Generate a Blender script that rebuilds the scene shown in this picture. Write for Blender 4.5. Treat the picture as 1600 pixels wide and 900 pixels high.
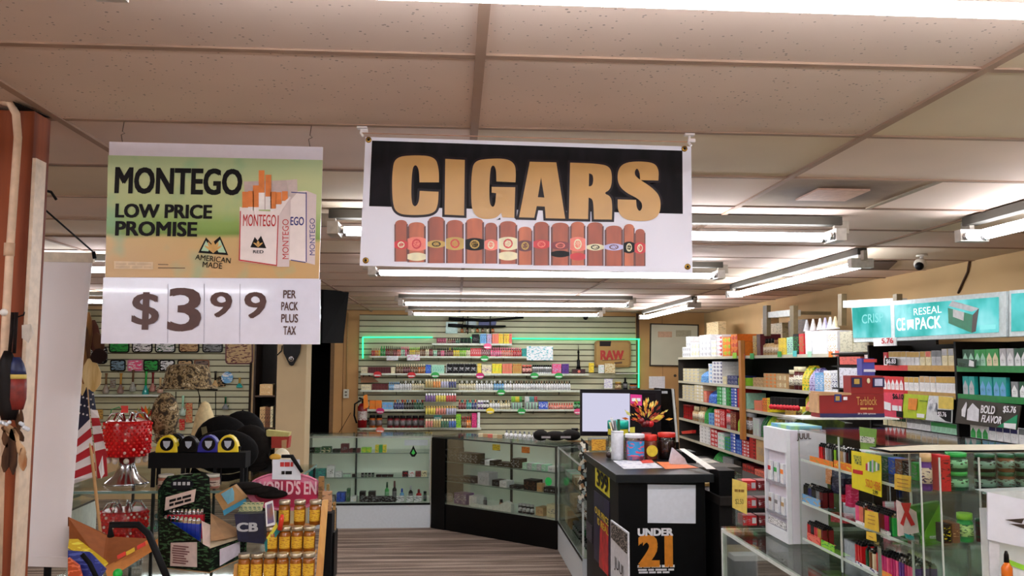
import bpy, math, random
from mathutils import Vector, Matrix
for o in list(bpy.data.objects): bpy.data.objects.remove(o)
S = bpy.context.scene
COL = S.collection
V = Vector
# ------------------------------------------------------------------ camera, world, exposure
CZ = 1.731                      # eye height
CEIL = 2.44
FPX = 1335.92                   # focal length in pixels of a 1600 px wide frame
PIT, YAW, ROL = .0877166, .0657584, .00329978
fw = V((math.sin(YAW)*math.cos(PIT), math.cos(YAW)*math.cos(PIT), math.sin(PIT)))
rt = V((math.cos(YAW), -math.sin(YAW), 0)); up = rt.cross(fw)
cr, sr = math.cos(ROL), math.sin(ROL)
RT = cr*rt + sr*up; UP = -sr*rt + cr*up
cam = bpy.data.objects.new('camera', bpy.data.cameras.new('camera')); COL.objects.link(cam)
cam.matrix_world = Matrix((( RT.x, UP.x, -fw.x, 0), (RT.y, UP.y, -fw.y, 0), (RT.z, UP.z, -fw.z, CZ), (0, 0, 0, 1)))
cam.data.sensor_width = 36; cam.data.lens = FPX*36/1600; cam.data.clip_start = .05; cam.data.clip_end = 60
S.camera = cam
w = bpy.data.worlds.new('world'); S.world = w; w.use_nodes = True
w.node_tree.nodes['Background'].inputs[0].default_value = (.6, .6, .65, 1)
w.node_tree.nodes['Background'].inputs[1].default_value = .15
S.view_settings.view_transform = 'Standard'; S.view_settings.look = 'None'
S.view_settings.gamma = 1; S.view_settings.use_curve_mapping = False
S.view_settings.exposure = EXPO = 0.9
TUBE = 17.0                     # strength of the fluorescent tubes
S.cycles.transparent_max_bounces = 24

# ------------------------------------------------------------------ helpers: sight lines
def ray(x, y): return fw*FPX + RT*(x-800) + UP*(450-y)
def at(x, y, Y): d = ray(x, y); return V((0, 0, CZ)) + d*(Y/d.y)
def atX(x, y, X): d = ray(x, y); return V((0, 0, CZ)) + d*(X/d.x)
def atZ(x, y, Z): d = ray(x, y); return V((0, 0, CZ)) + d*((Z-CZ)/d.z)
def proj(P):
    q = V(P)-V((0, 0, CZ)); k = q.dot(fw); return (800+FPX*q.dot(RT)/k, 450-FPX*q.dot(UP)/k, k)
def on(plane, pos, x, z):       # the point of a vertical plane at height z seen at column x
    y = 563.
    for _ in range(6):
        P = at(x, y, pos) if plane == 'Y' else atX(x, y, pos)
        P.z = z; y = proj(P)[1]
    return P

# ------------------------------------------------------------------ helpers: materials
def lin(c): return tuple(((v/255)/12.92 if v/255 <= .04045 else ((v/255+.055)/1.055)**2.4) for v in c)
MC = {}
NM = dict(red=(205, 28, 36), darkred=(120, 18, 26), yellow=(240, 214, 40), gold=(196, 158, 70), orange=(240, 130, 30),
          green=(40, 165, 70), lime=(150, 215, 50), darkgreen=(16, 84, 48), teal=(40, 165, 160), turquoise=(80, 200, 200),
          blue=(35, 85, 200), navy=(28, 36, 110), skyblue=(110, 175, 225), purple=(96, 50, 140), pink=(240, 90, 140),
          magenta=(200, 30, 110), white=(236, 238, 240), cream=(230, 220, 180), tan=(200, 165, 115), brown=(120, 74, 42),
          black=(14, 14, 16), grey=(130, 135, 138), silver=(190, 192, 196), mint=(170, 225, 195), lavender=(190, 185, 225),
          maroon=(90, 16, 24), amber=(190, 96, 20), salmon=(235, 120, 100))
def rgb(c): return NM[c] if isinstance(c, str) else c
def C(c, rough=.5, metal=0., emit=0., kind='plain', scale=40., var=.10, c2=None, bump=0., sc=None, coat=0.):
    c = rgb(c); c2 = rgb(c2) if c2 is not None else None
    key = (c, rough, metal, emit, kind, scale, var, c2, bump, sc, coat)
    if key in MC: return MC[key]
    m = bpy.data.materials.new(kind+'_surface'); m.use_nodes = True; nt = m.node_tree; N = nt.nodes; L = nt.links
    b = N['Principled BSDF']; b.inputs['Roughness'].default_value = rough; b.inputs['Metallic'].default_value = metal
    b.inputs['Coat Weight'].default_value = coat
    if max(c) < 50 and not metal and not coat: b.inputs['Specular IOR Level'].default_value = .18
    l = lin(c); tc = N.new('ShaderNodeTexCoord'); mp = N.new('ShaderNodeMapping'); L.new(tc.outputs['Object'], mp.inputs['Vector'])
    if sc: mp.inputs['Scale'].default_value = sc
    n = N.new('ShaderNodeTexNoise'); n.inputs['Scale'].default_value = scale; n.inputs['Detail'].default_value = 2
    L.new(mp.outputs[0], n.inputs['Vector'])
    r = N.new('ShaderNodeValToRGB'); L.new(n.outputs['Fac'], r.inputs[0])
    e = r.color_ramp.elements
    if kind == 'plain':
        e[0].position = .3; e[1].position = .7
        e[0].color = tuple(max(0, v*(1-var)) for v in l)+(1,); e[1].color = tuple(min(1, v*(1+var)) for v in l)+(1,)
    elif kind == 'print':       # lines of small print and blocks of ink
        r.color_ramp.interpolation = 'CONSTANT'; e[0].position = 0; e[0].color = l+(1,)
        e[1].position = .56; e[1].color = lin(c2)+(1,)
        mp.inputs['Scale'].default_value = sc or (1, 1, 3.2)
    elif kind == 'blend':
        e[0].position = .38; e[1].position = .62; e[0].color = l+(1,); e[1].color = lin(c2)+(1,); n.inputs['Detail'].default_value = 5
    elif kind == 'camo':
        r.color_ramp.interpolation = 'CONSTANT'; e[0].position = 0; e[0].color = lin((52, 44, 30))+(1,)
        e[1].position = .42; e[1].color = lin((112, 92, 62))+(1,)
        for p, q in ((.5, (168, 148, 108)), (.57, (84, 70, 46)), (.64, (200, 184, 148))):
            k = e.new(p); k.color = lin(q)+(1,)
    L.new(r.outputs[0], b.inputs['Base Color'])
    if emit: L.new(r.outputs[0], b.inputs['Emission Color']); b.inputs['Emission Strength'].default_value = emit
    if bump:
        bp = N.new('ShaderNodeBump'); bp.inputs['Strength'].default_value = bump; bp.inputs['Distance'].default_value = .01
        L.new(n.outputs['Fac'], bp.inputs['Height']); L.new(bp.outputs[0], b.inputs['Normal'])
    MC[key] = m; return m
def pr(c, c2, scale=45., rough=.45): return C(c, rough, kind='print', c2=c2, scale=scale)
def glassmat(tint=(225, 245, 235), refl=.08):
    key = ('glass', tint, refl)
    if key in MC: return MC[key]
    m = bpy.data.materials.new('clear_glass'); m.use_nodes = True; nt = m.node_tree; N = nt.nodes; L = nt.links
    N.remove(N['Principled BSDF']); t = N.new('ShaderNodeBsdfTransparent'); t.inputs[0].default_value = lin(tint)+(1,)
    g = N.new('ShaderNodeBsdfGlossy'); g.inputs['Roughness'].default_value = .03
    lw = N.new('ShaderNodeFresnel'); lw.inputs[0].default_value = 1.45
    nz = N.new('ShaderNodeTexNoise'); nz.inputs['Scale'].default_value = 3
    mu = N.new('ShaderNodeMath'); mu.operation = 'MULTIPLY_ADD'; L.new(lw.outputs[0], mu.inputs[0]); L.new(nz.outputs['Fac'], mu.inputs[1]); mu.inputs[2].default_value = refl*.3
    mx = N.new('ShaderNodeMixShader'); L.new(mu.outputs[0], mx.inputs[0]); L.new(t.outputs[0], mx.inputs[1]); L.new(g.outputs[0], mx.inputs[2])
    L.new(mx.outputs[0], N['Material Output'].inputs[0]); MC[key] = m; return m
GL = glassmat((250, 253, 251), .05); GLC = glassmat((249, 252, 250), .06)
def lampmat(c, s):
    key = ('lamp', c, s)
    if key in MC: return MC[key]
    m = bpy.data.materials.new('lamp_glow'); m.use_nodes = True; N = m.node_tree.nodes; N.remove(N['Principled BSDF'])
    e = N.new('ShaderNodeEmission'); e.inputs[0].default_value = lin(c)+(1,); e.inputs[1].default_value = s
    m.node_tree.links.new(e.outputs[0], N['Material Output'].inputs[0]); MC[key] = m; return m
CHROME = C((200, 202, 206), .15, 1.); ALU = C((176, 184, 180), .35, .8); BLK = C((9, 9, 11), .35); BLKM = C((16, 16, 18), .7)
WHITE = C('white', .4, var=.03); PAPER = C((225, 230, 240), .7, var=.03)

# ------------------------------------------------------------------ helpers: meshes
BX = [(-1, -1, -1), (1, -1, -1), (1, 1, -1), (-1, 1, -1), (-1, -1, 1), (1, -1, 1), (1, 1, 1), (-1, 1, 1)]
BF = [(0, 3, 2, 1), (4, 5, 6, 7), (0, 1, 5, 4), (1, 2, 6, 5), (2, 3, 7, 6), (3, 0, 4, 7)]
class M:
    def __init__(s): s.v = []; s.f = []; s.i = []; s.mats = []; s.sm = []
    def mi(s, m):
        if m not in s.mats: s.mats.append(m)
        return s.mats.index(m)
    def add(s, vs, fs, m, smooth=False):
        o = len(s.v); s.v += [V(p) for p in vs]; k = s.mi(m)
        for f in fs: s.f.append(tuple(o+a for a in f)); s.i.append(k); s.sm.append(smooth)
        return s
    def box(s, lo, hi, m):
        c = [(lo[k]+hi[k])/2 for k in range(3)]; h = [abs(hi[k]-lo[k])/2 for k in range(3)]
        return s.add([(c[0]+a*h[0], c[1]+b*h[1], c[2]+d*h[2]) for a, b, d in BX], BF, m)
    def rbox(s, c, size, rot, m):               # centre, size, euler
        R = Matrix.Rotation(rot[2], 3, 'Z')@Matrix.Rotation(rot[1], 3, 'Y')@Matrix.Rotation(rot[0], 3, 'X')
        return s.add([V(c)+R@V((a*size[0]/2, b*size[1]/2, d*size[2]/2)) for a, b, d in BX], BF, m)
    def lathe(s, c, prof, m, n=12, smooth=True, mats=None, ax='Z', sx=1., cap=True):
        o = []; c = V(c)
        for r, z in prof:
            for k in range(n):
                a = 2*math.pi*k/n; x, y = r*math.cos(a)*sx, r*math.sin(a)
                o.append(c+(V((x, y, z)) if ax == 'Z' else V((x, z, y)) if ax == 'Y' else V((z, x, y))))
        for j in range(len(prof)-1):
            fs = [(j*n+k, j*n+(k+1) % n, (j+1)*n+(k+1) % n, (j+1)*n+k) for k in range(n)]
            if j == 0: base = len(s.v); s.v += o
            mm = mats[j] if mats else m; kk = s.mi(mm)
            for f in fs: s.f.append(tuple(base+a for a in f)); s.i.append(kk); s.sm.append(smooth)
        if cap:
            for j, mm in ((0, mats[0] if mats else m), (len(prof)-1, mats[-1] if mats else m)):
                if prof[j][0] > 1e-4:
                    q = tuple(base+j*n+k for k in range(n)); s.f.append(q if j else q[::-1]); s.i.append(s.mi(mm)); s.sm.append(False)
        return s
    def tube(s, pts, r, m, n=6, smooth=True):
        pts = [V(p) for p in pts]; o = len(s.v); rr = r if isinstance(r, (list, tuple)) else [r]*len(pts); u = None
        for j, p in enumerate(pts):
            t = (pts[min(j+1, len(pts)-1)]-pts[max(j-1, 0)]).normalized()
            if u is None: u = t.cross(V((0, 0, 1)) if abs(t.z) < .9 else V((1, 0, 0))).normalized()
            u = (u-t*u.dot(t)).normalized(); q = t.cross(u)
            for k in range(n): a = 2*math.pi*k/n; s.v.append(p+u*math.cos(a)*rr[j]+q*math.sin(a)*rr[j])
        k0 = s.mi(m)
        for j in range(len(pts)-1):
            for k in range(n): s.f.append((o+j*n+k, o+j*n+(k+1) % n, o+(j+1)*n+(k+1) % n, o+(j+1)*n+k)); s.i.append(k0); s.sm.append(smooth)
        e = len(pts)-1
        s.f += [tuple(o+k for k in range(n))[::-1], tuple(o+e*n+k for k in range(n))]; s.i += [k0, k0]; s.sm += [False, False]
        return s
    def slab(s, pts, off, m):                   # polygon pushed along off
        pts = [V(p) for p in pts]; n = len(pts); off = V(off)
        return s.add(pts+[p+off for p in pts], [tuple(range(n)), tuple(range(2*n-1, n-1, -1))]+[(k, (k+1) % n+0, (k+1) % n+n, k+n)[::-1] for k in range(n)], m)
    def ball(s, c, r, m, sx=1, sy=1, sz=1, n=10, k=6, top=1.):
        c = V(c); o = len(s.v); q = s.mi(m)
        for j in range(k+1):
            t = math.pi*(j/k*top-.5)
            for i in range(n): a = 2*math.pi*i/n; s.v.append(c+V((r*sx*math.cos(t)*math.cos(a), r*sy*math.cos(t)*math.sin(a), r*sz*math.sin(t))))
        for j in range(k):
            for i in range(n): s.f.append((o+j*n+i, o+j*n+(i+1) % n, o+(j+1)*n+(i+1) % n, o+(j+1)*n+i)); s.i.append(q); s.sm.append(True)
        return s
    def mesh(s, name, base=V((0, 0, 0))):
        me = bpy.data.meshes.new(name); me.from_pydata([tuple(p-base) for p in s.v], [], s.f)
        for m in s.mats: me.materials.append(m)
        me.polygons.foreach_set('material_index', s.i); me.polygons.foreach_set('use_smooth', s.sm); me.update(); return me
    def obj(s, name, parent=None, bevel=0., **tags):
        """link as one object; with a parent the vertices stay in the parent's frame unless the parent is world-placed"""
        if parent is not None: base = wpos(parent)
        elif s.v:
            xs = [p.x for p in s.v]; ys = [p.y for p in s.v]; base = V(((min(xs)+max(xs))/2, (min(ys)+max(ys))/2, min(p.z for p in s.v)))
        o = bpy.data.objects.new(name, s.mesh(name, base)); COL.objects.link(o)
        if parent is not None: o.parent = parent
        else: o.location = base
        if bevel:
            b = o.modifiers.new('edge', 'BEVEL'); b.width = bevel; b.segments = 2; b.limit_method = 'ANGLE'
        tag(o, **tags); return o
def wpos(o):
    p = V(o.location)
    while o.parent: o = o.parent; p += V(o.location)
    return p
def tag(o, label=None, cat=None, group=None, kind=None):
    if label: o['label'] = label
    if cat: o['category'] = cat
    if group: o['group'] = group
    if kind: o['kind'] = kind
    return o
def thing(name, loc, label=None, cat=None, group=None, kind=None):
    o = bpy.data.objects.new(name, None); o.empty_display_size = .05; COL.objects.link(o); o.location = loc
    return tag(o, label, cat, group, kind)
def inst(name, me, loc, rz=0., parent=None, **t):
    o = bpy.data.objects.new(name, me); COL.objects.link(o); o.location = loc; o.rotation_euler = (0, 0, rz)
    if parent: o.parent = parent
    return tag(o, **t)
def copy_tree(o, parent=None):
    c = o.copy(); COL.objects.link(c)
    if parent: c.parent = parent
    for ch in o.children: copy_tree(ch, c)
    return c
# lettering
TX = {}
def textverts(s, bold):
    k = (s, bold)
    if k not in TX:
        cu = bpy.data.curves.new('t', 'FONT'); cu.body = s; cu.resolution_u = 3; cu.fill_mode = 'BOTH'; cu.size = 1
        cu.space_line = .9; cu.align_x = 'CENTER'
        ob = bpy.data.objects.new('t', cu); me = ob.to_mesh()
        TX[k] = ([V(v.co) for v in me.vertices], [tuple(p.vertices) for p in me.polygons]); ob.to_mesh_clear(); bpy.data.objects.remove(ob)
    return TX[k]
def text(name, s, A, B, m, parent, off=(0, -.0015, 0), bold=0., shear=0., down=None, **t):
    """lettering filling the rectangle whose top left is A and bottom right is B; down = direction of the short side (default -Z)"""
    if s[0] == '~':                     # print too small to read: little bars, one per word, rows split by |
        vs = []; fs = []; rg = random.Random(len(s)*7+3); rows = s[1:].split('|'); bold = 0
        for j, rw in enumerate(rows):
            x = rg.uniform(0, .06)
            for wd in rw.split('-'):
                wl = int(wd)*.1; y1 = 1-j/len(rows); y0 = y1-.62/len(rows); k = len(vs)
                vs += [V((x, y0, 0)), V((x+wl, y0, 0)), V((x+wl, y1, 0)), V((x, y1, 0))]; fs.append((k, k+1, k+2, k+3)); x += wl+.05
    else: vs, fs = textverts(s, bold)
    A = V(A); B = V(B); D = B-A
    dn = V(down) if down is not None else V((0, 0, D.z)); hz = D-dn
    x0 = min(v.x for v in vs); x1 = max(v.x for v in vs); y0 = min(v.y for v in vs); y1 = max(v.y for v in vs)
    mm = M(); g = max(0, bold)*1.5; yo = 0
    g *= .75; nv = V(off).normalized()
    for dx, dy in ((0, 0), (-g, g*.6), (g, g*.6), (-g, -g*.6), (g, -g*.6)) if g else ((0, 0),):     # heavier face: the outline thickened by shifted copies
        yo += .00012
        mm.add([A+V(off)+nv*yo+hz*((v.x+dx-x0)/(x1-x0)+shear*((v.y-y0)/(y1-y0)))+dn*(1-(v.y+dy-y0)/(y1-y0)) for v in vs], fs, m)
    return mm.obj(name, parent, **t)
def smooth2(pts, it=3):                          # corner cutting; (x, y, 1) keeps a corner
    for _ in range(it):
        q = []; n = len(pts)
        for i, p in enumerate(pts):
            a, b = pts[i-1], pts[(i+1) % n]
            if len(p) > 2 and p[2]: q.append(p)
            else: q += [(p[0]*.75+a[0]*.25, p[1]*.75+a[1]*.25), (p[0]*.75+b[0]*.25, p[1]*.75+b[1]*.25)]
        pts = q
    return [(p[0], p[1]) for p in pts]
def flat(name, loops, mp, m, parent, off=(0, -.001, 0), grow=0., **t):
    """filled outline(s) drawn flat on a sign; mp maps drawing coordinates to the sign's plane (x,z)"""
    cu = bpy.data.curves.new('c', 'CURVE'); cu.dimensions = '2D'; cu.fill_mode = 'BOTH'; cu.offset = grow
    Y = 0
    for lp in loops:
        P = [mp(*p) for p in lp]; Y = P[0].y; sp = cu.splines.new('POLY'); sp.points.add(len(P)-1); sp.use_cyclic_u = True
        for a, p in zip(sp.points, P): a.co = (p.x, p.z, 0, 1)
    ob = bpy.data.objects.new('c', cu); me = ob.to_mesh(); mm = M()
    mm.add([V((v.co.x, Y, v.co.y))+V(off) for v in me.vertices], [tuple(p.vertices) for p in me.polygons], m)
    ob.to_mesh_clear(); bpy.data.objects.remove(ob)
    return mm.obj(name, parent, **t)

# ------------------------------------------------------------------ the room
XR, XL, YB, YF = 3.54, -5.2, 12.0, -3.0
def carpet():
    m = bpy.data.materials.new('striped_carpet'); m.use_nodes = True; N = m.node_tree.nodes; L = m.node_tree.links; b = N['Principled BSDF']
    tc = N.new('ShaderNodeTexCoord'); mp = N.new('ShaderNodeMapping'); mp.inputs['Scale'].default_value = (.35, 9, 1); L.new(tc.outputs['Object'], mp.inputs[0])
    n = N.new('ShaderNodeTexNoise'); n.inputs['Scale'].default_value = 1.2; n.inputs['Detail'].default_value = 6; n.inputs['Roughness'].default_value = .75; L.new(mp.outputs[0], n.inputs[0])
    f = N.new('ShaderNodeTexNoise'); f.inputs['Scale'].default_value = 180; L.new(tc.outputs['Object'], f.inputs[0])
    a = N.new('ShaderNodeMath'); a.operation = 'MULTIPLY_ADD'; a.inputs[1].default_value = .35; L.new(f.outputs[0], a.inputs[0]); L.new(n.outputs[0], a.inputs[2])
    r = N.new('ShaderNodeValToRGB'); e = r.color_ramp.elements; e[0].position = .5; e[0].color = lin((58, 46, 40))+(1,); e[1].position = .84; e[1].color = lin((200, 182, 166))+(1,)
    k = e.new(.66); k.color = lin((122, 104, 92))+(1,)
    L.new(a.outputs[0], r.inputs[0]); L.new(r.outputs[0], b.inputs['Base Color']); b.inputs['Roughness'].default_value = .95; return m
M().box((XL, YF, -.05), (XR, YB+2, 0), carpet()).obj('floor', kind='structure')
WALLM = C((196, 152, 98), .8, scale=2.5, var=.10); WALLP = C((214, 186, 142), .8, scale=2.5, var=.08)
M().box((XR, YF, 0), (XR+.1, YB+.1, CEIL+.06), C((206, 172, 122), .8, scale=2, var=.08)).obj('wall_right', kind='structure')
M().box((XL-.1, YF, 0), (XL, YB+.1, CEIL+.06), WALLP).obj('wall_left', kind='structure')
M().box((XL, YF-.1, 0), (XR, YF, CEIL+.06), WALLP).obj('wall_front', kind='structure')
# back wall with a dark hallway opening in it
xa, xb, xc = -2.55, -1.72, -1.345
wb = M().box((xb, YB, 0), (XR, YB+.1, CEIL+.06), WALLM).box((XL, YB, 0), (xa, YB+.1, CEIL+.06), WALLM).box((xa, YB, 2.03), (xb, YB+.1, CEIL+.06), WALLM)
wb = wb.obj('wall_back', kind='structure')
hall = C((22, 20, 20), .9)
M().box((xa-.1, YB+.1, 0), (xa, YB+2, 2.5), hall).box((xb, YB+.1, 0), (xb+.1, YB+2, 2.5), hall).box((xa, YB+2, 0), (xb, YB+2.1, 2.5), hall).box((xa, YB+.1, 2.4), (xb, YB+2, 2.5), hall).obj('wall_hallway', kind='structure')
M().box((xb, YB-.012, 0), (xb+.05, YB, 2.03), C((120, 88, 52), .6)).obj('trim_1', kind='structure')
# seams between wall panels on the tan strip and on the right end of the back wall
M().box((-1.55, YB-.004, 0), (-1.543, YB, CEIL), C((110, 76, 44), .8)).obj('trim_2', kind='structure')
M().box((2.56, YB-.02, 0), (2.6, YB, CEIL), C((74, 50, 34), .7)).obj('trim_3', kind='structure')
M().box((2.93, YB-.004, 0), (2.937, YB, CEIL), C((150, 116, 78), .8)).obj('trim_4', kind='structure')
# slatwall boards: each slat is a part of its wall
SLAT = C((192, 192, 160), .55, scale=3, var=.06); GROOVE = C((70, 62, 46), .8)
def slatwall(x0, x1, Y, z0, z1, parent, pitch=.0792, cuts=()):
    wpb = M(); wpb.box((x0, Y-.004, z0), (x1, Y, z1), GROOVE); wpb.obj('groove_backing', parent)
    xs = [x0]+list(cuts)+[x1]
    for a, b in zip(xs, xs[1:]):
        me = None; z = z1-.012
        while z > z0:
            if me is None:
                mm = M(); h = pitch-.012
                prof = [(0, 0), (-.010, 0), (-.010, -h+.004), (-.004, -h), (0, -h)]
                vs = [(a+.002, y, zz) for y, zz in prof]+[(b-.002, y, zz) for y, zz in prof]; n = 5
                mm.add(vs, [tuple(range(n))[::-1], tuple(range(n, 2*n))]+[(k, (k+1) % n, (k+1) % n+n, k+n) for k in range(n)], SLAT)
                me = mm.mesh('slat')
            o = inst('slat', me, V((0, Y-.004, z))-wpos(parent), parent=parent); z -= pitch
slatwall(xc+.01, 2.55, YB-.0, .7, 2.40, wb)
# left slatwall stands a little nearer
wl = M().box((XL, 11.3, 0), (-2.62, 11.42, CEIL+.06), WALLP).obj('wall_left_back', kind='structure')
slatwall(-5.15, -2.64, 11.3, .7, 2.40, wl)
M().box((-2.645, 11.27, 0), (-2.62, 11.3, CEIL), C((40, 30, 24), .7)).obj('trim_5', kind='structure')
# free-standing column
Pc = at(432, 600, 8.75).x; Pd = at(478, 600, 8.75).x
M().box((Pc, 8.75, 0), (Pd, 9.05, CEIL+.03), C((214, 192, 152), .75, scale=3, var=.05)).obj('wall_column', kind='structure', bevel=.006)
# ceiling: slab, tiles and tee bars
ceil = M().box((XL, YF, CEIL+.06), (XR, YB+.1, CEIL+.12), C((60, 50, 45), .9)).obj('ceiling', kind='structure')
def tilemat(c, holes):
    m = bpy.data.materials.new('ceiling_tile_board'); m.use_nodes = True; N = m.node_tree.nodes; L = m.node_tree.links; b = N['Principled BSDF']; b.inputs['Roughness'].default_value = .9
    tc = N.new('ShaderNodeTexCoord')
    n = N.new('ShaderNodeTexNoise'); n.inputs['Scale'].default_value = 1.3; n.inputs['Detail'].default_value = 3; L.new(tc.outputs['Object'], n.inputs[0])
    r = N.new('ShaderNodeValToRGB'); e = r.color_ramp.elements; e[0].position = .35; e[1].position = .7; l = lin(c)
    e[0].color = tuple(v*.9 for v in l)+(1,); e[1].color = tuple(v*1.06 for v in l)+(1,); L.new(n.outputs[0], r.inputs[0])
    if holes:
        v = N.new('ShaderNodeTexVoronoi'); v.inputs['Scale'].default_value = 52; L.new(tc.outputs['Object'], v.inputs[0])
        nn = N.new('ShaderNodeTexNoise'); nn.inputs['Scale'].default_value = 14; L.new(tc.outputs['Object'], nn.inputs[0])
        ad = N.new('ShaderNodeMath'); ad.operation = 'MULTIPLY_ADD'; ad.inputs[1].default_value = .34; ad.inputs[2].default_value = -.04; L.new(nn.outputs[0], ad.inputs[0])
        lt = N.new('ShaderNodeMath'); lt.operation = 'LESS_THAN'; L.new(v.outputs['Distance'], lt.inputs[0]); L.new(ad.outputs[0], lt.inputs[1])
        mx = N.new('ShaderNodeMix'); mx.data_type = 'RGBA'; L.new(lt.outputs[0], mx.inputs[0]); L.new(r.outputs[0], mx.inputs[6]); mx.inputs[7].default_value = tuple(v*.45 for v in l)+(1,)
        L.new(mx.outputs[2], b.inputs['Base Color'])
    else: L.new(r.outputs[0], b.inputs['Base Color'])
    return m
TM = [tilemat((226, 202, 186), True), tilemat((230, 206, 190), False), tilemat((220, 200, 174), False)]
TXW, TYW, GX, GY = 1.2192, .6096, .0518, 1.9378
def tileme(m, wx, wy):
    return M().box((-wx/2+.008, -wy/2+.008, 0), (wx/2-.008, wy/2-.008, .012), m).mesh('ceiling_tile')
TME = [tileme(m, TXW, TYW) for m in TM]
rnd = random.Random(4)
def stainmat():
    m = bpy.data.materials.new('water_stained_tile'); m.use_nodes = True; N = m.node_tree.nodes; L = m.node_tree.links; b = N['Principled BSDF']; b.inputs['Roughness'].default_value = .9
    tc = N.new('ShaderNodeTexCoord'); n = N.new('ShaderNodeTexNoise'); n.inputs['Scale'].default_value = 4; n.inputs['Detail'].default_value = 4; L.new(tc.outputs['Object'], n.inputs[0])
    ln = N.new('ShaderNodeVectorMath'); ln.operation = 'LENGTH'; L.new(tc.outputs['Object'], ln.inputs[0])
    a = N.new('ShaderNodeMath'); a.operation = 'MULTIPLY_ADD'; a.inputs[1].default_value = .35; L.new(n.outputs[0], a.inputs[0]); L.new(ln.outputs['Value'], a.inputs[2])
    r = N.new('ShaderNodeValToRGB'); e = r.color_ramp.elements; e[0].position = .26; e[0].color = lin((96, 74, 58))+(1,); e[1].position = .62; e[1].color = lin((176, 150, 124))+(1,)
    k = e.new(.38); k.color = lin((122, 98, 78))+(1,)
    L.new(a.outputs[0], r.inputs[0]); L.new(r.outputs[0], b.inputs['Base Color']); return m
for c in range(-5, 3):
    for k in range(-8, 17):
        x0 = GX+c*TXW; x1 = x0+TXW; y0 = GY+k*TYW; y1 = y0+TYW
        if x1 < XL+.1 or y1 > YB+.2: continue
        zz = CEIL+.004+rnd.uniform(0, .002)
        if c == 1 and k == 2:
            s = inst('ceiling_tile', tileme(stainmat(), TYW, TYW), (x0+TYW/2, (y0+y1)/2, zz), parent=ceil, label='brown water-stained tile'); s.location -= ceil.location
            s = M().box((x0+TYW*.32, y0+TYW*.3, zz-.008), (x0+TYW*.68, y0+TYW*.68, zz-.001), C((196, 156, 136), .7)).obj('vent_plate', ceil)
            s = inst('ceiling_tile', tileme(TM[1], TYW, TYW), V((x0+TYW*1.5, (y0+y1)/2, zz))-ceil.location, parent=ceil)
            M().box((x0+TYW-.012, y0, CEIL), (x0+TYW+.012, y1, CEIL+.012), C((150, 132, 110), .7)).obj('tee_bar', ceil)
            continue
        tx = 0 if (k <= 0 and c < 1) else rnd.choice((1, 1, 2))
        o = inst('ceiling_tile', TME[tx], V(((x0+x1)/2, (y0+y1)/2, zz))-ceil.location, parent=ceil)
        o.rotation_euler = (rnd.uniform(-.004, .004), rnd.uniform(-.002, .002), 0)
BAR = C((164, 134, 114), .8, scale=6, var=.08); BAR2 = C((128, 100, 82), .8, scale=6, var=.12)
for c in range(-4, 3):
    x = GX+c*TXW
    M().box((x-.012, YF, CEIL-.002), (x+.012, YB, CEIL+.01), BAR).obj('tee_bar', ceil)
for k in range(-7, 17):
    y = GY+k*TYW
    for c in range(-5, 3):
        x0 = GX+c*TXW+.012; x1 = min(x0+TXW-.024, XR)
        M().box((max(x0, XL), y-.011, CEIL-.001+rnd.uniform(0, .002)), (x1, y+.011, CEIL+.008), BAR if rnd.random() < .5 or k < 2 else BAR2).obj('tee_bar', ceil)
g = at(22, 160, 2.4); 
M().slab([atZ(20, 158, CEIL-.004), atZ(78, 183, CEIL-.004), atZ(40, 181, CEIL-.004), atZ(28, 170, CEIL-.004)], (0, 0, -.002), C((8, 6, 5), .9)).obj('painted_gap_dark', ceil, label='dark open gap by the wooden post')  # no opening here: the dark of a missing tile corner as a near-black sheet

# ------------------------------------------------------------------ fluorescent fixtures
TUBEM = lampmat((244, 247, 255), TUBE)
def fixture(x0, y0, x1, y1, label, group=None, along='X', one=False):
    cx, cy = (x0+x1)/2, (y0+y1)/2; t = thing('ceiling_light', (cx, cy, 2.33), label, 'light', group)
    Lh = (x1-x0)/2 if along == 'X' else (y1-y0)/2
    def q(a, b, z): return V((cx+a, cy+b, z)) if along == 'X' else V((cx+b, cy+a, z))
    def bx(m, a0, b0, z0, a1, b1, z1, mt): m.box(q(a0, b0, z0), q(a1, b1, z1), mt); return m
    wt = C((62, 58, 50), .7, var=.04)
    m = M(); bx(m, -Lh, -.03, 2.398, Lh, .03, 2.437, wt); m.obj('housing', t)
    for s in (-1, 1):
        m = M(); bx(m, s*Lh-s*.05, -.07, 2.318, s*Lh, .07, 2.375, C((200, 196, 190), .4)); m.obj('lamp_holder', t)
        m = M(); bx(m, s*(Lh-.03), -.012, 2.36, s*(Lh+.04), .012, 2.42, C((170, 160, 146), .5)); m.obj('end_clip', t)
    for b in ((-.045,) if one else (-.045, .045)):
        m = M(); m.tube([q(-Lh+.052, b, 2.34), q(Lh-.052, b, 2.34)], .0145, TUBEM, 8); ft = m.obj('fluorescent_tube', t)
        for s in (-1, 1):
            m = M(); m.tube([q(s*(Lh-.051), b, 2.34), q(s*(Lh-.075), b, 2.34)], .0175, CHROME, 8); m.obj('tube_cap', ft)
XF = (-.59, 1.85)
names = {1.325: 'ceiling light crossing the very top of the picture', 3.98: 'twin tube ceiling light running behind the middle of the hanging banner', 5.82: 'twin tube ceiling light just below the bottom edge of the hanging banner',
         8.86: 'twin tube ceiling light second from the back slatwall', 10.72: 'farthest twin tube ceiling light, close to the back slatwall'}
for Y, lb in names.items(): fixture(XF[0], Y, XF[1], Y, lb)
fixture(XF[0], -.6, XF[1], -.6, 'ceiling light behind the viewer, out of the picture')  # unseen fixture added to light the signs from the front
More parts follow.
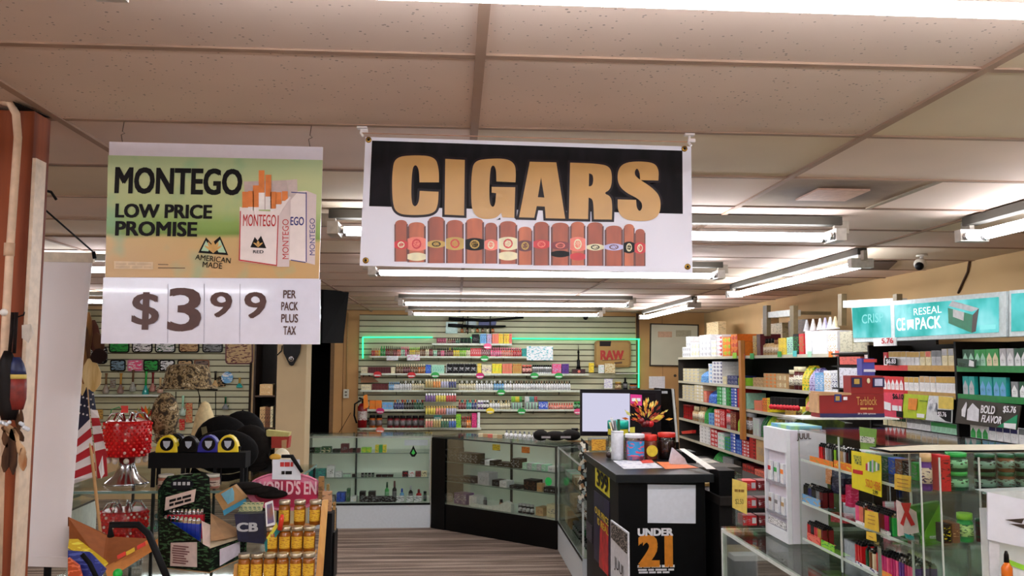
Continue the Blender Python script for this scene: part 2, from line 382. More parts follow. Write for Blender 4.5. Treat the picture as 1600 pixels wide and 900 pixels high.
fixture(-3.98, -.6, -1.54, -.6, 'ceiling light behind the viewer on the left, out of the picture')  # added on the left for more light on surfaces facing the camera
for Y, lb in ((5.82, 'nearer ceiling light seen between white fabric panel and price sign'), (8.9, 'farther ceiling light seen between white fabric panel and price sign')):
    fixture(-3.98, Y, -1.54, Y, lb)
fixture(XF[0], -2.4, XF[1], -2.4, 'farther ceiling light behind the viewer, out of the picture')  # another unseen fixture added to brighten camera-facing whites
fixture(-3.98, -2.4, -1.54, -2.4, 'farther ceiling light behind the viewer on the left, unseen')  # its left neighbour, also added as fill
fixture(-3.98, 1.2, -1.54, 1.2, 'ceiling light left of the picture nearer than the wooden post')  # added out of view to brighten the white fabric panel
fixture(2.47, 5.02, 2.47, 7.46, 'lengthwise ceiling light above the right hand shelves, complete in view', along='Y')
fixture(2.5, 8.8, 2.5, 11.24, 'lengthwise ceiling light near the whiteboard in the back right corner', along='Y')
fixture(2.47, 1.5, 2.47, 3.94, 'lengthwise ceiling light cut by the right edge of the picture', along='Y')
# green LED strip round the slatwall display
LED = lampmat((50, 235, 140), 1.5)
t = thing('neon_strip', at(780, 527, 11.95), 'glowing green light strip framing the back slatwall display', 'light')
a, b = at(567, 527, 11.94), at(1000, 530, 11.94)
for p, q in (((567, 527), (676, 527)), ((800, 529), (1000, 530)), ((567, 527), (567, 560)), ((998, 530), (998, 606)), ((735, 528), (748, 528))):
    M().tube([at(*p, 11.94), at(*q, 11.94)], .011, LED, 6).obj('glow_tube', t)
# ================================================================== hanging signs
YS = 2.55
def quad(p, Y, th, m, name, parent=None, **t):    # flat sheet whose corners are seen at the given picture points
    return M().slab([at(x, y, Y) for x, y in p], (0, th, 0), m).obj(name, parent, **t)
# --- price sign
sg = thing('price_sign', at(333, 380, YS), 'white and green hanging cigarette price sign on the left showing 3 99', 'sign')
cp = lambda x, y: (150+x/2.646, 210+y/2.646)      # close-up drawing coordinates
mp = lambda x, y, Y=YS: at(*cp(x, y), Y)
quad([cp(55, 30), cp(938, 52), cp(922, 600), cp(36, 594)], YS, .006, C((226, 220, 232), .35, var=.02), 'header_board', sg)
def picmat():
    m = bpy.data.materials.new('printed_landscape'); m.use_nodes = True; N = m.node_tree.nodes; L = m.node_tree.links; b = N['Principled BSDF']; b.inputs['Roughness'].default_value = .3
    tc = N.new('ShaderNodeTexCoord'); sp = N.new('ShaderNodeSeparateXYZ'); L.new(tc.outputs['Object'], sp.inputs[0])
    n = N.new('ShaderNodeTexNoise'); n.inputs['Scale'].default_value = 5.0; n.inputs['Detail'].default_value = 1; L.new(tc.outputs['Object'], n.inputs[0])
    a = N.new('ShaderNodeMath'); a.operation = 'MULTIPLY_ADD'; a.inputs[1].default_value = .10; L.new(n.outputs[0], a.inputs[0]); mr_ = N.new('ShaderNodeMapRange'); mr_.inputs[1].default_value = at(333, 436, YS).z-at(333, 380, YS).z; mr_.inputs[2].default_value = at(333, 246, YS).z-at(333, 380, YS).z; L.new(sp.outputs['Z'], mr_.inputs[0]); L.new(mr_.outputs[0], a.inputs[2])
    r = N.new('ShaderNodeValToRGB'); e = r.color_ramp.elements; e[0].position = .18; e[0].color = lin((200, 160, 104))+(1,); e[1].position = 1; e[1].color = lin((176, 196, 150))+(1,)
    for p, q in ((.37, (206, 172, 112)), (.41, (120, 150, 60)), (.50, (140, 170, 84)), (.62, (178, 192, 130)), (.85, (196, 204, 150))):
        k = e.new(p); k.color = lin(q)+(1,)
    v = N.new('ShaderNodeTexNoise'); v.inputs['Scale'].default_value = 9; L.new(tc.outputs['Object'], v.inputs[0])
    r2 = N.new('ShaderNodeValToRGB'); r2.color_ramp.elements[0].position = .55; r2.color_ramp.elements[1].position = .7
    r2.color_ramp.elements[0].color = (0, 0, 0, 1); r2.color_ramp.elements[1].color = (.5, .5, .5, 1); L.new(v.outputs[0], r2.inputs[0])
    mx = N.new('ShaderNodeMix'); mx.data_type = 'RGBA'; L.new(r2.outputs[0], mx.inputs[0]); L.new(r.outputs[0], mx.inputs[6]); mx.inputs[7].default_value = lin((120, 180, 140))+(1,)
    L.new(a.outputs[0], r.inputs[0]); L.new(mx.outputs[2], b.inputs['Base Color']); return m
pic = quad([cp(50, 86), cp(937, 106), cp(922, 596), cp(38, 590)], YS-.002, .002, picmat(), 'picture_panel', sg)
pp = quad([cp(30, 592), cp(928, 600), cp(926, 868), cp(20, 865)], YS-.010, .006, C((222, 222, 238), .12, var=.02, coat=.3), 'price_panel', sg)
INK = C((16, 12, 14), .5); INKB = C((78, 44, 40), .4); RED = C((190, 40, 40), .5); NAVY = C((50, 46, 120), .5)
def st(s, x0, y0, x1, y1, m, nm='lettering', bold=.02, off=-.0032, **k):
    A, B = mp(x0, y0), mp(x1, y1); sl = B.z-mp(x0, y1).z
    return text(nm, s, A, V((B.x, B.y, mp(x0, y1).z)), m, k.pop('par', pic), off=(0, off, 0), bold=bold, **k)
st('MONTEGO', 86, 138, 601, 242, INK, bold=.034); st('LOW PRICE', 86, 288, 478, 343, INK, bold=.036); st('PROMISE', 86, 360, 416, 418, INK, bold=.034)
def stt(s, x0, y0, x1, y1, m, rot, bold=.006, par=None):   # slanted words
    A, B = mp(x0, y0), mp(x1, y1); h = V((B.x-A.x, 0, 0)); d = V((0, 0, B.z-A.z)); c_, s_ = math.cos(rot), math.sin(rot)
    hx = V((h.x*c_, 0, h.x*s_)); dx = V((d.z*-s_, 0, d.z*c_)); A2 = A
    return text('lettering', s, A2, A2+hx+dx, m, par or pic, off=(0, -.0034, 0), bold=bold, down=dx)
stt('AMERICAN', 414, 496, 560, 520, INK, -.10); stt('MADE', 444, 526, 524, 550, INK, -.08)
def fl(nm, pts, m, off=-.003, grow=0., par=None): return flat(nm, [pts], mp, m, par or pic, (0, off, 0), grow)
for k, (cx, cy, s) in enumerate(((486, 470, 1.), (672, 452, .52))):       # mountain and leaf emblem
    P = lambda x, y: (cx+x*s, cy+y*s)
    if k: continue
    fl('emblem_outline', [P(-62, 20), P(-30, -44), P(-8, -18), P(28, -48), P(62, 30)], INK, -.003)
    fl('emblem_slope', [P(-50, 12), P(-30, -30), P(-12, -6), P(-20, 14)], C((176, 205, 170), .5), -.0034)
    fl('emblem_slope', [P(52, 20), P(28, -34), P(6, -10), P(22, 18)], C((176, 205, 170), .5), -.0034)
    for a in (-1.0, -.5, 0, .5, 1.0):
        fl('leaf_print', [P(0, 22), P(30*math.sin(a)-8, 8-22*math.cos(a)), P(44*math.sin(a), 12-44*math.cos(a)), P(30*math.sin(a)+8, 8-22*math.cos(a))], C((206, 160, 90), .5), -.0038)
# printed packs
PKW = C((236, 222, 218), .4, var=.03); PKS = C((216, 198, 196), .4, var=.03)
fl('pack_print', [(806, 238), (872, 234), (868, 530), (800, 520)], PKW, -.003)
fl('pack_print', [(872, 234), (912, 250), (906, 540), (868, 530)], PKS, -.003)
for a, b in (((808, 238), (872, 242)), ((868, 238), (868, 526)), ((806, 518), (868, 528))):
    fl('border_print', [a, (b[0], b[1]), (b[0]+(4 if a[0] == b[0] else 0), b[1]+4), (a[0]+(4 if a[0] == b[0] else 0), a[1]+4)], NAVY, -.0035)
st('EGO', 806, 342, 860, 376, NAVY, off=-.0036)
fl('pack_side', [(757, 335), (800, 255), (806, 262), (800, 548), (750, 548)], PKS, -.0035)
fl('pack_lid', [(612, 196), (788, 190), (800, 256), (760, 300), (700, 312), (620, 300)], C((196, 176, 172), .5), -.0032)
fl('pack_lid', [(788, 190), (832, 186), (834, 240), (806, 272), (800, 250)], C((206, 188, 184), .5), -.0032)
rr = random.Random(3)
for x, y, h in ((606, 238, 66), (630, 235, 66), (650, 212, 90), (674, 150, 92), (702, 168, 90), (722, 238, 70), (744, 240, 50), (770, 236, 40)):
    b = y+h
    fl('cigarette_print', [(x, y), (x+24, y), (x+24, b), (x, b)], C((226, 128, 56), .5), -.0042)
    fl('cigarette_print', [(x, b), (x+24, b), (x+24, max(b+20, 312)), (x, max(b+20, 312))], C((240, 232, 228), .5), -.0042)
fl('pack_print', [(596, 300), (640, 316), (730, 320), (804, 258), (806, 262), (757, 338), (750, 546), (592, 524)], PKW, -.0048)
fl('border_print', [(597, 318), (601, 318), (597, 518), (746, 540), (746, 545), (592, 523)], RED, -.0054)
fl('border_print', [(753, 336), (757, 336), (750, 546), (746, 545)], RED, -.0054)
fl('pack_side', [(757, 337), (804, 262), (800, 548), (750, 547)], PKS, -.0048)
st('MONTEGO', 611, 332, 745, 380, RED, bold=.01, off=-.0056); st('RED', 652, 480, 694, 492, INK, off=-.0056)
fl('emblem_outline', [(640, 468), (658, 425), (670, 440), (684, 420), (706, 472)], INK, -.0056)
for a in (-.8, 0, .8): fl('leaf_print', [(672, 468), (672+18*math.sin(a)-6, 460-12*math.cos(a)), (672+26*math.sin(a), 466-26*math.cos(a)), (672+18*math.sin(a)+6, 460-12*math.cos(a))], C((206, 160, 90), .5), -.006)
def vert(s, x0, y0, x1, y1, m, off):                 # words running upwards
    vs, fs = textverts(s, .01); a = min(v.x for v in vs); b = max(v.x for v in vs); c = min(v.y for v in vs); d = max(v.y for v in vs)
    mm = M(); mm.add([mp(x0+(x1-x0)*(1-(v.y-c)/(d-c)) if 0 else x0+(x1-x0)*(1-(v.y-c)/(d-c)), y1+(y0-y1)*((v.x-a)/(b-a)))+V((0, off, 0)) for v in vs], fs, m)
    mm.obj('lettering', sg)
def vert(s, x0, y0, x1, y1, m, off):
    vs, fs = textverts(s, .01); a = min(v.x for v in vs); b = max(v.x for v in vs); c = min(v.y for v in vs); d = max(v.y for v in vs)
    mm = M(); mm.add([mp(x1-(x1-x0)*((v.y-c)/(d-c)), y1+(y0-y1)*((v.x-a)/(b-a)))+V((0, off, 0)) for v in vs], [f[::1] for f in fs], m)
    mm.obj('lettering', sg)
vert('MONTEGO', 772, 352, 798, 516, RED, -.0056); vert('MONTEGO', 884, 348, 906, 500, NAVY, -.0038)
fl('notice_strip', [(76, 524), (238, 528), (238, 558), (76, 556)], C((222, 196, 160), .5), -.003)
st('~3-2-4|4-3-2', 84, 532, 230, 552, C((208, 180, 146), .5), off=-.0036, bold=0)
for k in range(2): fl('small_print', [(258, 536+14*k), (300+70*k, 537+14*k), (300+70*k, 541+14*k), (258, 540+14*k)], C((120, 90, 60), .5), -.003)
# price figures
for s, x0, y0, x1, y1 in (('$', 162, 655, 260, 806), ('3', 312, 638, 432, 812), ('9', 482, 654, 562, 756), ('9', 622, 654, 703, 760)):
    st(s, x0, y0, x1, y1, INKB, off=-.0122, bold=.016, nm='price_figure', par=pp)
for s, y0, y1 in (('PER', 646, 678), ('PACK', 694, 728), ('PLUS', 744, 778), ('TAX', 794, 828)): st(s, 804-len(s)*8.4, y0, 804+len(s)*8.4, y1, INKB, off=-.0122, bold=.02, par=pp)
for x in (296, 446, 594): quad([cp(x, 618), cp(x+3, 618), cp(x+1, 862), cp(x-2, 862)], YS-.0115, .001, C((176, 176, 196), .3), 'card_slot', sg)
for x, y, dx in ((192, 224, 2), (485, 231, 1)):        # hooks of bent wire up to the ceiling bar
    a = at(x, y+2, YS+.003); c = V((a.x+.002, YS, CEIL)); 
    M().tube([a, a+V((-.006, 0, .03)), (a+c)/2+V((.004, 0, 0)), c+V((-.004, 0, -.03)), c], .0012, C((90, 70, 56), .5, .6), 5).obj('wire_hook', sg)
# --- banner
bn = thing('hanging_banner', at(822, 320, YS), 'long vinyl banner with gold lettering and a row of printed cigars', 'banner')
cb = lambda x, y: (540+x/2.857, 190+y/2.857)
mp_b = lambda x, y: at(*cb(x, y), YS)
def vinyl(c, rough=.35, sheen=0.): return C(c, rough, scale=5, var=.05, bump=.5)
nx, nz = 24, 10; bm = M(); vs = []; P4 = [at(571, 214, YS), at(1080, 229, YS), at(1082, 427, YS), at(562, 415, YS)]
def bpos(u, v): return P4[0]*(1-u)*(1-v)+P4[1]*u*(1-v)+P4[2]*u*v+P4[3]*(1-u)*v
for th in (0, .002):
    for j in range(nz+1):
        for i in range(nx+1): vs.append(bpos(i/nx, j/nz)+V((0, th, 0)))
n1 = (nx+1)*(nz+1); fs = []
for j in range(nz):
    for i in range(nx):
        a = j*(nx+1)+i; fs += [(a, a+nx+1, a+nx+2, a+1), (a+n1, a+1+n1, a+nx+2+n1, a+nx+1+n1)]
rim = [i for i in range(nx+1)]+[j*(nx+1)+nx for j in range(1, nz+1)]+[nz*(nx+1)+i for i in range(nx-1, -1, -1)]+[j*(nx+1) for j in range(nz-1, 0, -1)]
fs += [(a, b, b+n1, a+n1) for a, b in zip(rim, rim[1:]+rim[:1])]
bm.add(vs, fs, C((226, 224, 236), .4, scale=4, var=.03, bump=.3)); vsh = bm.obj('vinyl_sheet', bn)
def fb(nm, loops, m, off=-.001, grow=0.): return flat(nm, loops, mp_b, m, vsh, (0, off, 0), grow)
BANK = C((14, 9, 14), .6, scale=7, var=.9, c2=None, bump=.3, sc=(3, 1, 1))
fb('black_band', [[(118, 85), (1503, 130), (1505, 412), (105, 378)]], BANK, -.0008)
A = []   # letters
Cc = smooth2([(417, 272, 1), (330, 272, 1), (328, 214), (312, 190), (296, 214), (292, 360), (310, 384), (328, 360), (331, 310, 1), (415, 314, 1), (413, 372), (395, 412), (310, 420), (225, 412), (208, 350), (208, 220), (222, 160), (300, 150), (400, 156), (417, 215)])
I_ = [(445, 167), (532, 172), (529, 420), (442, 416)]
G_ = smooth2([(758, 272, 1), (673, 268, 1), (672, 212), (658, 192), (644, 214), (640, 360), (655, 385), (668, 372), (672, 320, 1), (652, 318, 1), (652, 292, 1), (757, 294, 1), (753, 430, 1), (700, 428, 1), (694, 408, 1), (670, 434), (600, 436), (566, 405), (560, 340), (562, 232), (574, 176), (640, 166), (720, 166), (756, 190), (760, 235)])
A_ = [(822, 180), (940, 183), (980, 434), (893, 432), (889, 380), (853, 378), (842, 430), (774, 428)]
A_h = [(872, 250), (887, 340), (858, 338)]
R_ = smooth2([(1002, 184, 1), (1120, 188), (1180, 200), (1190, 250), (1182, 305), (1150, 320), (1185, 335), (1190, 380), (1188, 438, 1), (1108, 437, 1), (1106, 370), (1100, 345), (1084, 340, 1), (1082, 436, 1), (996, 434, 1)])
R_h = smooth2([(1086, 232, 1), (1102, 236), (1106, 262), (1100, 288), (1085, 290, 1)])
S_ = smooth2([(1395, 264, 1), (1314, 262, 1), (1312, 228), (1300, 206), (1288, 226), (1296, 250), (1370, 296), (1406, 340), (1404, 410), (1370, 442), (1300, 446), (1240, 436), (1214, 400), (1214, 348, 1), (1296, 350, 1), (1298, 385), (1312, 404), (1326, 382), (1316, 350), (1240, 312), (1212, 270), (1216, 210), (1250, 182), (1320, 178), (1380, 186), (1398, 220)])
LETT = [([Cc]), ([I_]), ([G_]), ([A_, A_h]), ([R_, R_h]), ([S_])]
for l in LETT: fb('letter_outline', [l[0]], C((30, 16, 22), .35), -.0014, grow=.0072)
# rear shadow of each letter's block
GOLD = C((200, 152, 82), .35, scale=9, var=.08, bump=.2)
cg = [(218, 278, 440, 625), (276, 358, 450, 628), (366, 444, 425, 632), (448, 528, 440, 632), (534, 618, 432, 634), (620, 678, 452, 634), (684, 766, 445, 636), (768, 834, 470, 640),
      (838, 910, 448, 642), (916, 1000, 452, 642), (1002, 1070, 448, 642), (1076, 1152, 450, 644), (1156, 1238, 465, 645), (1240, 1290, 458, 645), (1290, 1338, 480, 645)]
bands = [[('red', 530, 570)], [('salmon', 515, 578), ('cream', 585, 622)], [('gold', 530, 564)], [('gold', 516, 574)], [('black', 520, 576)], [('salmon', 526, 576)], [('cream', 515, 575), ('cream', 580, 620)],
         [('maroon', 530, 580)], [('red', 528, 568)], [('darkred', 535, 572), ('black', 576, 606)], [('salmon', 515, 580), ('red', 586, 620)], [('cream', 546, 576)], [('lavender', 545, 576)], [('black', 536, 588)], [('red', 540, 590)]]
emb = ['cream', 'red', 'black', 'red', 'gold', 'cream', 'red', 'gold', 'salmon', 'salmon', 'cream', 'black', 'maroon', 'cream', 'cream']
for k, (x0, x1, y0, y1) in enumerate(cg):
    cw = x1-x0
    # tone goes from dark edge to lit middle on the printed picture: three strips of leaf colour
    cap = smooth2([(x0, y1, 1), (x0, y0+24), (x0+cw*.12, y0+4), (x0+cw*.5, y0-2), (x1-cw*.12, y0+4), (x1, y0+24), (x1, y1, 1)])
    fb('printed_cigar', [cap], C([(172, 78, 44), (186, 94, 54), (158, 70, 40)][k % 3], .4, scale=30, var=.22, sc=(1, 1, .3)), -.0012+(-.0001*(k % 2)))
    for a, b in ((0, .1), (.9, 1)):
        fb('leaf_shade', [[(x0+cw*a, y0+20), (x0+cw*b, y0+16), (x0+cw*b, y1), (x0+cw*a, y1)]], C((96, 38, 24), .4, scale=30, var=.15), -.0014)
    for c, a, b in bands[k]:
        fb('paper_band', [smooth2([(x0, a+8, 1), (x0+cw*.3, a), (x0+cw*.7, a), (x1, a+8, 1), (x1, b-8, 1), (x0+cw*.7, b), (x0+cw*.3, b), (x0, b-8, 1)])], C(c, .4), -.0017)
    a, b = bands[k][0][1:]; mx = (x0+x1)/2; my = (a+b)/2
    fb('band_emblem', [[(mx+cw*.26*math.cos(t*.524), my+(b-a)*.36*math.sin(t*.524)) for t in range(12)]], C(emb[k], .4), -.0020)
    fb('band_emblem', [[(mx+cw*.19*math.cos(t*.524), my+(b-a)*.26*math.sin(t*.524)) for t in range(12)]], pr(bands[k][0][0], emb[k], 260), -.0023)
for l in LETT: fb('gold_letter', l, GOLD, -.0026)
for x, y in ((103, 82), (1512, 122), (90, 620), (1526, 648)):
    c = mp_b(x, y); M().lathe(c+V((0, -.004, 0)), [(.0045, 0), (.009, 0), (.009, .004), (.0045, .004)], C((170, 130, 60), .3, 1.), 14, ax='Y', cap=False).obj('grommet', bn)
    M().lathe(c+V((0, -.0024, 0)), [(.0046, 0), (.0046, .0012)], C((30, 20, 12), .6), 12, ax='Y').obj('grommet_hole', bn)
for x, y in ((566, 203), (1077, 218)):
    c = at(x, y, YS); t0 = V((c.x, YS, CEIL)); wc = C((226, 216, 214), .3)
    M().tube([t0, c+V((0, 0, .0)), c+V((-.004, -.004, -.01)), c+V((.004, -.006, -.022))], .004, wc, 6).rbox(t0+V((0, 0, -.004)), (.03, .02, .006), (0, 0, 0), wc).rbox(c+V((.006, -.002, -.004)), (.022, .012, .010), (0, 0, 0), wc).obj('plastic_hook', bn)
M().tube([at(566, 208, YS-.003), at(1077, 222, YS-.003)], .0016, C((200, 150, 120), .4), 5).obj('hanging_cord', bn)

# ================================================================== left foreground
# wooden post with conduit
WOOD = C((150, 70, 24), .7, kind='blend', c2=(112, 46, 14), scale=3, sc=(6, 6, .5)); WOOD2 = C((206, 140, 66), .5, kind='blend', c2=(184, 116, 50), scale=3, sc=(6, 6, .5))
po = thing('wooden_post', (at(20, 500, 2.44).x, 2.6, 0), 'orange wooden post at the left edge of the picture', 'post')
xr = at(45, 345, 2.44).x
M().box((xr-.26, 2.44, 0), (xr, 2.54, 2.436), WOOD).obj('post_board', po, bevel=.003)
M().box((xr-.26, 2.425, 0), (xr-.10, 2.44, 2.436), C((120, 46, 18), .7, kind='blend', c2=(150, 66, 24), scale=3, sc=(6, 6, .5))).obj('front_board', po)
M().box((xr+.001, 2.44, 0), (xr+.011, 2.50, 2.30), C((222, 200, 176), .5)).obj('corner_strip', po)
cpn = thing('conduit_pipe', at(20, 300, 2.40), 'cream painted conduit pipe running down the wooden post', 'pipe')
pts = [at(4, 158, 2.40), at(16, 162, 2.40), at(25, 178, 2.40), at(28, 215, 2.40), at(22, 300, 2.40), at(15, 400, 2.40), at(8, 520, 2.40), at(2, 700, 2.40), at(-4, 900, 2.40)]
M().tube(pts, .0105, C((222, 190, 160), .5), 10).obj('pipe', cpn)
M().tube([at(15, 380, 2.40), at(14, 400, 2.40)], .0135, C((210, 176, 146), .5), 10).obj('coupling', cpn)
M().ball(at(6, 488, 2.385), .010, C((240, 236, 230), .3)).obj('screw_knob', cpn)
# bent black hook rods on the post and thin rod
t = thing('black_hook_rod', at(54, 312, 2.5), 'thin black rod slanting down beside the wooden post', 'rod')
M().tube([at(48, 308, 2.5), at(146, 394, 2.86)], .0028, BLKM, 6).obj('rod', t); M().tube([at(146, 393, 2.86), at(148, 404, 2.86)], .006, BLKM, 6).obj('rod_tip', t)
tag(M().tube([at(50, 293, 2.5), at(80, 300, 2.56), at(88, 312, 2.56)], .004, BLKM, 6).obj('wall_hook'), 'short bent black hook sticking out above the slanting rod', 'hook')
# white fabric panel
fp = thing('fabric_panel', at(75, 900, 2.9), 'tall narrow white fabric panel hanging beside the wooden post', 'banner')
FAB = C((248, 244, 244), .8, scale=4, var=.03, bump=.15)
def grid(p, nx, ny, m, bulge=.012, back=.003):
    mm = M(); vs = []
    for th in (0, back):
        for j in range(ny+1):
            for i in range(nx+1):
                u, v = i/nx, j/ny; P = p[0]*(1-u)*(1-v)+p[1]*u*(1-v)+p[2]*u*v+p[3]*(1-u)*v
                vs.append(P+V((0, th+bulge*math.sin(u*5+v*2)*math.sin(v*3.1), 0)))
    n1 = (nx+1)*(ny+1); fs = []
    for j in range(ny):
        for i in range(nx):
            a = j*(nx+1)+i; fs += [(a, a+nx+1, a+nx+2, a+1), (a+n1, a+1+n1, a+nx+2+n1, a+nx+1+n1)]
    rim = [i for i in range(nx+1)]+[j*(nx+1)+nx for j in range(1, ny+1)]+[ny*(nx+1)+i for i in range(nx-1, -1, -1)]+[j*(nx+1) for j in range(ny-1, 0, -1)]
    fs += [(a, b, b+n1, a+n1) for a, b in zip(rim, rim[1:]+rim[:1])]
    mm.add(vs, fs, m, True); return mm
grid([at(50, 394, 2.9), at(145, 396, 2.9), at(104, 884, 2.9), at(16, 880, 2.9)], 8, 20, FAB).obj('fabric', fp)
M().slab([at(49, 393, 2.893), at(146, 395, 2.893), at(145, 410, 2.893), at(48, 408, 2.893)], (0, .014, 0), C((238, 228, 206), .7)).obj('top_hem', fp)
M().slab([at(18, 868, 2.893), at(106, 871, 2.893), at(104, 887, 2.893), at(16, 884, 2.893)], (0, .014, 0), FAB).obj('bottom_hem', fp)
M().tube([at(75, 880, 2.91), V((at(75, 880, 2.91).x, 2.91, .02))], .012, BLKM, 8).obj('support_pole', fp)
M().lathe((at(75, 880, 2.91).x, 2.91, 0), [(.06, 0), (.06, .012), (.02, .02)], BLKM, 20).obj('floor_base', fp)
# hanging beaded ornament with feathers
Yo = 2.36; orn = thing('hanging_ornament', at(15, 600, Yo), 'dark carved ornament with blue yellow and red bands and feathers on the post', 'ornament')
M().tube([at(38, 488, Yo+.05), at(37, 492, Yo), at(22, 497, Yo)], .0022, BLKM, 5).obj('nail', orn)
for x0, x1 in ((18, 17), (24, 24)): M().tube([at(x0+2, 488, Yo), at(x0, 520, Yo), at(x1-2, 552, Yo)], .0045, C((26, 16, 14), .7), 6).obj('cord', orn)
def oval(y0, y1, cx0, cx1, prof, m, nm, d=.016):
    n = len(prof); mm = M(); vs = []
    for k, w_ in enumerate(prof):
        f = k/(n-1); c = at(cx0+(cx1-cx0)*f, y0+(y1-y0)*f, Yo); h = w_*Yo/FPX
        for j in range(10): a = 2*math.pi*j/10; vs.append(c+V((h*math.cos(a), min(h, d)*math.sin(a), 0)))
    mm.add(vs, [(k*10+j, k*10+(j+1) % 10, (k+1)*10+(j+1) % 10, (k+1)*10+j)[::-1] for k in range(n-1) for j in range(10)]+[tuple(range(10)), tuple(range((n-1)*10, n*10))[::-1]], m, True)
    return mm.obj(nm, orn)
oval(548, 656, 12, 14, [5, 11, 15, 17, 17, 16, 14, 10], C((20, 14, 14), .5), 'gourd_body', .02)
oval(558, 586, 26, 28, [5, 9, 11, 12], C((26, 36, 80), .5, scale=60, var=.3), 'blue_band', .02); oval(585, 592, 28, 28, [12, 12], C((200, 176, 90), .5), 'yellow_band', .021)
oval(591, 640, 28, 26, [12, 13, 13, 9], C((122, 34, 26), .5, scale=60, var=.3), 'red_band', .02); oval(602, 636, 25, 25, [3, 7, 7, 3], C((96, 92, 40), .5, scale=90, var=.6), 'painted_figure', .028)
for k in range(9): M().ball(at(2+4.2*k if k < 4 else 20+3*k, 660+(k % 3)*1.5+(8 if k > 5 else 0), Yo-.02), .0055, C((210, 214, 220), .2), n=8, k=5).obj('bead', orn)
FE = C((40, 24, 18), .8, kind='blend', c2=(90, 60, 40), scale=30, sc=(1, 1, .2)); FW = C((206, 170, 130), .8, kind='blend', c2=(150, 96, 54), scale=30, sc=(1, 1, .3))
def feather(x0, y0, x1, y1, w_, m, Y=Yo, par=None):
    a, b = at(x0, y0, Y), at(x1, y1, Y); d = b-a; n = V((d.z, 0, -d.x)).normalized()*w_*Y/FPX; pr_ = []
    for f, k in ((0, .2), (.2, .7), (.5, 1), (.8, .8), (1, .1)): pr_.append((a+d*f, n*k))
    L_ = [p+q for p, q in pr_]; R_ = [p-q for p, q in pr_][::-1]
    return M().slab(L_+R_, (0, .004, 0), m).obj('feather', par or orn)
for a in ((6, 662, 30, 690, 7, FW), (10, 668, 12, 700, 8, FE), (18, 670, 20, 742, 7, FE), (14, 690, 6, 738, 7, FE), (22, 668, 36, 690, 5, FE), (26, 690, 38, 715, 6, FW), (34, 700, 36, 736, 6, FW), (2, 668, 24, 676, 6, FE), (24, 640, 30, 672, 4, FE), (32, 640, 34, 668, 3, FE)): feather(*a)
tag(M().slab([at(34, 508, 2.38), at(48, 506, 2.40), at(52, 520, 2.40), at(44, 536, 2.40), at(34, 528, 2.38)], (0, .002, 0), C((216, 206, 196), .7)).obj('paper_tag'), 'small blank white paper tag on a cord beside the ornament', 'tag')
# feather bunch and flag
Yf = 3.05
fbn = thing('feather_bunch', at(135, 560, Yf), 'brown and cream feathers and fur tails above the flag', 'feathers')
FT = C((170, 120, 66), .9, kind='blend', c2=(110, 74, 44), scale=25, sc=(2, 2, .3), bump=.6); FC = C((222, 196, 140), .9, kind='blend', c2=(196, 160, 96), scale=25, sc=(2, 2, .3), bump=.6)
for x0, y0, x1, y1, w_, m in ((138, 488, 132, 560, 9, FT), (130, 500, 136, 575, 7, FE), (146, 500, 148, 552, 9, C((84, 44, 30), .9)), (140, 560, 146, 612, 14, FC), (126, 520, 130, 600, 7, FT), (152, 545, 156, 568, 13, C((40, 26, 24), .9)), (134, 590, 146, 600, 6, FC), (150, 520, 158, 552, 8, FE), (132, 570, 128, 618, 5, FC)):
    feather(x0, y0, x1, y1, w_, m, Yf-random.Random(x0).uniform(0, .04), fbn)
fg = thing('flag', at(150, 880, Yf), 'small striped national flag with white stars on a wooden stick', 'flag')
M().tube([at(134, 585, Yf), at(140, 680, Yf), at(152, 790, Yf), at(158, 840, Yf), V((at(160, 870, Yf).x, Yf, .932))], .0055, C((206, 160, 104), .5, scale=6), 8).obj('stick', fg)
RS = C((176, 22, 34), .7, scale=20, var=.08); WS = C((230, 222, 220), .7, scale=20, var=.04)
# drooping stripes, folded cloth: left fan and right fan
def cloth(p, m, nm, dep=0.):
    return M().slab([at(x, y, Yf-.008-dep+.010*math.sin(x*.35)) for x, y in p], (0, .0015, 0), m).obj(nm, fg)
cloth([(128, 606), (135, 604), (140, 655), (113, 682), (116, 640)], C((24, 26, 52), .7), 'star_field')
cloth([(138, 604), (146, 612), (150, 640), (141, 646)], C((24, 26, 52), .7), 'star_field')
L0 = [(113, 682), (140, 655)]
for k in range(7):
    a = (113-.9*k, 682+11.5*k); b = (140+1.6*k, 655+13.5*k); a2 = (113-.9*(k+1), 682+11.5*(k+1)); b2 = (140+1.6*(k+1), 655+13.5*(k+1))
    if k == 6: b2 = (150, 744); a2 = (112, 757)
    cloth([a, b, b2, a2], WS if k % 2 == 0 else RS, 'stripe')
for k in range(6):
    a = (141+1.5*k, 640+13*k); b = (152+2.3*k, 641+12*k); c = (153+2.5*(k+1), 641+12*(k+1)); d = (141+1.5*(k+1), 640+13*(k+1))
    cloth([a, b, c, d], WS if k % 2 == 0 else RS, 'stripe', .006)
cloth([(150, 716), (166, 712), (168, 744), (152, 748)], RS, 'stripe', .004); cloth([(154, 730), (160, 712), (163, 740), (158, 748)], WS, 'stripe', .010)
for k in range(17):
    x, y = 118+(k % 4)*6+(k//4 % 2)*2, 618+(k//4)*13+(k % 4)*1.5
    if k > 12: x, y = 142+(k % 2)*3, 616+(k-13)*8
    if y > 662: continue
    c = at(x, y, Yf-.025); pts = []
    for j in range(10): r_ = (.0042 if j % 2 == 0 else .0019); a = math.pi*j/5+math.pi/2; pts.append(c+V((r_*math.cos(a), 0, r_*math.sin(a))))
    M().slab(pts, (0, .001, 0), WS).obj('star', fg)

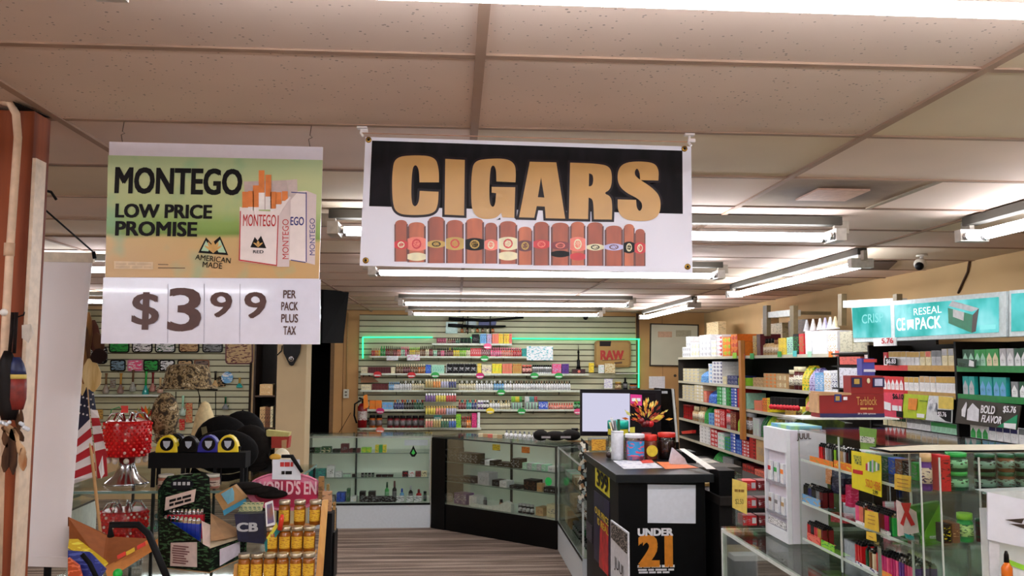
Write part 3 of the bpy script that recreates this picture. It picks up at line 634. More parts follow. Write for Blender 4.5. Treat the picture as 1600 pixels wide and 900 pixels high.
# --- tall glass display case with the glass top at elbow height
ZT = 1.275
dc = thing('glass_display', (-.75, 3.4, 0), 'stepped glass display cabinet holding hats and novelties, front left', 'display case')
ax0, ax1, ay0, ay1 = -1.42, -.62, 3.16, 3.95
M().box((ax0, ay0, ZT-.006), (ax1, ay1, ZT), GLC).obj('glass_top', dc)
M().box((ax0, ay0+.01, .96), (ax1-.01, ay1, .966), GLC).obj('glass_shelf', dc)
EDG = C((120, 150, 140), .2)
M().box((ax0, ay0-.004, ZT-.008), (ax1, ay0, ZT+.001), EDG).obj('glass_edge', dc); M().box((ax1, ay0, ZT-.008), (ax1+.004, ay1, ZT+.001), EDG).obj('glass_edge', dc)
for x in (ax0, (ax0+ax1)/2-.05, ax1-.012):
    for y in (ay0, ay1-.01): M().box((x, y, .62), (x+.010, y+.010, ZT-.008), C((40, 44, 42), .4)).obj('post_clip', dc)
M().box((ax0, ay0+.004, .62), (ax1, ay0+.007, ZT-.008), GL).obj('front_pane', dc); M().box((ax0, ay1-.006, .62), (ax1, ay1-.003, ZT-.008), GL).obj('back_pane', dc)
M().box((ax0, ay0, 0), (ax1, ay1, .60), C((206, 210, 204), .5)).obj('cabinet_base', dc); M().box((ax0, ay0, .602), (ax1, ay1, .618), C((170, 178, 172), .4)).obj('deck', dc)
# red beaded lamps
def beaded(x, yt, yb, ybase, Y, label, Z0, foot=True):
    s = Y/FPX; c = on('Y', Y, x, Z0); r = 33*s; t = thing('beaded_lamp', c, label, 'lamp'); z1 = on('Y', Y, x, Z0).z
    zt = at(x, yt, Y).z; zb = at(x, yb, Y).z
    M().lathe((c.x, c.y, zb), [(r*.93, 0), (r, .01), (r, zt-zb-.01), (r*.93, zt-zb)], C((196, 10, 18), .25), 24).obj('red_drum', t)
    bd = M(); rr2 = random.Random(int(x)); n = 26
    for j in range(int((zt-zb)/.0115)):
        for k in range(n):
            a = 2*math.pi*(k+.5*(j % 2))/n; q = V((c.x+r*1.02*math.cos(a), c.y+r*1.02*math.sin(a), zb+.006+j*.0115))
            if q.y < c.y+.01: bd.ball(q, rr2.uniform(.004, .0062), C((225, 30, 30), .15) if rr2.random() < .86 else C((240, 200, 190), .1), n=6, k=4)
    bd.obj('bead_strings', t, kind='stuff')
    for k in range(7):
        a = math.pi*k/7*2; q0 = V((c.x+r*.9*math.cos(a), c.y+r*.9*math.sin(a), zt)); q1 = V((c.x+r*.25*math.cos(a), c.y+r*.25*math.sin(a), zt))
        M().tube([q0, q0*.75+q1*.25+V((0, 0, .026)), q0*.3+q1*.7+V((0, 0, .030)), q1], .0035, CHROME, 6).obj('wire_loop', t)
    if foot:
        h = zb-Z0; M().lathe((c.x, c.y, Z0+.001), [(r*1.0, 0), (r*.92, .006), (r*.55, h*.3), (r*.36, h*.62), (r*.34, h)], CHROME, 24).obj('bell_foot', t)
    else: M().lathe((c.x, c.y, Z0+.001), [(r*.8, 0), (r*.8, zb-Z0)], CHROME, 20).obj('metal_ring', t)
    for k in range(10):
        a = 2*math.pi*k/10; M().ball((c.x+r*.8*math.cos(a), c.y+r*.8*math.sin(a), zb-.014), .011, C((226, 214, 196), .1), n=8, k=6).obj('glass_drop', t)
    return t
beaded(197, 657, 712, 748, 3.36, 'upper red beaded lamp on a flared chrome foot beside the flag', ZT)
beaded(192, 796, 850, 870, 3.40, 'lower red beaded lamp standing inside the glass display below the other', .966, False)
tg = thing('gift_tag', at(194, 640, 3.34), 'small green loop and red tag on top of the upper beaded lamp', 'tag')
M().slab([at(189, 634, 3.34), at(200, 634, 3.34), at(200, 645, 3.34), at(189, 645, 3.34)], (0, .002, 0), C((226, 60, 50), .5)).obj('tag_card', tg)
M().tube([at(172, 652, 3.34), at(174, 640, 3.34), at(186, 636, 3.34), at(190, 640, 3.34)], .002, C((40, 150, 80), .4), 5).obj('ribbon_loop', tg)
# artificial autumn sprig behind
sp_ = thing('autumn_sprig', at(225, 650, 3.5), 'small sprig of orange and green artificial leaves right of the upper beaded lamp', 'plant')
for k in range(9):
    a = -1.2+k*.3; p0 = at(226, 655, 3.5); d = V((math.sin(a), 0, math.cos(a)))*.055
    M().slab([p0, p0+d*.5+V((.008, .003*k, 0)), p0+d, p0+d*.5-V((.008, -.003*k, 0))], (0, .002, 0), C(['red', 'orange', (150, 160, 80)][k % 3], .6)).obj('leaf', sp_)
# black wire hat stand with camouflage hats
hs = thing('hat_stand', V((at(300, 740, 3.88).x, 3.88, ZT)), 'thin black wire hat stand in front of left slatwall', 'stand')
CAMO = C((90, 80, 60), .9, kind='camo', scale=55, bump=.2); Yh = 3.88
for x0, y0, x1, y1 in ((275, 612, 274, 719), (337, 612, 337, 719), (309, 608, 312, 620), (312, 618, 306, 700), (312, 618, 320, 700)): M().tube([at(x0, y0, Yh), at(x1, y1, Yh)], .0022, BLKM, 5).obj('wire', hs)
M().tube([at(262, 607, Yh-.05), at(340, 609, Yh-.05)], .003, BLKM, 5).obj('cross_wire', hs)
c = at(293, 604, Yh); s = Yh/FPX; t = thing('bucket_hat', c, 'camouflage cloth hat perched on top of the wire stand', 'hat')
M().lathe(c, [(39*s, -.004), (36*s, .004), (34*s, .03), (31*s, .08), (27*s, .094), (12*s, .10), (.002, .10)], CAMO, 24).obj('crown', t)
M().lathe(c+V((0, 0, -.006)), [(42*s, 0), (46*s, -.003), (40*s, .008)], CAMO, 24, cap=False).obj('brim', t)
t = thing('camouflage_cap', at(255, 640, 3.5), 'darker camouflage cap hanging sideways left of the wire stand', 'hat')
cc = at(258, 650, 3.52); mm = M().ball(cc, .085, C((90, 60, 50), .9, kind='camo', scale=38, bump=.2), sx=.62, sy=.6, sz=1.12, n=18, k=12); mm.obj('crown', t)
M().slab([at(240, 690, 3.46), at(262, 700, 3.44), at(284, 692, 3.46), at(280, 676, 3.5), at(244, 674, 3.5)], (0, .004, -.004), CAMO).obj('visor', t)
t = thing('straw_hat', at(318, 650, 3.80), 'cream cone shaped straw hat hanging inside the wire stand', 'hat')
M().lathe(at(318, 700, 3.80), [(20*s, 0), (18*s, .06), (13*s, .14), (6*s, .19), (.002, .20)], C((226, 206, 156), .8, scale=60, var=.12), 16).obj('crown', t)
# heap of black caps
BC = C((15, 14, 15), .8, scale=50, var=.3, bump=.2); BC2 = C((24, 20, 18), .85, scale=50, var=.3)
def cap(x, y, Y, rx, rz_, label, brimdir, m=BC):
    c = at(x, y, Y); s = Y/FPX; t = thing('baseball_cap', c, label, 'cap')
    cr_ = M().ball(c, 1, m, sx=rx*s, sy=.045, sz=rz_*s, n=20, k=12).obj('crown', t)
    a = brimdir; p = [c+V((rx*s*.95*math.cos(a+q), -.04, -rz_*s*.3+rx*s*.9*math.sin(a+q)*.5)) for q in (-.9, -.5, 0, .5, .9)]
    o_ = [q+V((.02*math.cos(a), -.012, -.022)) for q in p][::-1]
    M().slab(p+o_, (0, 0, -.003), m).obj('visor', t); M().ball(c+V((0, 0, rz_*s*.98)), .005, m, n=8, k=4).obj('top_button', cr_)
cap(347, 690, 3.61, 42, 39, 'black cap with rounded crown on the left of the heap', -2.5)
cap(378, 684, 3.71, 36, 41, 'black cap at the top right of the heap', -1)
cap(390, 700, 3.51, 32, 35, 'brown-black cap at the right end of the heap', -.6, BC2)
cap(352, 706, 3.41, 50, 33, 'black cap with a small patch at the bottom of the heap', -1.8)
M().slab([at(314, 668, 3.55), at(322, 666, 3.55), at(324, 676, 3.55), at(316, 680, 3.55)], (0, .002, 0), C((120, 116, 80), .6)).obj('cloth_patch', bpy.data.objects['baseball_cap.003'] if 'baseball_cap.003' in bpy.data.objects else None)
# black stand with tape measures
rk = thing('wire_rack', at(305, 745, 3.28), 'low black rack carrying the row of tape measures', 'rack')
z0, z1 = ZT+.001, at(300, 706, 3.28).z
a, b = at(238, 706, 3.28).x, at(388, 706, 3.28).x
M().box((a, 3.24, z1-.055), (b, 3.32, z1), BLKM).obj('tray', rk)
for x in (a+.01, (a*2+b)/3, (a+b*2)/3, b-.02): M().box((x, 3.245, z0), (x+.012, 3.257, z1-.055), BLKM).obj('leg', rk); M().box((x, 3.303, z0), (x+.012, 3.315, z1-.055), BLKM).obj('leg', rk)
def tape(x, col, label, sc_=1., dy=0., dz=0.):
    s = 3.25/FPX; c = on('Y', 3.25+dy, x, z1); c.z = z1+dz; t = thing('tape_measure', c, label, 'tape measure'); w_ = 16*s*sc_; h = 26*s*sc_
    pts = [c+V((w_*math.cos(q)*1.02, -.018, .002+h*math.sin(q))) for q in [math.pi*k/10 for k in range(11)]]
    M().slab(pts, (0, .036, 0), C(col, .35)).obj('case', t, bevel=.003)
    M().lathe(c+V((.002, -.0215, h*.52)), [(w_*.62, 0), (w_*.62, .003)], BLK, 18, ax='Y').obj('face_disc', t)
    M().slab([c+V((.002+q[0]*w_, -.0228, h*.52+q[1]*h)) for q in ((-.34, .18), (.34, .18), (.26, -.1), (0, -.26), (-.26, -.1))], (0, .001, 0), C((190, 200, 215), .4)).obj('badge', t)
    M().box((c.x-w_*1.02, c.y-.012, c.z+.0015), (c.x+w_*1.02, c.y+.012, c.z+.010), BLK).obj('base_grip', t)
    M().rbox(c+V((w_*1.0, -.004, .012)), (.008, .014, .022), (0, .3, 0), BLKM).obj('end_hook', t)
tape(262, 'yellow', 'yellow tape measure at the left end of the black rack'); tape(296, 'black', 'black tape measure, second on the black rack', .95, .01); tape(327, (40, 40, 150), 'blue and violet tape measure, third on the black rack'); tape(357, 'yellow', 'yellow tape measure at the right end of the black rack')
tape(276, (14, 22, 40), 'dark tape measure tucked behind the left yellow one', .9, .045, .008)
# jars with white lids below the rack
def jar(x, y, Y, r, h, cg_, cl, cb_, name, label, cat='jar', group=None, zbase=None):
    c = at(x, y, Y) if zbase is None else on('Y', Y, x, zbase); t = thing(name, c, label, cat, group)
    M().lathe(c, [(r*.9, .0005), (r, .004), (r, h*.72), (r*.86, h*.8)], cg_, 16).obj('jar_body', t)
    M().lathe(c+V((0, 0, h*.8)), [(r*.95, 0), (r*.95, h*.2)], cl, 16).obj('lid', t)
    if cb_: M().lathe(c+V((0, 0, h*.18)), [(r*1.02, 0), (r*1.02, h*.42)], cb_, 16, cap=False).obj('paper_label', t)
    return t
for x, lb in ((259, 'left'), (292, 'middle'), (331, 'right')): jar(x, 0, 3.22, .028, .050, C((170, 110, 90), .3), C((226, 222, 206), .5), pr((200, 180, 160), (90, 60, 50)), 'squat_jar', 'squat jar with a white lid under the rack, the %s one' % lb, zbase=ZT+.001)
# seat of the lower counter everything else stands on
ZC = .93
ct = thing('low_counter', (-.85, 2.98, 0), 'low glass topped counter along the bottom left', 'counter')
M().box((-1.28, 2.58, ZC-.012), (-.47, 3.14, ZC), GLC).obj('glass_top', ct); M().box((-1.26, 2.60, 0), (-.49, 3.12, .62), C((40, 36, 34), .6)).obj('cabinet', ct)
for x in (-1.278, -.49):
    for y in (2.585, 3.12): M().box((x, y, .62), (x+.014, y+.014, ZC-.013), ALU).obj('corner_post', ct)
# leaf-patterned cardboard display with lighters
LEAF = C((12, 18, 12), .5, kind='print', c2=(62, 96, 62), scale=46, sc=(1, 1, 3.6))
def ell_(cx, cy, rx, ry, Y, n=24): return [at(cx+rx*math.cos(2*math.pi*k/n), cy+ry*math.sin(2*math.pi*k/n), Y) for k in range(n)]
KR = C((190, 150, 108), .8)
bx_ = thing('cardboard_display', at(300, 880, 2.95), 'black and green leaf patterned cardboard display box with two white paper labels', 'display box')
Yb = 2.86
def P_(x, y, d=0.): return at(x, y, Yb+d)
def Q_(x, y, Y): return at(x, y, Y)
M().slab([Q_(249, 804, 2.95), Q_(317, 850, 2.88), Q_(328, 856, 2.865), Q_(328, 894, 2.865), Q_(310, 892, 2.885), Q_(249, 886, 2.95)], (0, .004, 0), LEAF).obj('front_panel', bx_)
M().slab([Q_(328, 857, 2.865), Q_(385, 838, 3.02), Q_(384, 869, 3.02), Q_(328, 893, 2.865)], (.001, .004, 0), LEAF).obj('side_panel', bx_)
M().slab([Q_(247, 766, 3.0), Q_(256, 752, 3.06), Q_(255, 806, 3.06), Q_(249, 885, 2.953), Q_(246, 804, 2.953)], (0, .003, 0), LEAF).obj('side_panel', bx_)
M().slab([Q_(255, 752, 3.06), Q_(262, 744, 3.06), Q_(318, 738, 3.06), Q_(327, 746, 3.06), Q_(330, 820, 3.06), Q_(255, 820, 3.06)], (0, .004, 0), LEAF).obj('back_panel', bx_)
M().slab([Q_(329, 802, 3.05), Q_(385, 835, 3.03), Q_(352, 842, 2.92), Q_(329, 846, 2.90)], (0, .003, 0), KR).obj('inner_wall', bx_)
M().slab([Q_(318, 850, 2.882), Q_(346, 840, 2.95), Q_(386, 834, 3.022), Q_(386, 838, 3.018), Q_(328, 857, 2.863)], (0, .002, .001), C((206, 190, 160), .8)).obj('folded_lip', bx_)
M().slab([Q_(315, 814, 2.90), Q_(328, 820, 2.885), Q_(328, 856, 2.87), Q_(317, 850, 2.875)], (0, .002, 0), C((222, 200, 190), .7)).obj('white_divider', bx_)
M().slab([Q_(267, 848, 2.928), Q_(308, 847, 2.884), Q_(308, 886, 2.884), Q_(266, 884, 2.928)], (0, -.002, 0), C((216, 196, 188), .6)).obj('paper_label', bx_)
text('lettering', '~8|7|9|8|6|7|8|7', Q_(270, 851, 2.924), Q_(296, 882, 2.895), C((130, 90, 90), .6), bx_, off=(0, -.004, 0))
M().slab([Q_(344, 858, 2.906), Q_(375, 846, 2.99), Q_(375, 866, 2.99), Q_(344, 884, 2.906)], (-.001, -.002, 0), C((222, 214, 228), .6)).obj('paper_label', bx_)
M().slab([Q_(259, 777, 3.0), Q_(306, 764, 3.0), Q_(303, 784, 3.0), Q_(257, 798, 3.0)], (0, .003, 0), C((220, 196, 184), .6)).obj('sign_card', bx_)
A_1 = Q_(265, 781, 2.998); H_1 = Q_(299, 772, 2.998)-A_1
text('lettering', '~3-2-4|2-4-3', A_1, A_1+H_1+V((0, 0, -.022)), INK, bx_, down=(0, 0, -.022))
M().slab(ell_(284, 757, 18, 9, 3.03), (0, .004, 0), C((14, 16, 26), .4)).obj('oval_header', bx_)
text('lettering', '~1-1-1-1', Q_(271, 753, 3.028), Q_(297, 758, 3.028), C('silver', .4), bx_)
M().slab([Q_(249, 886, 2.955), Q_(328, 894, 2.87), Q_(384, 869, 3.02), Q_(300, 870, 3.05)], (0, 0, -.003), KR).obj('base_panel', bx_)
# lighters standing in that box: rows
LG = {}
def lighter(col, top=CHROME):
    k = ('l', col)
    if k not in LG:
        m = M(); b = C(col, .25, coat=.3); m.box((-.006, -.010, 0), (.006, .010, .060), b); m.box((-.0055, -.009, .060), (.0055, .009, .068), top); m.tube([(0, -.004, .070), (0, .004, .070)], .0045, top, 6)
        LG[k] = m.mesh('lighter')
    return LG[k]
for k in range(9):
    a = at(259+7.3*k, 805, 2.99); lo_ = inst('lighter', lighter((34, 60, 170)), (a.x, 2.99-.006*k, a.z-.098), 0, label='blue lighter in the patterned cardboard display', cat='lighter', group='blue lighters in the patterned display'); lo_.scale = (1.05, 1, 1.32)
for k in range(9):
    a = at(268+6.2*k, 794, 3.04); lo_ = inst('lighter', lighter((200, 40, 50)), (a.x, 3.03, a.z-.098), 0, label='red lighter behind the blue ones in the cardboard display', cat='lighter', group='red lighters in the patterned display'); lo_.scale = (1.05, 1, 1.32)
# open cardboard tray with snack boxes
tr = thing('cardboard_tray', at(170, 890, 2.8), 'open brown cardboard tray tilted at the bottom left', 'box')
M().slab([at(108, 808, 2.84), at(170, 838, 2.88), at(240, 842, 2.84), at(164, 886, 2.72), at(108, 850, 2.8)], (0, 0, -.004), C((160, 92, 46), .8)).obj('tray_inside', tr)
M().slab([at(164, 886, 2.71), at(246, 842, 2.9), at(246, 856, 2.9), at(168, 906, 2.71)], (0, .005, 0), C((206, 130, 62), .7)).obj('front_wall', tr)
M().slab([at(106, 808, 2.85), at(172, 838, 2.89), at(172, 846, 2.89), at(106, 822, 2.85)], (0, .005, 0), C((130, 72, 36), .8)).obj('rear_wall', tr)
for k, (x, y) in enumerate(((183, 868), (197, 862), (214, 853), (226, 846))): M().slab([at(x, y, 2.73+.02*k), at(x+13, y-7, 2.75+.02*k), at(x+14, y-1, 2.75+.02*k), at(x+1, y+6, 2.73+.02*k)], (0, -.002, 0), C([(230, 60, 40), (236, 190, 50), (220, 50, 40), (230, 120, 50)][k], .5)).obj('printed_sticker', tr)
def snack(p, d, col, name, label, cat='box'): return tag(M().slab(p, d, pr(col, tuple(min(255, v+50) for v in rgb(col)), 30)).obj(name), label, cat)
snack([at(108, 842, 2.74), at(122, 842, 2.76), at(166, 876, 2.72), at(160, 884, 2.70), at(106, 856, 2.70)], (0, .03, -.02), (226, 190, 40), 'snack_box', 'yellow topped box lying in the cardboard tray')
snack([at(106, 860, 2.68), at(140, 862, 2.69), at(163, 886, 2.68), at(150, 905, 2.66), at(106, 905, 2.66)], (0, .02, -.01), (28, 46, 140), 'snack_box', 'dark blue box leaning below the yellow box in the tray')
snack([at(106, 872, 2.64), at(122, 884, 2.64), at(128, 905, 2.64), at(106, 905, 2.64)], (0, .012, 0), (214, 90, 46), 'snack_box', 'orange wrapper in the bottom left corner of the tray')
tag(M().tube([at(128, 866, 2.63), at(140, 880, 2.63), at(152, 905, 2.62)], .007, BLKM, 8).obj('black_strap'), 'black strap lying over the blue box in the tray', 'strap')
tag(M().tube([at(173, 838, 2.66), at(173, 820, 2.68), at(216, 820, 2.68), at(232, 834, 2.66), at(262, 905, 2.6)], .010, C((18, 18, 20), .6), 10).obj('bag_handle'), 'black tubular handle arching over the cardboard tray', 'handle')
tag(M().ball(at(184, 896, 2.64), .014, C((30, 190, 70), .3)).obj('green_ball'), 'small bright green ball at the very bottom of the picture', 'ball')
t = thing('glass_figurine', at(243, 840, 3.3), 'tiny pale blue glass figurine in the display by the handle', 'figurine')
M().ball(at(243, 822, 3.3), .018, glassmat((190, 225, 235), .3), sz=1.3).obj('body', t); M().ball(at(245, 806, 3.3), .009, glassmat((190, 225, 235), .3)).obj('head', t); M().ball(at(236, 825, 3.28), .012, C((60, 190, 120), .3), sx=1.4, sz=.5).obj('green_leaf', t)
# packets beside
def card(p, Y, th, m, name, label=None, cat=None, parent=None, **k):
    o = M().slab([at(x, y, Y) if not isinstance(Y, (list, tuple)) else at(x, y, Y[i]) for i, (x, y) in enumerate(p)], (0, th, 0), m).obj(name, parent, **k)
    return tag(o, label, cat)
t = thing('teal_packet', at(352, 790, 3.05), 'teal and tan box of packets leaning back beside the patterned display', 'box')
card([(335, 774), (366, 758), (384, 778), (350, 800)], [3.0, 3.0, 3.05, 2.95], .03, C((170, 130, 80), .6), 'box_body', parent=t)
card([(345, 772), (362, 762), (372, 778), (356, 788)], [2.985, 2.985, 3.02, 2.96], .006, C((110, 170, 190), .5), 'window_panel', parent=t)
card([(348, 798), (383, 779), (384, 785), (350, 806)], [2.94, 3.03, 3.03, 2.94], .01, C((30, 120, 150), .5), 'front_lip', parent=t)
for k in range(5): card([(372+7*k, 800), (378+7*k, 785), (384+7*k, 785), (380+7*k, 803)], 3.02-.004*k, .008, pr((200, 200, 150), (60, 110, 90), 80), 'rolling_paper_packet', 'cream and green packet fanned out behind the letter box', 'packet', group='fanned cream packets')
t = thing('navy_box', at(400, 850, 2.98), 'navy blue box printed with large pale letters C B', 'box')
card([(366, 804), (412, 802), (414, 850), (372, 846)], 2.96, .05, C((22, 26, 56), .4, scale=30, var=.3), 'box_body', parent=t)
text('lettering', 'CB', at(371, 817, 2.957), at(402, 830, 2.957), C('silver', .4), t, bold=.04)
t = thing('photo_card', at(424, 800, 2.92), 'small leaning card with a white framed picture above the navy box', 'card')
card([(414, 786), (426, 782), (430, 820), (416, 823)], 2.90, .004, C('white', .5), 'frame', parent=t); card([(417, 789), (425, 786), (428, 816), (418, 819)], 2.898, .002, C((110, 100, 140), .5, kind='blend', c2=(150, 100, 80), scale=30), 'picture', parent=t)
card([(413, 848), (436, 812), (437, 830), (415, 864)], 2.90, .02, C((20, 120, 120), .4), 'teal_packet', 'teal packet leaning in front of the jar rack', 'packet')
card([(417, 840), (432, 816), (434, 823), (419, 846)], 2.897, .002, C((220, 210, 60), .5), 'packet_stripe', None, None, bpy.data.objects['teal_packet.001'])
t = thing('red_torch_lighter', at(440, 830, 2.9), 'red tipped torch lighter beside the teal packet', 'lighter')
M().tube([at(437, 828, 2.89), at(440, 812, 2.89), at(441, 804, 2.89)], [.008, .008, .005], C((226, 60, 40), .3), 10).obj('body', t)
# black sandals pile / dark pouches above
for k, (x, y, w_) in enumerate(((385, 760, 26), (405, 766, 30), (425, 772, 24))): tag(M().ball(at(x, y, 3.12), .001, BC2, sx=w_*2.3, sy=30, sz=16, n=14, k=8).obj('dark_pouch'), 'dark cloth pouch lying over the shelf edge, %s of three' % ('leftmost', 'middle', 'rightmost')[k], 'pouch')
# pink oval tray
pk = thing('pink_tray', at(448, 760, 3.2), 'pink oval tray with crimson lettering behind the jar rack', 'tray')
PK = C((226, 128, 160), .4)
def ell(cx, cy, rx, ry, Y, n=28, a0=0, a1=2*math.pi): return [at(cx+rx*math.cos(a0+(a1-a0)*k/n), cy+ry*math.sin(a0+(a1-a0)*k/n), Y) for k in range(n)]
M().slab(ell(446, 768, 61, 30, 3.145), (0, .006, 0), PK).obj('tray_plate', pk); M().slab(ell(447, 772, 50, 21, 3.139), (0, .002, 0), C((180, 24, 70), .5, scale=20, var=.3)).obj('printed_centre', pk)
text('lettering', "WORLD'S EN", at(398, 752, 3.136), at(494, 772, 3.136), C((236, 190, 200), .5), pk, bold=.03)
M().tube(ell(446, 768, 60, 29, 3.142)+[ell(446, 768, 60, 29, 3.142)[0]], .004, PK, 6).obj('raised_rim', pk)
# white sign card with black pen, snack pack and red canister
t = thing('sign_card', at(447, 748, 3.16), 'white card with small red print standing above the pink tray', 'sign')
card([(426, 718), (468, 718), (470, 750), (425, 749)], 3.128, .002, PAPER, 'card_sheet', parent=t)
text('lettering', '~3-4-2', at(438, 722, 3.126), at(458, 729, 3.126), RED, t, bold=.01); text('lettering', '~2-4', at(440, 736, 3.126), at(456, 741, 3.126), INK, t)
tag(M().tube([at(440, 713, 3.11), at(456, 713, 3.11), at(472, 738, 3.11)], [.006, .008, .006], BLKM, 8).obj('black_pipe'), 'black bent pipe resting over the white sign card', 'pipe')
t = thing('white_pouch', at(440, 712, 3.3), 'crumpled white and yellow pouch behind the sign card', 'pouch'); M().ball(at(440, 722, 3.3), .001, C((230, 226, 200), .7), sx=36, sy=18, sz=52, n=12, k=8).obj('pouch_body', t); M().ball(at(430, 714, 3.27), .001, C((214, 170, 60), .6), sx=22, sy=12, sz=12, n=10, k=6).obj('yellow_end', t)
t = thing('red_box', at(437, 698, 3.5), 'red box with tan paper beyond the caps near the column', 'box')
card([(424, 682), (452, 682), (450, 700), (424, 700)], 3.5, .05, C((170, 50, 36), .6), 'box_body', parent=t); card([(440, 688), (448, 687), (447, 700), (440, 700)], 3.495, .004, KR, 'paper_label', parent=t); card([(416, 672), (452, 676), (450, 683), (416, 682)], 3.5, .05, C((196, 190, 120), .6), 'lid', parent=t)
# --- jar rack
JZ = [on('Y', 2.9, 440, 0)]
jr = thing('jar_rack', at(440, 899, 2.9), 'stepped light wood rack full of small honey coloured jars', 'rack')
WL = C((214, 158, 72), .5, kind='blend', c2=(196, 134, 54), scale=4, sc=(5, 5, .6))
M().slab([at(503, 782, 3.0), at(509, 782, 3.02), at(500, 905, 2.83), at(493, 905, 2.82)], (.006, .02, 0), WL).obj('side_rail', jr)
M().slab([at(366, 882, 2.84), at(371, 880, 2.84), at(370, 905, 2.82), at(364, 905, 2.82)], (.008, .02, 0), WL).obj('side_rail', jr)
rows_ = [(2.99, 820, [444, 468, 492]), (2.92, 862, [425, 445, 464, 483]), (2.83, 905, [381, 401, 421, 441, 462, 482])]
for Y, yb, xs in rows_:
    z = at(440, yb, Y).z
    M().box((at(xs[0]-12, yb, Y).x, Y-.03, z-.008), (at(493, yb, Y).x, Y+.03, z-.001), WL).obj('shelf_board', jr)
proto = None; HON = C((150, 84, 22), .15, scale=60, var=.25, coat=.5); 
def jarproto(c):
    t = thing('honey_jar', c); r, h = .0195, .088
    M().lathe(c, [(r*.9, .0005), (r, .004), (r, h*.68), (r*.8, h*.78)], HON, 16).obj('jar_body', t)
    M().lathe(c+V((0, 0, h*.78)), [(r*.98, 0), (r, .003), (r, .012), (r*.92, .014)], C((196, 184, 160), .3, .8), 16).obj('lid', t)
    lb = M(); n = 8
    pts = [(math.sin(a)*r*1.04, -math.cos(a)*r*1.04) for a in [(-1+2*k/n)*1.0 for k in range(n+1)]]
    lb.add([c+V((x, y, h*.16)) for x, y in pts]+[c+V((x, y, h*.58)) for x, y in pts], [(k, k+1, k+n+2, k+n+1) for k in range(n)], pr((232, 186, 50), (190, 120, 30), 120), True); lb.obj('paper_label', t)
    return t
for ri, (Y, yb, xs) in enumerate(rows_):
    z = at(440, yb, Y).z; nm = ('top', 'middle', 'bottom')[ri]
    for k, x in enumerate(xs):
        p = on('Y', Y-.004, x, z+.0005)
        if proto is None: proto = o = jarproto(p)
        else: o = copy_tree(proto); o.location = p
        place = 'leftmost' if k == 0 else 'rightmost' if k == len(xs)-1 else ('second', 'third', 'fourth', 'fifth')[k-1]
        tag(o, 'yellow labelled amber jar, %s%s in the %s row of the wooden rack' % (place, '' if place in ('leftmost', 'rightmost') else ' from left', nm), 'jar', 'amber jars in the wooden rack')
# tall black tin and kraft packets to the right of the rack
t = thing('black_bin', at(511, 880, 3.05), 'tall black bin standing right of the jar rack', 'bin')
M().box(tuple(at(501, 905, 3.08)), tuple(at(519, 802, 3.08)+V((0, .12, 0))), BLKM).obj('bin_body', t, bevel=.002); M().box(tuple(at(519, 905, 3.10)), tuple(at(523, 832, 3.10)+V((0, .08, 0))), BLK).obj('side_flap', t)
for k, (x0, y0, x1, y1, c) in enumerate(((503, 768, 518, 803, (196, 150, 110)), (497, 745, 506, 782, (150, 110, 60)), (510, 757, 514, 768, (130, 110, 60)), (519, 785, 524, 832, (180, 140, 80)))):
    tag(M().box(tuple(at(x0, y1, 3.12+.01*k)), tuple(at(x1, y0, 3.12+.01*k)+V((0, .02, 0))), pr(c, tuple(int(v*.7) for v in c), 40)).obj('kraft_packet'), ['wide tan kraft packet sticking out of the black bin', 'olive packet leaning between rack and bin', 'short dark packet behind the kraft packet', 'narrow tan strip packet right of the black bin'][k], 'packet')
# far lower display seen past the fabric panel
t = thing('glass_showcase', at(135, 830, 3.9), 'white based glass showcase glimpsed behind the flag', 'display case')
M().slab([at(108, 800, 3.6), at(150, 782, 4.1), V((at(150, 815, 4.1).x, 4.1, 0)), V((at(108, 815, 3.6).x, 3.6, 0))], (0, .01, 0), C((206, 214, 206), .4)).obj('white_base', t)
M().slab([at(108, 797, 3.6), at(150, 779, 4.1), at(150, 782, 4.1), at(108, 800, 3.6)], (0, .012, 0), BLK).obj('black_rail', t); M().slab([at(108, 752, 3.6), at(150, 742, 4.1), at(150, 779, 4.1), at(108, 797, 3.6)], (0, .004, 0), GL).obj('glass_pane', t)
tag(M().tube([at(112, 778, 3.75), at(128, 772, 3.95), at(146, 776, 4.15)], .006, C((60, 50, 36), .6), 6).obj('dark_pipe'), 'dark pipe lying inside the showcase behind the flag', 'pipe')
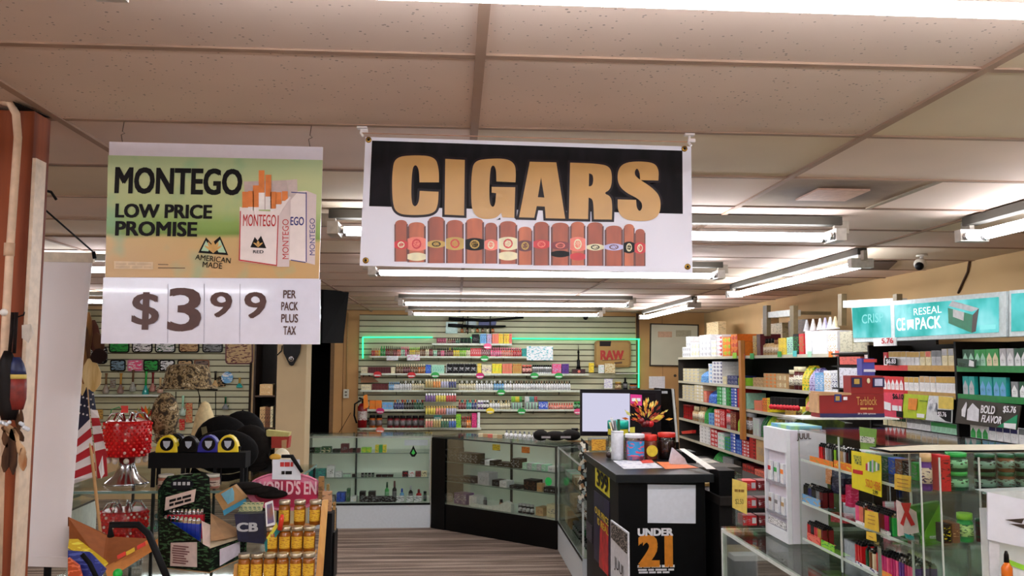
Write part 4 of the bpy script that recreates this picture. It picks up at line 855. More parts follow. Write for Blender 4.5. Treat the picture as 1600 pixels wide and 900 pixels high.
# ================================================================== goods: small meshes shared between alike pieces
PMC = {}
def cachedmesh(key, fn):
    if key not in PMC: PMC[key] = fn().mesh(key[0])
    return PMC[key]
def dark(c, k=.6): return tuple(int(v*k) for v in rgb(c))
def lite(c, k=.45): return tuple(int(v+(255-v)*k) for v in rgb(c))
def item(kind, c, a, w, h, d):
    """front faces -Y, stands on z=0; c body colour, a accent"""
    w = round(w, 3); h = round(h, 3); d = round(d, 3); key = (kind, rgb(c), rgb(a), w, h, d)
    def mk():
        m = M(); cm = C(c, .35, scale=60); am = C(a, .4)
        if kind == 'bottle':
            r = w*.46; m.lathe((0, 0, 0), [(r*.9, 0), (r, h*.03), (r, h*.16), (r*1.01, h*.16), (r*1.01, h*.5), (r, h*.5), (r*.95, h*.6), (r*.45, h*.68), (r*.45, h*.72), (r*.5, h*.72), (r*.4, h)], cm, 10,
                    mats=[cm, cm, cm, pr(lite(c), dark(c), 90), pr(lite(c), dark(c), 90), cm, cm, cm, am, am])
        elif kind == 'vial':
            r = w*.42; m.lathe((0, 0, 0), [(r, 0), (r, h*.7), (r*.8, h*.74), (r*.8, h)], cm, 8, mats=[C(lite(c, .3), .35), cm, am])
        elif kind == 'jar':
            r = w*.47; m.lathe((0, 0, 0), [(r*.9, 0), (r, h*.06), (r, h*.2), (r*1.01, h*.2), (r*1.01, h*.62), (r, h*.62), (r*.86, h*.78), (r*.95, h*.79), (r*.95, h)], cm, 12,
                    mats=[cm, cm, cm, pr(lite(a), dark(c), 60), cm, cm, am, am])
        elif kind == 'can':
            r = w*.48; m.lathe((0, 0, 0), [(r*.94, 0), (r, h*.03), (r, h*.9), (r*1.02, h*.9), (r*1.02, h)], cm, 12, mats=[cm, pr(c, a, 40), am, am])
        elif kind == 'pack':
            m.box((-w*.47, -d/2, 0), (w*.47, d/2, h), C(c, .35)); m.box((-w*.47, -d/2-.0008, h*.62), (w*.47, -d/2, h*.985), am); m.box((-w*.3, -d/2-.0016, h*.2), (w*.3, -d/2-.0008, h*.52), pr(c, dark(c, .75), 160))
            m.box((-w*.472, -d/2-.0004, h*.60), (w*.472, d/2, h*.612), C(dark(c, .5), .5))
        elif kind == 'peakpack':
            m.box((-w*.47, -d/2, 0), (w*.47, d/2, h), am); y = -d/2-.001
            m.add([(-w*.40, y, h*.02), (w*.40, y, h*.02), (w*.40, y, h*.45), (0, y, h*.8), (-w*.40, y, h*.45)], [(0, 1, 2, 3, 4)], C(c, .35)); m.box((-w*.2, y-.0008, h*.2), (w*.2, y-.0002, h*.4), pr(c, dark(a), 160))
        elif kind == 'box':
            m.box((-w*.485, -d/2, 0), (w*.485, d/2, h), C(c, .5)); m.box((-w*.4, -d/2-.001, h*.12), (w*.4, -d/2, h*.88), pr(c, a, 50)); m.box((-w*.485, -d/2-.0006, h*.42), (w*.485, -d/2, h*.5), am)
        elif kind == 'plain':
            m.box((-w*.485, -d/2, 0), (w*.485, d/2, h), C(c, .5)); m.box((-w*.36, -d/2-.001, h*.3), (w*.36, -d/2, h*.66), pr(c, a, 70))
        elif kind == 'carton':
            m.box((-w*.49, -d/2, 0), (w*.49, d/2, h*.97), C(c, .5)); m.box((-w*.49, -d/2-.001, h*.25), (w*.1, -d/2, h*.72), pr(c, a, 50)); m.box((w*.15, -d/2-.001, h*.2), (w*.44, -d/2, h*.78), C(a, .5))
        elif kind == 'bag':
            n = 6; vs = []
            for j in range(n+1):
                t = j/n; ww = w*(.46-.05*math.sin(t*math.pi)); dd = d*.5*math.sin(min(1, (1-t)*1.6+.08)*math.pi/2)+.001
                vs += [(-ww, -dd, h*t), (ww, -dd, h*t), (ww, dd, h*t), (-ww, dd, h*t)]
            m.add(vs, [(j*4+k, j*4+(k+1) % 4, j*4+4+(k+1) % 4, j*4+4+k) for j in range(n) for k in range(4)]+[(0, 3, 2, 1), (n*4, n*4+1, n*4+2, n*4+3)], pr(c, a, 30))
        elif kind == 'cone':
            m.lathe((0, 0, 0), [(w*.48, 0), (w*.44, h*.1), (w*.2, h*.7), (w*.1, h)], cm, 10, mats=[am, cm, cm])
        elif kind == 'card':
            m.box((-w*.48, -.002, 0), (w*.48, .002, h), C(c, .5)); m.box((-w*.42, -.003, h*.1), (w*.42, -.002, h*.9), pr(c, a, 40))
        return m
    return cachedmesh(key, mk)
NAMES = dict(bottle=('small_bottle', 'bottle'), vial=('small_vial', 'vial'), jar=('lidded_jar', 'jar'), can=('round_can', 'can'), pack=('cigarette_pack', 'pack'), peakpack=('cigarette_pack', 'pack'),
             box=('printed_box', 'box'), plain=('plain_box', 'box'), carton=('stacked_carton', 'carton'), bag=('foil_bag', 'bag'), cone=('tapered_bottle', 'bottle'), card=('printed_card', 'card'))
WORD = dict(bottle='bottle', vial='vial', jar='jar', can='can', pack='cigarette pack', peakpack='cigarette pack', box='printed box', plain='plain box', carton='carton', bag='foil bag', cone='tapered bottle', card='upright card')
def cname(c): return c if isinstance(c, str) else 'mixed'
GC = {}
def put(kind, c, a, w, h, d, P, rz, place, col=None):
    cn = col or cname(c); an = cname(a)
    for q, r_ in (('dark', 'dark '), ('sky', 'sky ')): cn = cn.replace(q, r_).strip(); an = an.replace(q, r_).strip()
    lb = '%s and %s %s %s' % (cn, an, WORD[kind], place) if an != cn and an != 'mixed' and cn != 'mixed' else '%s %s %s' % (cn if cn != 'mixed' else 'multicoloured', WORD[kind], place)
    return inst(NAMES[kind][0], item(kind, c, a, w, h, d), P, rz, label=lb, cat=NAMES[kind][1], group=lb.replace(WORD[kind], WORD[kind]+'s', 1))
RJ = random.Random(11)
def row(plane, pos, z, entries, place, d=.06, zmax=None):
    """entries: (x0, x1, count, kind, colours, accents, height in picture px[, levels]) read off the photograph"""
    for e in entries:
        x0, x1, n, kind, cs, as_, hp = e[:7]; lv = e[7] if len(e) > 7 else 1; dd = e[8] if len(e) > 8 else d
        cs = cs.split(); as_ = as_.split(); A = on(plane, pos, x0, z); B = on(plane, pos, x1, z)
        k = proj((A+B)/2)[2]; h = hp*k/FPX/lv; sp = (B-A)/n; w_ = sp.length
        rz = 0 if plane == 'Y' else -math.pi/2
        if zmax and z+h*lv > zmax: h = (zmax-z)/lv
        if plane == 'X' and kind in ('bottle', 'vial', 'jar', 'can', 'cone') and w_ > .62*h: n = max(n, math.ceil(n*w_/(.58*h))); sp = (B-A)/n; w_ = sp.length
        if kind in ('bottle', 'vial', 'jar', 'can', 'cone'): dd = w_
        for lvl in range(lv):
            for i in range(n):
                P = A+sp*(i+.5); P.z = z+.0015+lvl*(h+.0006)
                if plane == 'Y': P.y += dd/2+.004
                else: P.x += dd/2+(.014 if kind in ('bag', 'bottle') else .004)
                nw = (i+lvl) if lv > 1 else i
                put(kind, cs[nw*len(cs)//max(1, n) % len(cs)] if lv == 1 else cs[(i*len(cs)//n) % len(cs)], as_[i % len(as_)], w_, h*(1-(RJ.random()*.05 if kind in ('bag', 'box') and lv == 1 else 0)), dd, P, rz+(RJ.uniform(-.05, .05) if lv == 1 and kind in ('bottle', 'bag') else 0), place)
def tagcard(x, y, plane, pos, c, label, r=9):
    P = at(x, y, pos) if plane == 'Y' else atX(x, y, pos); s = proj(P)[2]/FPX; n = 14
    rr_ = r*s
    pts = [P+(V((rr_*math.cos(2*math.pi*k/n), 0, rr_*.72*math.sin(2*math.pi*k/n))) if plane == 'Y' else V((0, -rr_*math.cos(2*math.pi*k/n), rr_*.72*math.sin(2*math.pi*k/n)))) for k in range(n)]
    off = V((0, -.002, 0)) if plane == 'Y' else V((-.002, 0, 0)); t = thing('price_tag', P, label, 'price tag')
    M().slab(pts, off, C(c, .4)).obj('tag_disc', t)
    q = [P+off*1.2+(V((a*rr_, 0, b*rr_)) if plane == 'Y' else V((0, -a*rr_, b*rr_))) for a, b in ((-.8, -.1), (.8, -.1), (.7, -.42), (-.7, -.42))]
    M().slab(q, off*.4, pr('white', c, 200)).obj('price_strip', t)

# ================================================================== back slatwall display
YW = 11.965
YS_ = 11.83                                  # front of the little shelves
def zat(x, y, Y): return at(x, y, Y).z
ACR = C((214, 222, 212), .3, scale=8, var=.05)
SH = [('topmost', 537, 675, 800), ('second', 557, 578, 826), ('third', 584, 563, 920), ('fourth', 610, 563, 908), ('fifth', 640, 573, 910), ('lowest', 669, 562, 752)]
SZ = {}
for k, (nm, y, x0, x1) in enumerate(SH):
    z = zat(700, y, YS_); SZ[k] = z; t = thing('wall_shelf', V(((on('Y', YS_, x0, z).x+on('Y', YS_, x1, z).x)/2, YS_+.06, z-.012)), '%s white acrylic shelf on the back slatwall' % nm, 'shelf', 'white shelves on the back slatwall')
    a, b = on('Y', YS_, x0, z).x, on('Y', YS_, x1, z).x
    M().box((a, YS_, z-.010), (b, YW+.0, z), ACR).obj('shelf_board', t); M().box((a, YS_-.004, z-.022), (b, YS_, z+.006), C((206, 214, 196), .3)).obj('front_lip', t)
    for q in range(int((b-a)/.45)+1):
        xx = a+.03+q*.45
        if xx < b: M().slab([(xx, YS_+.01, z-.011), (xx, YW, z-.011), (xx, YW, z-.07)], (.006, 0, 0), C((30, 28, 26), .4)).obj('bracket', t)
R_ = 'on %s back slatwall shelf'
row('Y', YS_, SZ[0], [(682, 697, 4, 'box', 'maroon', 'pink', 9), (699, 718, 6, 'bottle', 'brown maroon darkgreen', 'black', 9), (719, 736, 3, 'box', 'black', 'darkgreen', 9), (737, 749, 1, 'plain', 'black', 'grey', 15), (750, 760, 3, 'box', 'skyblue', 'navy', 16), (761, 768, 2, 'box', 'lavender', 'red', 16), (769, 786, 5, 'box', 'salmon yellow', 'orange', 16), (787, 800, 3, 'box', 'yellow salmon', 'red', 16)], R_ % 'topmost')
row('Y', YS_, SZ[1], [(580, 594, 5, 'bottle', 'red orange yellow', 'cream', 13), (594, 602, 2, 'bottle', 'green', 'green', 16), (602, 614, 4, 'bottle', 'darkred brown', 'black', 16), (614, 626, 4, 'bottle', 'darkred salmon', 'black', 15), (626, 639, 4, 'bottle', 'mint pink darkred', 'pink', 15), (640, 656, 6, 'bottle', 'yellow gold', 'lime', 14), (656, 676, 7, 'bottle', 'brown cream darkred', 'black', 16), (677, 683, 2, 'jar', 'mint', 'mint', 9), (683, 697, 5, 'bottle', 'maroon pink maroon', 'black', 13), (698, 708, 3, 'bottle', 'maroon', 'black yellow', 14), (708, 735, 8, 'bottle', 'yellow lime cream', 'green', 14),
    (735, 765, 9, 'box', 'red darkred', 'white', 13), (766, 815, 14, 'bottle', 'pink salmon red', 'pink', 14), (816, 823, 2, 'box', 'teal', 'darkgreen', 13)], R_ % 'second')
row('Y', YS_, SZ[2], [(564, 574, 1, 'plain', 'cream', 'grey', 10), (575, 610, 9, 'plain', 'maroon', 'black', 10), (611, 617, 1, 'plain', 'cream', 'grey', 10), (618, 664, 12, 'bottle', 'brown maroon brown amber', 'cream', 15), (665, 673, 2, 'box', 'blue', 'skyblue', 14), (674, 694, 5, 'box', 'mint', 'teal', 14), (696, 745, 11, 'cone', 'white', 'black', 16), (698, 744, 5, 'plain', 'black', 'white', 15, 1, .02), (746, 752, 2, 'box', 'yellow', 'cream', 16), (753, 768, 2, 'box', 'cream', 'purple', 14), (769, 784, 3, 'box', 'yellow', 'lime', 16), (785, 800, 3, 'box', 'salmon', 'gold', 16), (801, 815, 4, 'box', 'gold', 'red', 16),
    (816, 831, 3, 'jar', 'maroon', 'salmon', 14), (832, 862, 9, 'jar', 'white', 'black', 14), (863, 877, 2, 'box', 'pink', 'lavender', 16), (878, 889, 2, 'box', 'purple', 'navy', 16)], R_ % 'third')
row('Y', YS_, SZ[3], [(564, 580, 1, 'plain', 'cream', 'grey', 9), (581, 606, 5, 'plain', 'maroon', 'brown', 10), (607, 624, 6, 'bottle', 'skyblue white', 'skyblue', 13), (624, 662, 10, 'bottle', 'white cream', 'black black white', 15), (716, 770, 14, 'bottle', 'cream white', 'black white', 15), (771, 800, 7, 'bottle', 'skyblue white', 'white black', 15), (801, 892, 23, 'bottle', 'white', 'black brown', 15)], R_ % 'fourth')
row('Y', YS_, SZ[4], [(577, 596, 2, 'plain', 'orange', 'gold', 14), (597, 614, 2, 'plain', 'skyblue', 'orange', 11), (615, 662, 12, 'bottle', 'navy black darkgreen', 'orange skyblue white red', 15), (716, 745, 7, 'bottle', 'darkred teal navy', 'salmon teal', 15), (746, 764, 4, 'jar', 'purple black', 'white', 14), (765, 797, 8, 'bottle', 'white cream', 'gold cream black', 14), (842, 856, 2, 'box', 'blue', 'white', 12), (857, 896, 10, 'bottle', 'salmon', 'red', 10), (897, 907, 2, 'jar', 'darkgreen', 'green', 12)], R_ % 'fifth')
row('Y', YS_, SZ[5], [(576, 597, 2, 'jar', 'amber', 'black', 20), (604, 663, 6, 'jar', 'darkred', 'black', 19), (712, 720, 1, 'box', 'lime', 'green', 22), (721, 736, 4, 'bottle', 'brown orange', 'red', 18), (737, 745, 1, 'box', 'magenta', 'pink', 24), (746, 750, 1, 'plain', 'white', 'mint', 24)], R_ % 'lowest')
for x, y, c, n in ((590, 585, 'red', 'red tag under the third shelf near its left end'), (643, 586, 'red', 'red tag under the third shelf below the brown bottles'), (680, 586, 'green', 'green tag under the third shelf at its middle'), (750, 587, 'magenta', 'magenta tag under the third shelf below cone bottles'),
                   (757, 560, 'green', 'green tag under the second shelf'), (762, 541, 'pink', 'pink tag under the topmost shelf'), (835, 587, 'green', 'left one of two green tags under third shelf right part'), (873, 587, 'green', 'green tag close to the purple boxes on the third shelf'),
                   (783, 613, 'green', 'green tag under the fourth shelf'), (766, 642, 'yellow', 'yellow tag under the fifth shelf'), (815, 643, 'green', 'green tag under the fifth shelf'), (903, 643, 'pink', 'pink tag under the right end of fifth shelf'),
                   (594, 642, 'magenta', 'magenta tag under the fifth shelf left end'), (594, 672, 'salmon', 'salmon tag under the lowest shelf'), (684, 651, 'turquoise', 'turquoise tag on the vial tower')):
    tagcard(x, y, 'Y', YS_-.03, c, 'round '+n, 6.5)
# printed notice strips hanging below the second shelf
for x0, x1, y0, y1, c, lb in ((604, 622, 556, 563, (200, 220, 220), 'pale printed strip under the second shelf'), (636, 656, 554, 563, (230, 150, 200), 'pink and white printed strip under the second shelf'), (823, 864, 541, 563, (90, 190, 200), 'turquoise and white notice cards at right end of second shelf')):
    quad([(x0, y0), (x1, y0), (x1, y1), (x0, y1)], YS_-.02, .002, pr('white', c, 25), 'notice_card', None, label=lb, cat='sign')
# vial tower: tiers of coloured vials
vt = thing('vial_tower', on('Y', YS_-.16, 689, .96)+V((0, .05, 0)), 'clear tiered rack of coloured vials in front of back slatwall', 'rack')
Yv = YS_-.12; tiers = [(606, ['gold', 'orange', 'lavender', 'navy']), (628, ['purple', 'yellow', 'red']), (648, ['yellow', 'salmon', 'lavender']), (668, ['salmon', 'gold', 'darkgreen', 'blue'])]
for k, (y, cs) in enumerate(tiers):
    z = zat(689, y, Yv); a, b = on('Y', Yv, 664, z).x, on('Y', Yv, 713, z).x
    M().box((a, Yv, z-.006), (b, Yv+.05, z), ACR).obj('tier_board', vt); M().box((a, Yv-.003, z-.012), (b, Yv, z+.016), GLC).obj('tier_lip', vt)
    for x in (a, b-.004): M().box((x, Yv, z-.17), (x+.004, Yv+.05, z-.007), GLC).obj('side_plate', vt)
    for lv in range(1):
        for i in range(12):
            c = cs[i*len(cs)//12]; put('vial', c, ['cream', 'white', 'gold'][k % 3], (b-a)/12, .115, .02, V((a+(b-a)*(i+.5)/12, Yv+.022, z+.001)), 0, 'on the %s tier of vial tower' % ('first', 'second', 'third', 'bottom')[k])
# tiered colour sample stands
for x0, x1, cs, lb in ((799, 816, ['lime', 'yellow', 'green'], 'small stand of yellow and green refill tubes'), (820, 840, ['white', 'teal', 'red'], 'small stand of white teal and red refill tubes')):
    t = thing('refill_stand', on('Y', YS_-.02, (x0+x1)/2, SZ[4]), lb+' on the fifth shelf', 'stand'); a, b = on('Y', YS_, x0, SZ[4]).x, on('Y', YS_, x1, SZ[4]).x; hh = 20*11.9/FPX
    M().box((a, YS_+.05, SZ[4]+.001), (b, YS_+.056, SZ[4]+hh), ACR).obj('back_board', t)
    for i in range(8):
        xx = a+(b-a)*(i+.5)/8; M().tube([(xx, YS_+.03, SZ[4]+.10), (xx, YS_+.03, SZ[4]+hh)], .008, C(cs[i*len(cs)//8], .4), 6).obj('refill_tube', t); M().tube([(xx, YS_+.01, SZ[4]+.002), (xx, YS_+.01, SZ[4]+.09)], .008, C(['grey', 'mint'][i % 2], .4), 6).obj('refill_tube', t)
# two swords on a glass rack with small goods
t = thing('sword_rack', at(745, 515, 11.90), 'clear and blue rack behind the two swords', 'rack')
M().slab([at(697, 503, 11.95), at(715, 503, 11.95), at(715, 521, 11.95), at(696, 521, 11.95)], (0, .01, 0), C((140, 176, 160), .2)).obj('green_panel', t)
M().slab([at(748, 500, 11.95), at(776, 502, 11.95), at(774, 511, 11.95), at(748, 511, 11.95)], (0, .01, 0), C((30, 46, 110), .4)).obj('blue_panel', t)
M().slab([at(728, 502, 11.95), at(744, 502, 11.95), at(744, 512, 11.95), at(728, 512, 11.95)], (0, .01, 0), C((150, 170, 170), .3)).obj('pale_panel', t)
for x in (731, 766): M().tube([at(x, 494, 11.92), at(x, 522, 11.92)], .008, BLK, 6).obj('peg', t)
for y, x0, x1, yy, lb in ((499, 701, 818, 496, 'upper longer black sword on the rack above slatwall shelves'), (509, 700, 790, 510, 'lower shorter black sword on the rack above slatwall shelves')):
    s = thing('sword', at((x0+x1)/2, y, 11.88), lb, 'sword'); p = at(x0+22, y, 11.89); q = at(x0, y-1, 11.89)
    M().tube([q, p], .024, C((20, 20, 22), .6, scale=40, var=.5), 8).obj('hilt', s); M().lathe(p, [(.042, 0), (.042, .012)], BLK, 14, ax='X').obj('guard', s)
    M().tube([p, at((x0+x1)/2, y+1.5, 11.89), at(x1, yy, 11.89)], [.020, .020, .016], BLK, 8).obj('scabbard', s)
for k in range(7): put('bottle', ['amber', 'brown', 'cream'][k % 3], 'black', .05, .07, .05, at(722+8*k, 519.5, 11.936), 0, 'hanging under the swords')
# security dome, outlet with conduit, extinguisher
t = thing('security_camera', at(915, 495, 11.93), 'small black dome camera high on the back slatwall', 'camera'); M().ball(at(915, 496, 11.915), .036, BLK, n=14, k=8).obj('dome', t); M().lathe(at(915, 495, 11.91), [(.02, 0), (.02, .045)], C((60, 60, 60), .4), 14, ax='Y').obj('mount', t)
t = thing('wall_outlet', at(541, 615, 11.98), 'white wall outlet box with conduit on the tan wall', 'outlet'); c = at(541, 615, 11.98)
M().box((c.x-.036, 11.945, c.z-.06), (c.x+.036, 11.99, c.z+.06), C((216, 214, 196), .4)).obj('box_cover', t, bevel=.003)
for dz in (-.022, .022): M().box((c.x-.015, 11.941, c.z+dz-.012), (c.x+.015, 11.945, c.z+dz+.012), C((120, 116, 100), .5)).obj('socket', t)
M().tube([(c.x, 11.985, c.z+.06), (c.x, 11.985, 2.42)], .009, C((180, 146, 96), .5), 8).obj('conduit', t)
M().tube([at(521, 683, 11.97), at(524, 684, 11.97), at(535, 668, 11.97), at(548, 645, 11.97)], .004, BLKM, 5).obj('loose_wire', t)
t = thing('fire_extinguisher', on('Y', 11.6, 566, .97)+V((0, 0, 0)), 'red fire extinguisher with an orange tag at the left end of slatwall', 'extinguisher')
c = on('Y', 11.6, 564, 0); r = .062; zb = zat(566, 668, 11.6); zt = zat(566, 630, 11.6)
M().lathe((c.x, c.y, zb), [(r, 0), (r, zt-zb-.05), (r*.7, zt-zb-.01), (r*.3, zt-zb)], C((140, 14, 22), .25), 18).obj('cylinder', t); M().lathe((c.x, c.y, zb+.10), [(r*1.01, 0), (r*1.01, .12)], pr((200, 196, 190), (120, 30, 30), 40), 18, cap=False).obj('paper_label', t)
M().tube([(c.x, c.y, zt), (c.x, c.y, zt+.05), (c.x-.05, c.y, zt+.07)], .014, BLK, 8).obj('valve_lever', t)
M().tube([(c.x-.02, c.y-.02, zt+.04), (c.x-.10, c.y-.03, zt-.01), (c.x-.105, c.y-.03, zb+.16), (c.x-.07, c.y-.03, zb+.06)], .012, BLK, 8).obj('hose', t)
M().slab([at(568, 618, 11.48), at(574, 616, 11.48), at(576, 636, 11.48), at(568, 640, 11.48)], (0, .003, 0), C((240, 140, 40), .4)).obj('inspection_tag', t)
M().box((c.x-.05, c.y+r+.001, zb+.05), (c.x+.05, 11.95, zb+.09), BLK).obj('wall_bracket', t)
# loose objects pinned on left of slatwall
t = thing('wooden_toy', at(578, 592, 11.9), 'brown wooden toy shape pinned left on the slatwall', 'toy'); M().slab([at(563, 586, 11.93), at(580, 588, 11.93), at(592, 597, 11.93), at(564, 598, 11.93)], (0, .02, 0), C((140, 96, 60), .5)).obj('body', t); M().lathe(at(577, 587, 11.92), [(.012, 0), (.012, .02)], BLK, 12, ax='Y').obj('wheel', t)
# gold rolling tray with red print
t = thing('gold_tray', at(958, 575, 11.93), 'gold rolling tray with big red lettering on the back slatwall', 'tray')
def rrect(x0, y0, x1, y1, Y, r, sk=0): return [at(*p, Y) for p in smooth2([(x0, y0), (x1, y0), (x1, y1), (x0, y1)], 1)] if 0 else [at(x, y, Y) for x, y in
    [(x0+r-r*math.cos(a), y0+r-r*math.sin(a)) for a in (0, .5, 1.05, 1.57)]+[(x1-r+r*math.sin(a), y0+r-r*math.cos(a)) for a in (0, .5, 1.05, 1.57)]+[(x1-r+r*math.cos(a), y1-r+r*math.sin(a)) for a in (0, .5, 1.05, 1.57)]+[(x0+r-r*math.sin(a), y1-r+r*math.cos(a)) for a in (0, .5, 1.05, 1.57)]]
GT = C((176, 140, 70), .4, scale=6, var=.08)
M().slab(rrect(929, 532, 986, 574, 11.93, 5), (0, .03, 0), C((150, 116, 54), .35)).obj('tray_rim', t, bevel=.004); M().slab(rrect(932, 535, 983, 571, 11.926, 4), (0, .003, 0), GT).obj('tray_face', t)
text('lettering', 'RAW', at(939, 548, 11.922), at(974, 562, 11.922), C((176, 40, 24), .4), t, bold=.05); M().slab([at(937, 533, 11.922), at(955, 533, 11.922), at(954, 541, 11.922), at(937, 541, 11.922)], (0, .002, 0), C((30, 22, 14), .4)).obj('dark_sticker', t)
quad([(941, 563), (976, 561), (976, 562), (941, 564)], 11.922, .001, C((90, 60, 30), .4), 'underline', t); quad([(960, 566), (972, 565), (972, 568), (960, 569)], 11.922, .001, C((90, 60, 30), .4), 'small_print', t)
for x0, x1, y0, y1, c, d_, lb in ((920, 928, 567, 582, 'yellow', 'gold', 'left pale card beneath the gold tray'), (935, 944, 570, 583, 'white', 'mint', 'white card beneath the gold tray'), (945, 961, 568, 583, 'cream', 'gold', 'wider cream card beneath the gold tray'), (944, 957, 592, 607, 'white', 'lavender', 'white card lower down above the monitor')):
    quad([(x0, y0), (x1, y0), (x1, y1), (x0, y1)], 11.88, .01, pr(c, d_, 30), 'small_card', None, label=lb, cat='card')
tag(M().box(tuple(on('Y', 11.84, 962, zat(960, 584, 11.84))), (on('Y', 11.84, 998, 1.5).x, 11.96, zat(960, 584, 11.84)+.008), ACR).obj('wall_shelf'), 'short shelf under the gold tray', 'shelf')
t = thing('tower_statue', on('Y', 11.85, 904, SZ[2]), 'black slender tower figurine on a block at the end of third shelf', 'figurine'); c = on('Y', 11.88, 904, SZ[2])
M().box((c.x-.09, 11.84, SZ[2]+.001), (c.x+.09, 11.93, SZ[2]+.07), C((60, 20, 22), .4)).obj('base_block', t, bevel=.003); M().lathe((c.x, 11.885, SZ[2]+.071), [(.035, 0), (.022, .05), (.024, .12), (.014, .13), (.012, .22), (.018, .23), (.006, .27), (.002, .34)], BLK, 10).obj('tower', t)
M().ball((c.x, 11.838, SZ[2]+.035), .02, C('salmon', .3), n=10, k=6, sy=.3).obj('emblem', t)
for k, (x, c, kd, w_, h) in enumerate(((966, 'brown', 'jar', .10, .11), (977, 'black', 'bottle', .07, .17), (990, 'amber', 'jar', .12, .09))): put(kd, c, 'gold' if k == 0 else 'black', w_, h, .05, on('Y', 11.9, x, zat(970, 609, 11.9)), 0, 'just above the monitor by the green light')
tag(M().box((on('Y', 11.84, 940, 1.4).x, 11.84, zat(970, 609, 11.84)-.012), (on('Y', 11.84, 997, 1.4).x, 11.96, zat(970, 609, 11.84)-.002), ACR).obj('wall_shelf'), 'short shelf with jars just above the monitor', 'shelf')
# whiteboard and papers on the right end of the back wall
t = thing('whiteboard', at(1055, 572, 11.97), 'dark framed whiteboard on the tan wall at the back right', 'board')
def rect(x0, y0, x1, y1, Y, th, m, nm, par=None, **k): return M().slab([at(x0, y0, Y), at(x1, y0, Y), at(x1, y1, Y), at(x0, y1, Y)], (0, th, 0), m).obj(nm, par, **k)
M().slab([at(1016, 505, 11.96), at(1092, 507, 11.96), at(1091, 573, 11.96), at(1015, 572, 11.96)], (0, .02, 0), C((50, 36, 28), .5)).obj('frame', t)
M().slab([at(1018, 507, 11.955), at(1090, 509, 11.955), at(1089, 571, 11.955), at(1017, 570, 11.955)], (0, .004, 0), C((206, 206, 184), .25, scale=2)).obj('writing_surface', t)
rect(1028, 518, 1050, 527, 11.952, .002, C((206, 170, 140), .6), 'pinned_note', t); rect(1056, 516, 1080, 526, 11.952, .002, C((170, 166, 140), .6), 'pinned_note', t)
tag(rect(1014, 588, 1039, 607, 11.97, .003, C((226, 226, 232), .6), 'paper_sheet'), 'blank white sheet taped under the whiteboard', 'paper')
for y in (587, 638): tag(M().lathe(at(1055, y, 11.985), [(.02, 0), (.02, .02)], C((60, 50, 40), .4), 10, ax='Y').obj('wall_hook'), 'small dark hook under whiteboard, %s one' % ('upper' if y == 587 else 'lower'), 'hook')
# television at the top of the doorway
t = thing('television', at(518, 535, 8.3), 'black flat television hanging beside the price sign, seen at an angle', 'television')
P4_ = [at(500, 452, 8.2), at(540, 455, 8.75), at(531, 536, 8.75), at(498, 536, 8.2)]
M().slab(P4_, (.03, .03, 0), C((8, 8, 9), .9)).obj('bezel', t); M().slab([P4_[0]*.92+P4_[2]*.08, P4_[1]*.94+P4_[3]*.06, P4_[2]*.94+P4_[0]*.06, P4_[3]*.94+P4_[1]*.06], (-.004, -.004, 0), C((6, 7, 9), .95)).obj('screen', t)
M().tube([(P4_[1]+V((0, .05, -.1))), V((P4_[1].x, P4_[1].y+.05, CEIL-.01))], .02, BLKM, 8).obj('ceiling_bracket', t)
# black pennant with emblem on the column
t = thing('black_pennant', at(455, 570, 8.72), 'black pointed shield with a round silver emblem hanging on the column', 'pennant')
M().slab([at(*p, 8.70) for p in ((442, 538), (470, 538), (468, 552), (458, 571), (455, 572), (452, 570), (443, 552))], (0, .03, 0), BLK).obj('shield', t, bevel=.004)
M().lathe(at(455, 561, 8.696), [(.018, 0), (.028, 0), (.028, .006), (.018, .006)], CHROME, 16, ax='Y', cap=False).obj('emblem_ring', t); M().ball(at(455, 561, 8.694), .010, CHROME, n=8, k=6).obj('emblem_star', t)
M().tube([at(432, 556, 8.74), at(440, 548, 8.74), at(441, 540, 8.73)], .006, BLKM, 5).obj('cable', t)
# narrow shelf of boxes left of the column
t = thing('side_shelf', on('Y', 9.6, 415, 0), 'dark narrow shelving with tan boxes left of the column', 'shelf')
a, b = on('Y', 9.6, 399, 1.5).x, on('Y', 9.6, 430, 1.5).x
M().box((a, 9.92, 0), (b, 9.94, 2.05), C((26, 22, 20), .6)).obj('back_panel', t); M().box((a-.02, 9.6, 0), (a, 9.94, 2.05), C((44, 34, 28), .6)).obj('side_panel', t); M().box((b, 9.6, 0), (b+.02, 9.94, 2.05), C((30, 24, 20), .6)).obj('side_panel', t)
for k, y in enumerate((618, 668, 700)):
    z = zat(415, y, 9.6); M().box((a, 9.6, z-.016), (b, 9.92, z), C((70, 50, 36), .6)).obj('shelf_board', t)
    if k < 2: row('Y', 9.62, z, [((405, 426, 1, 'plain', 'tan', 'cream', 17, 2, .2), (405, 426, 5, 'box', 'tan brown cream', 'black', 32, 1, .2))[k]], 'on the narrow shelving left of the column')
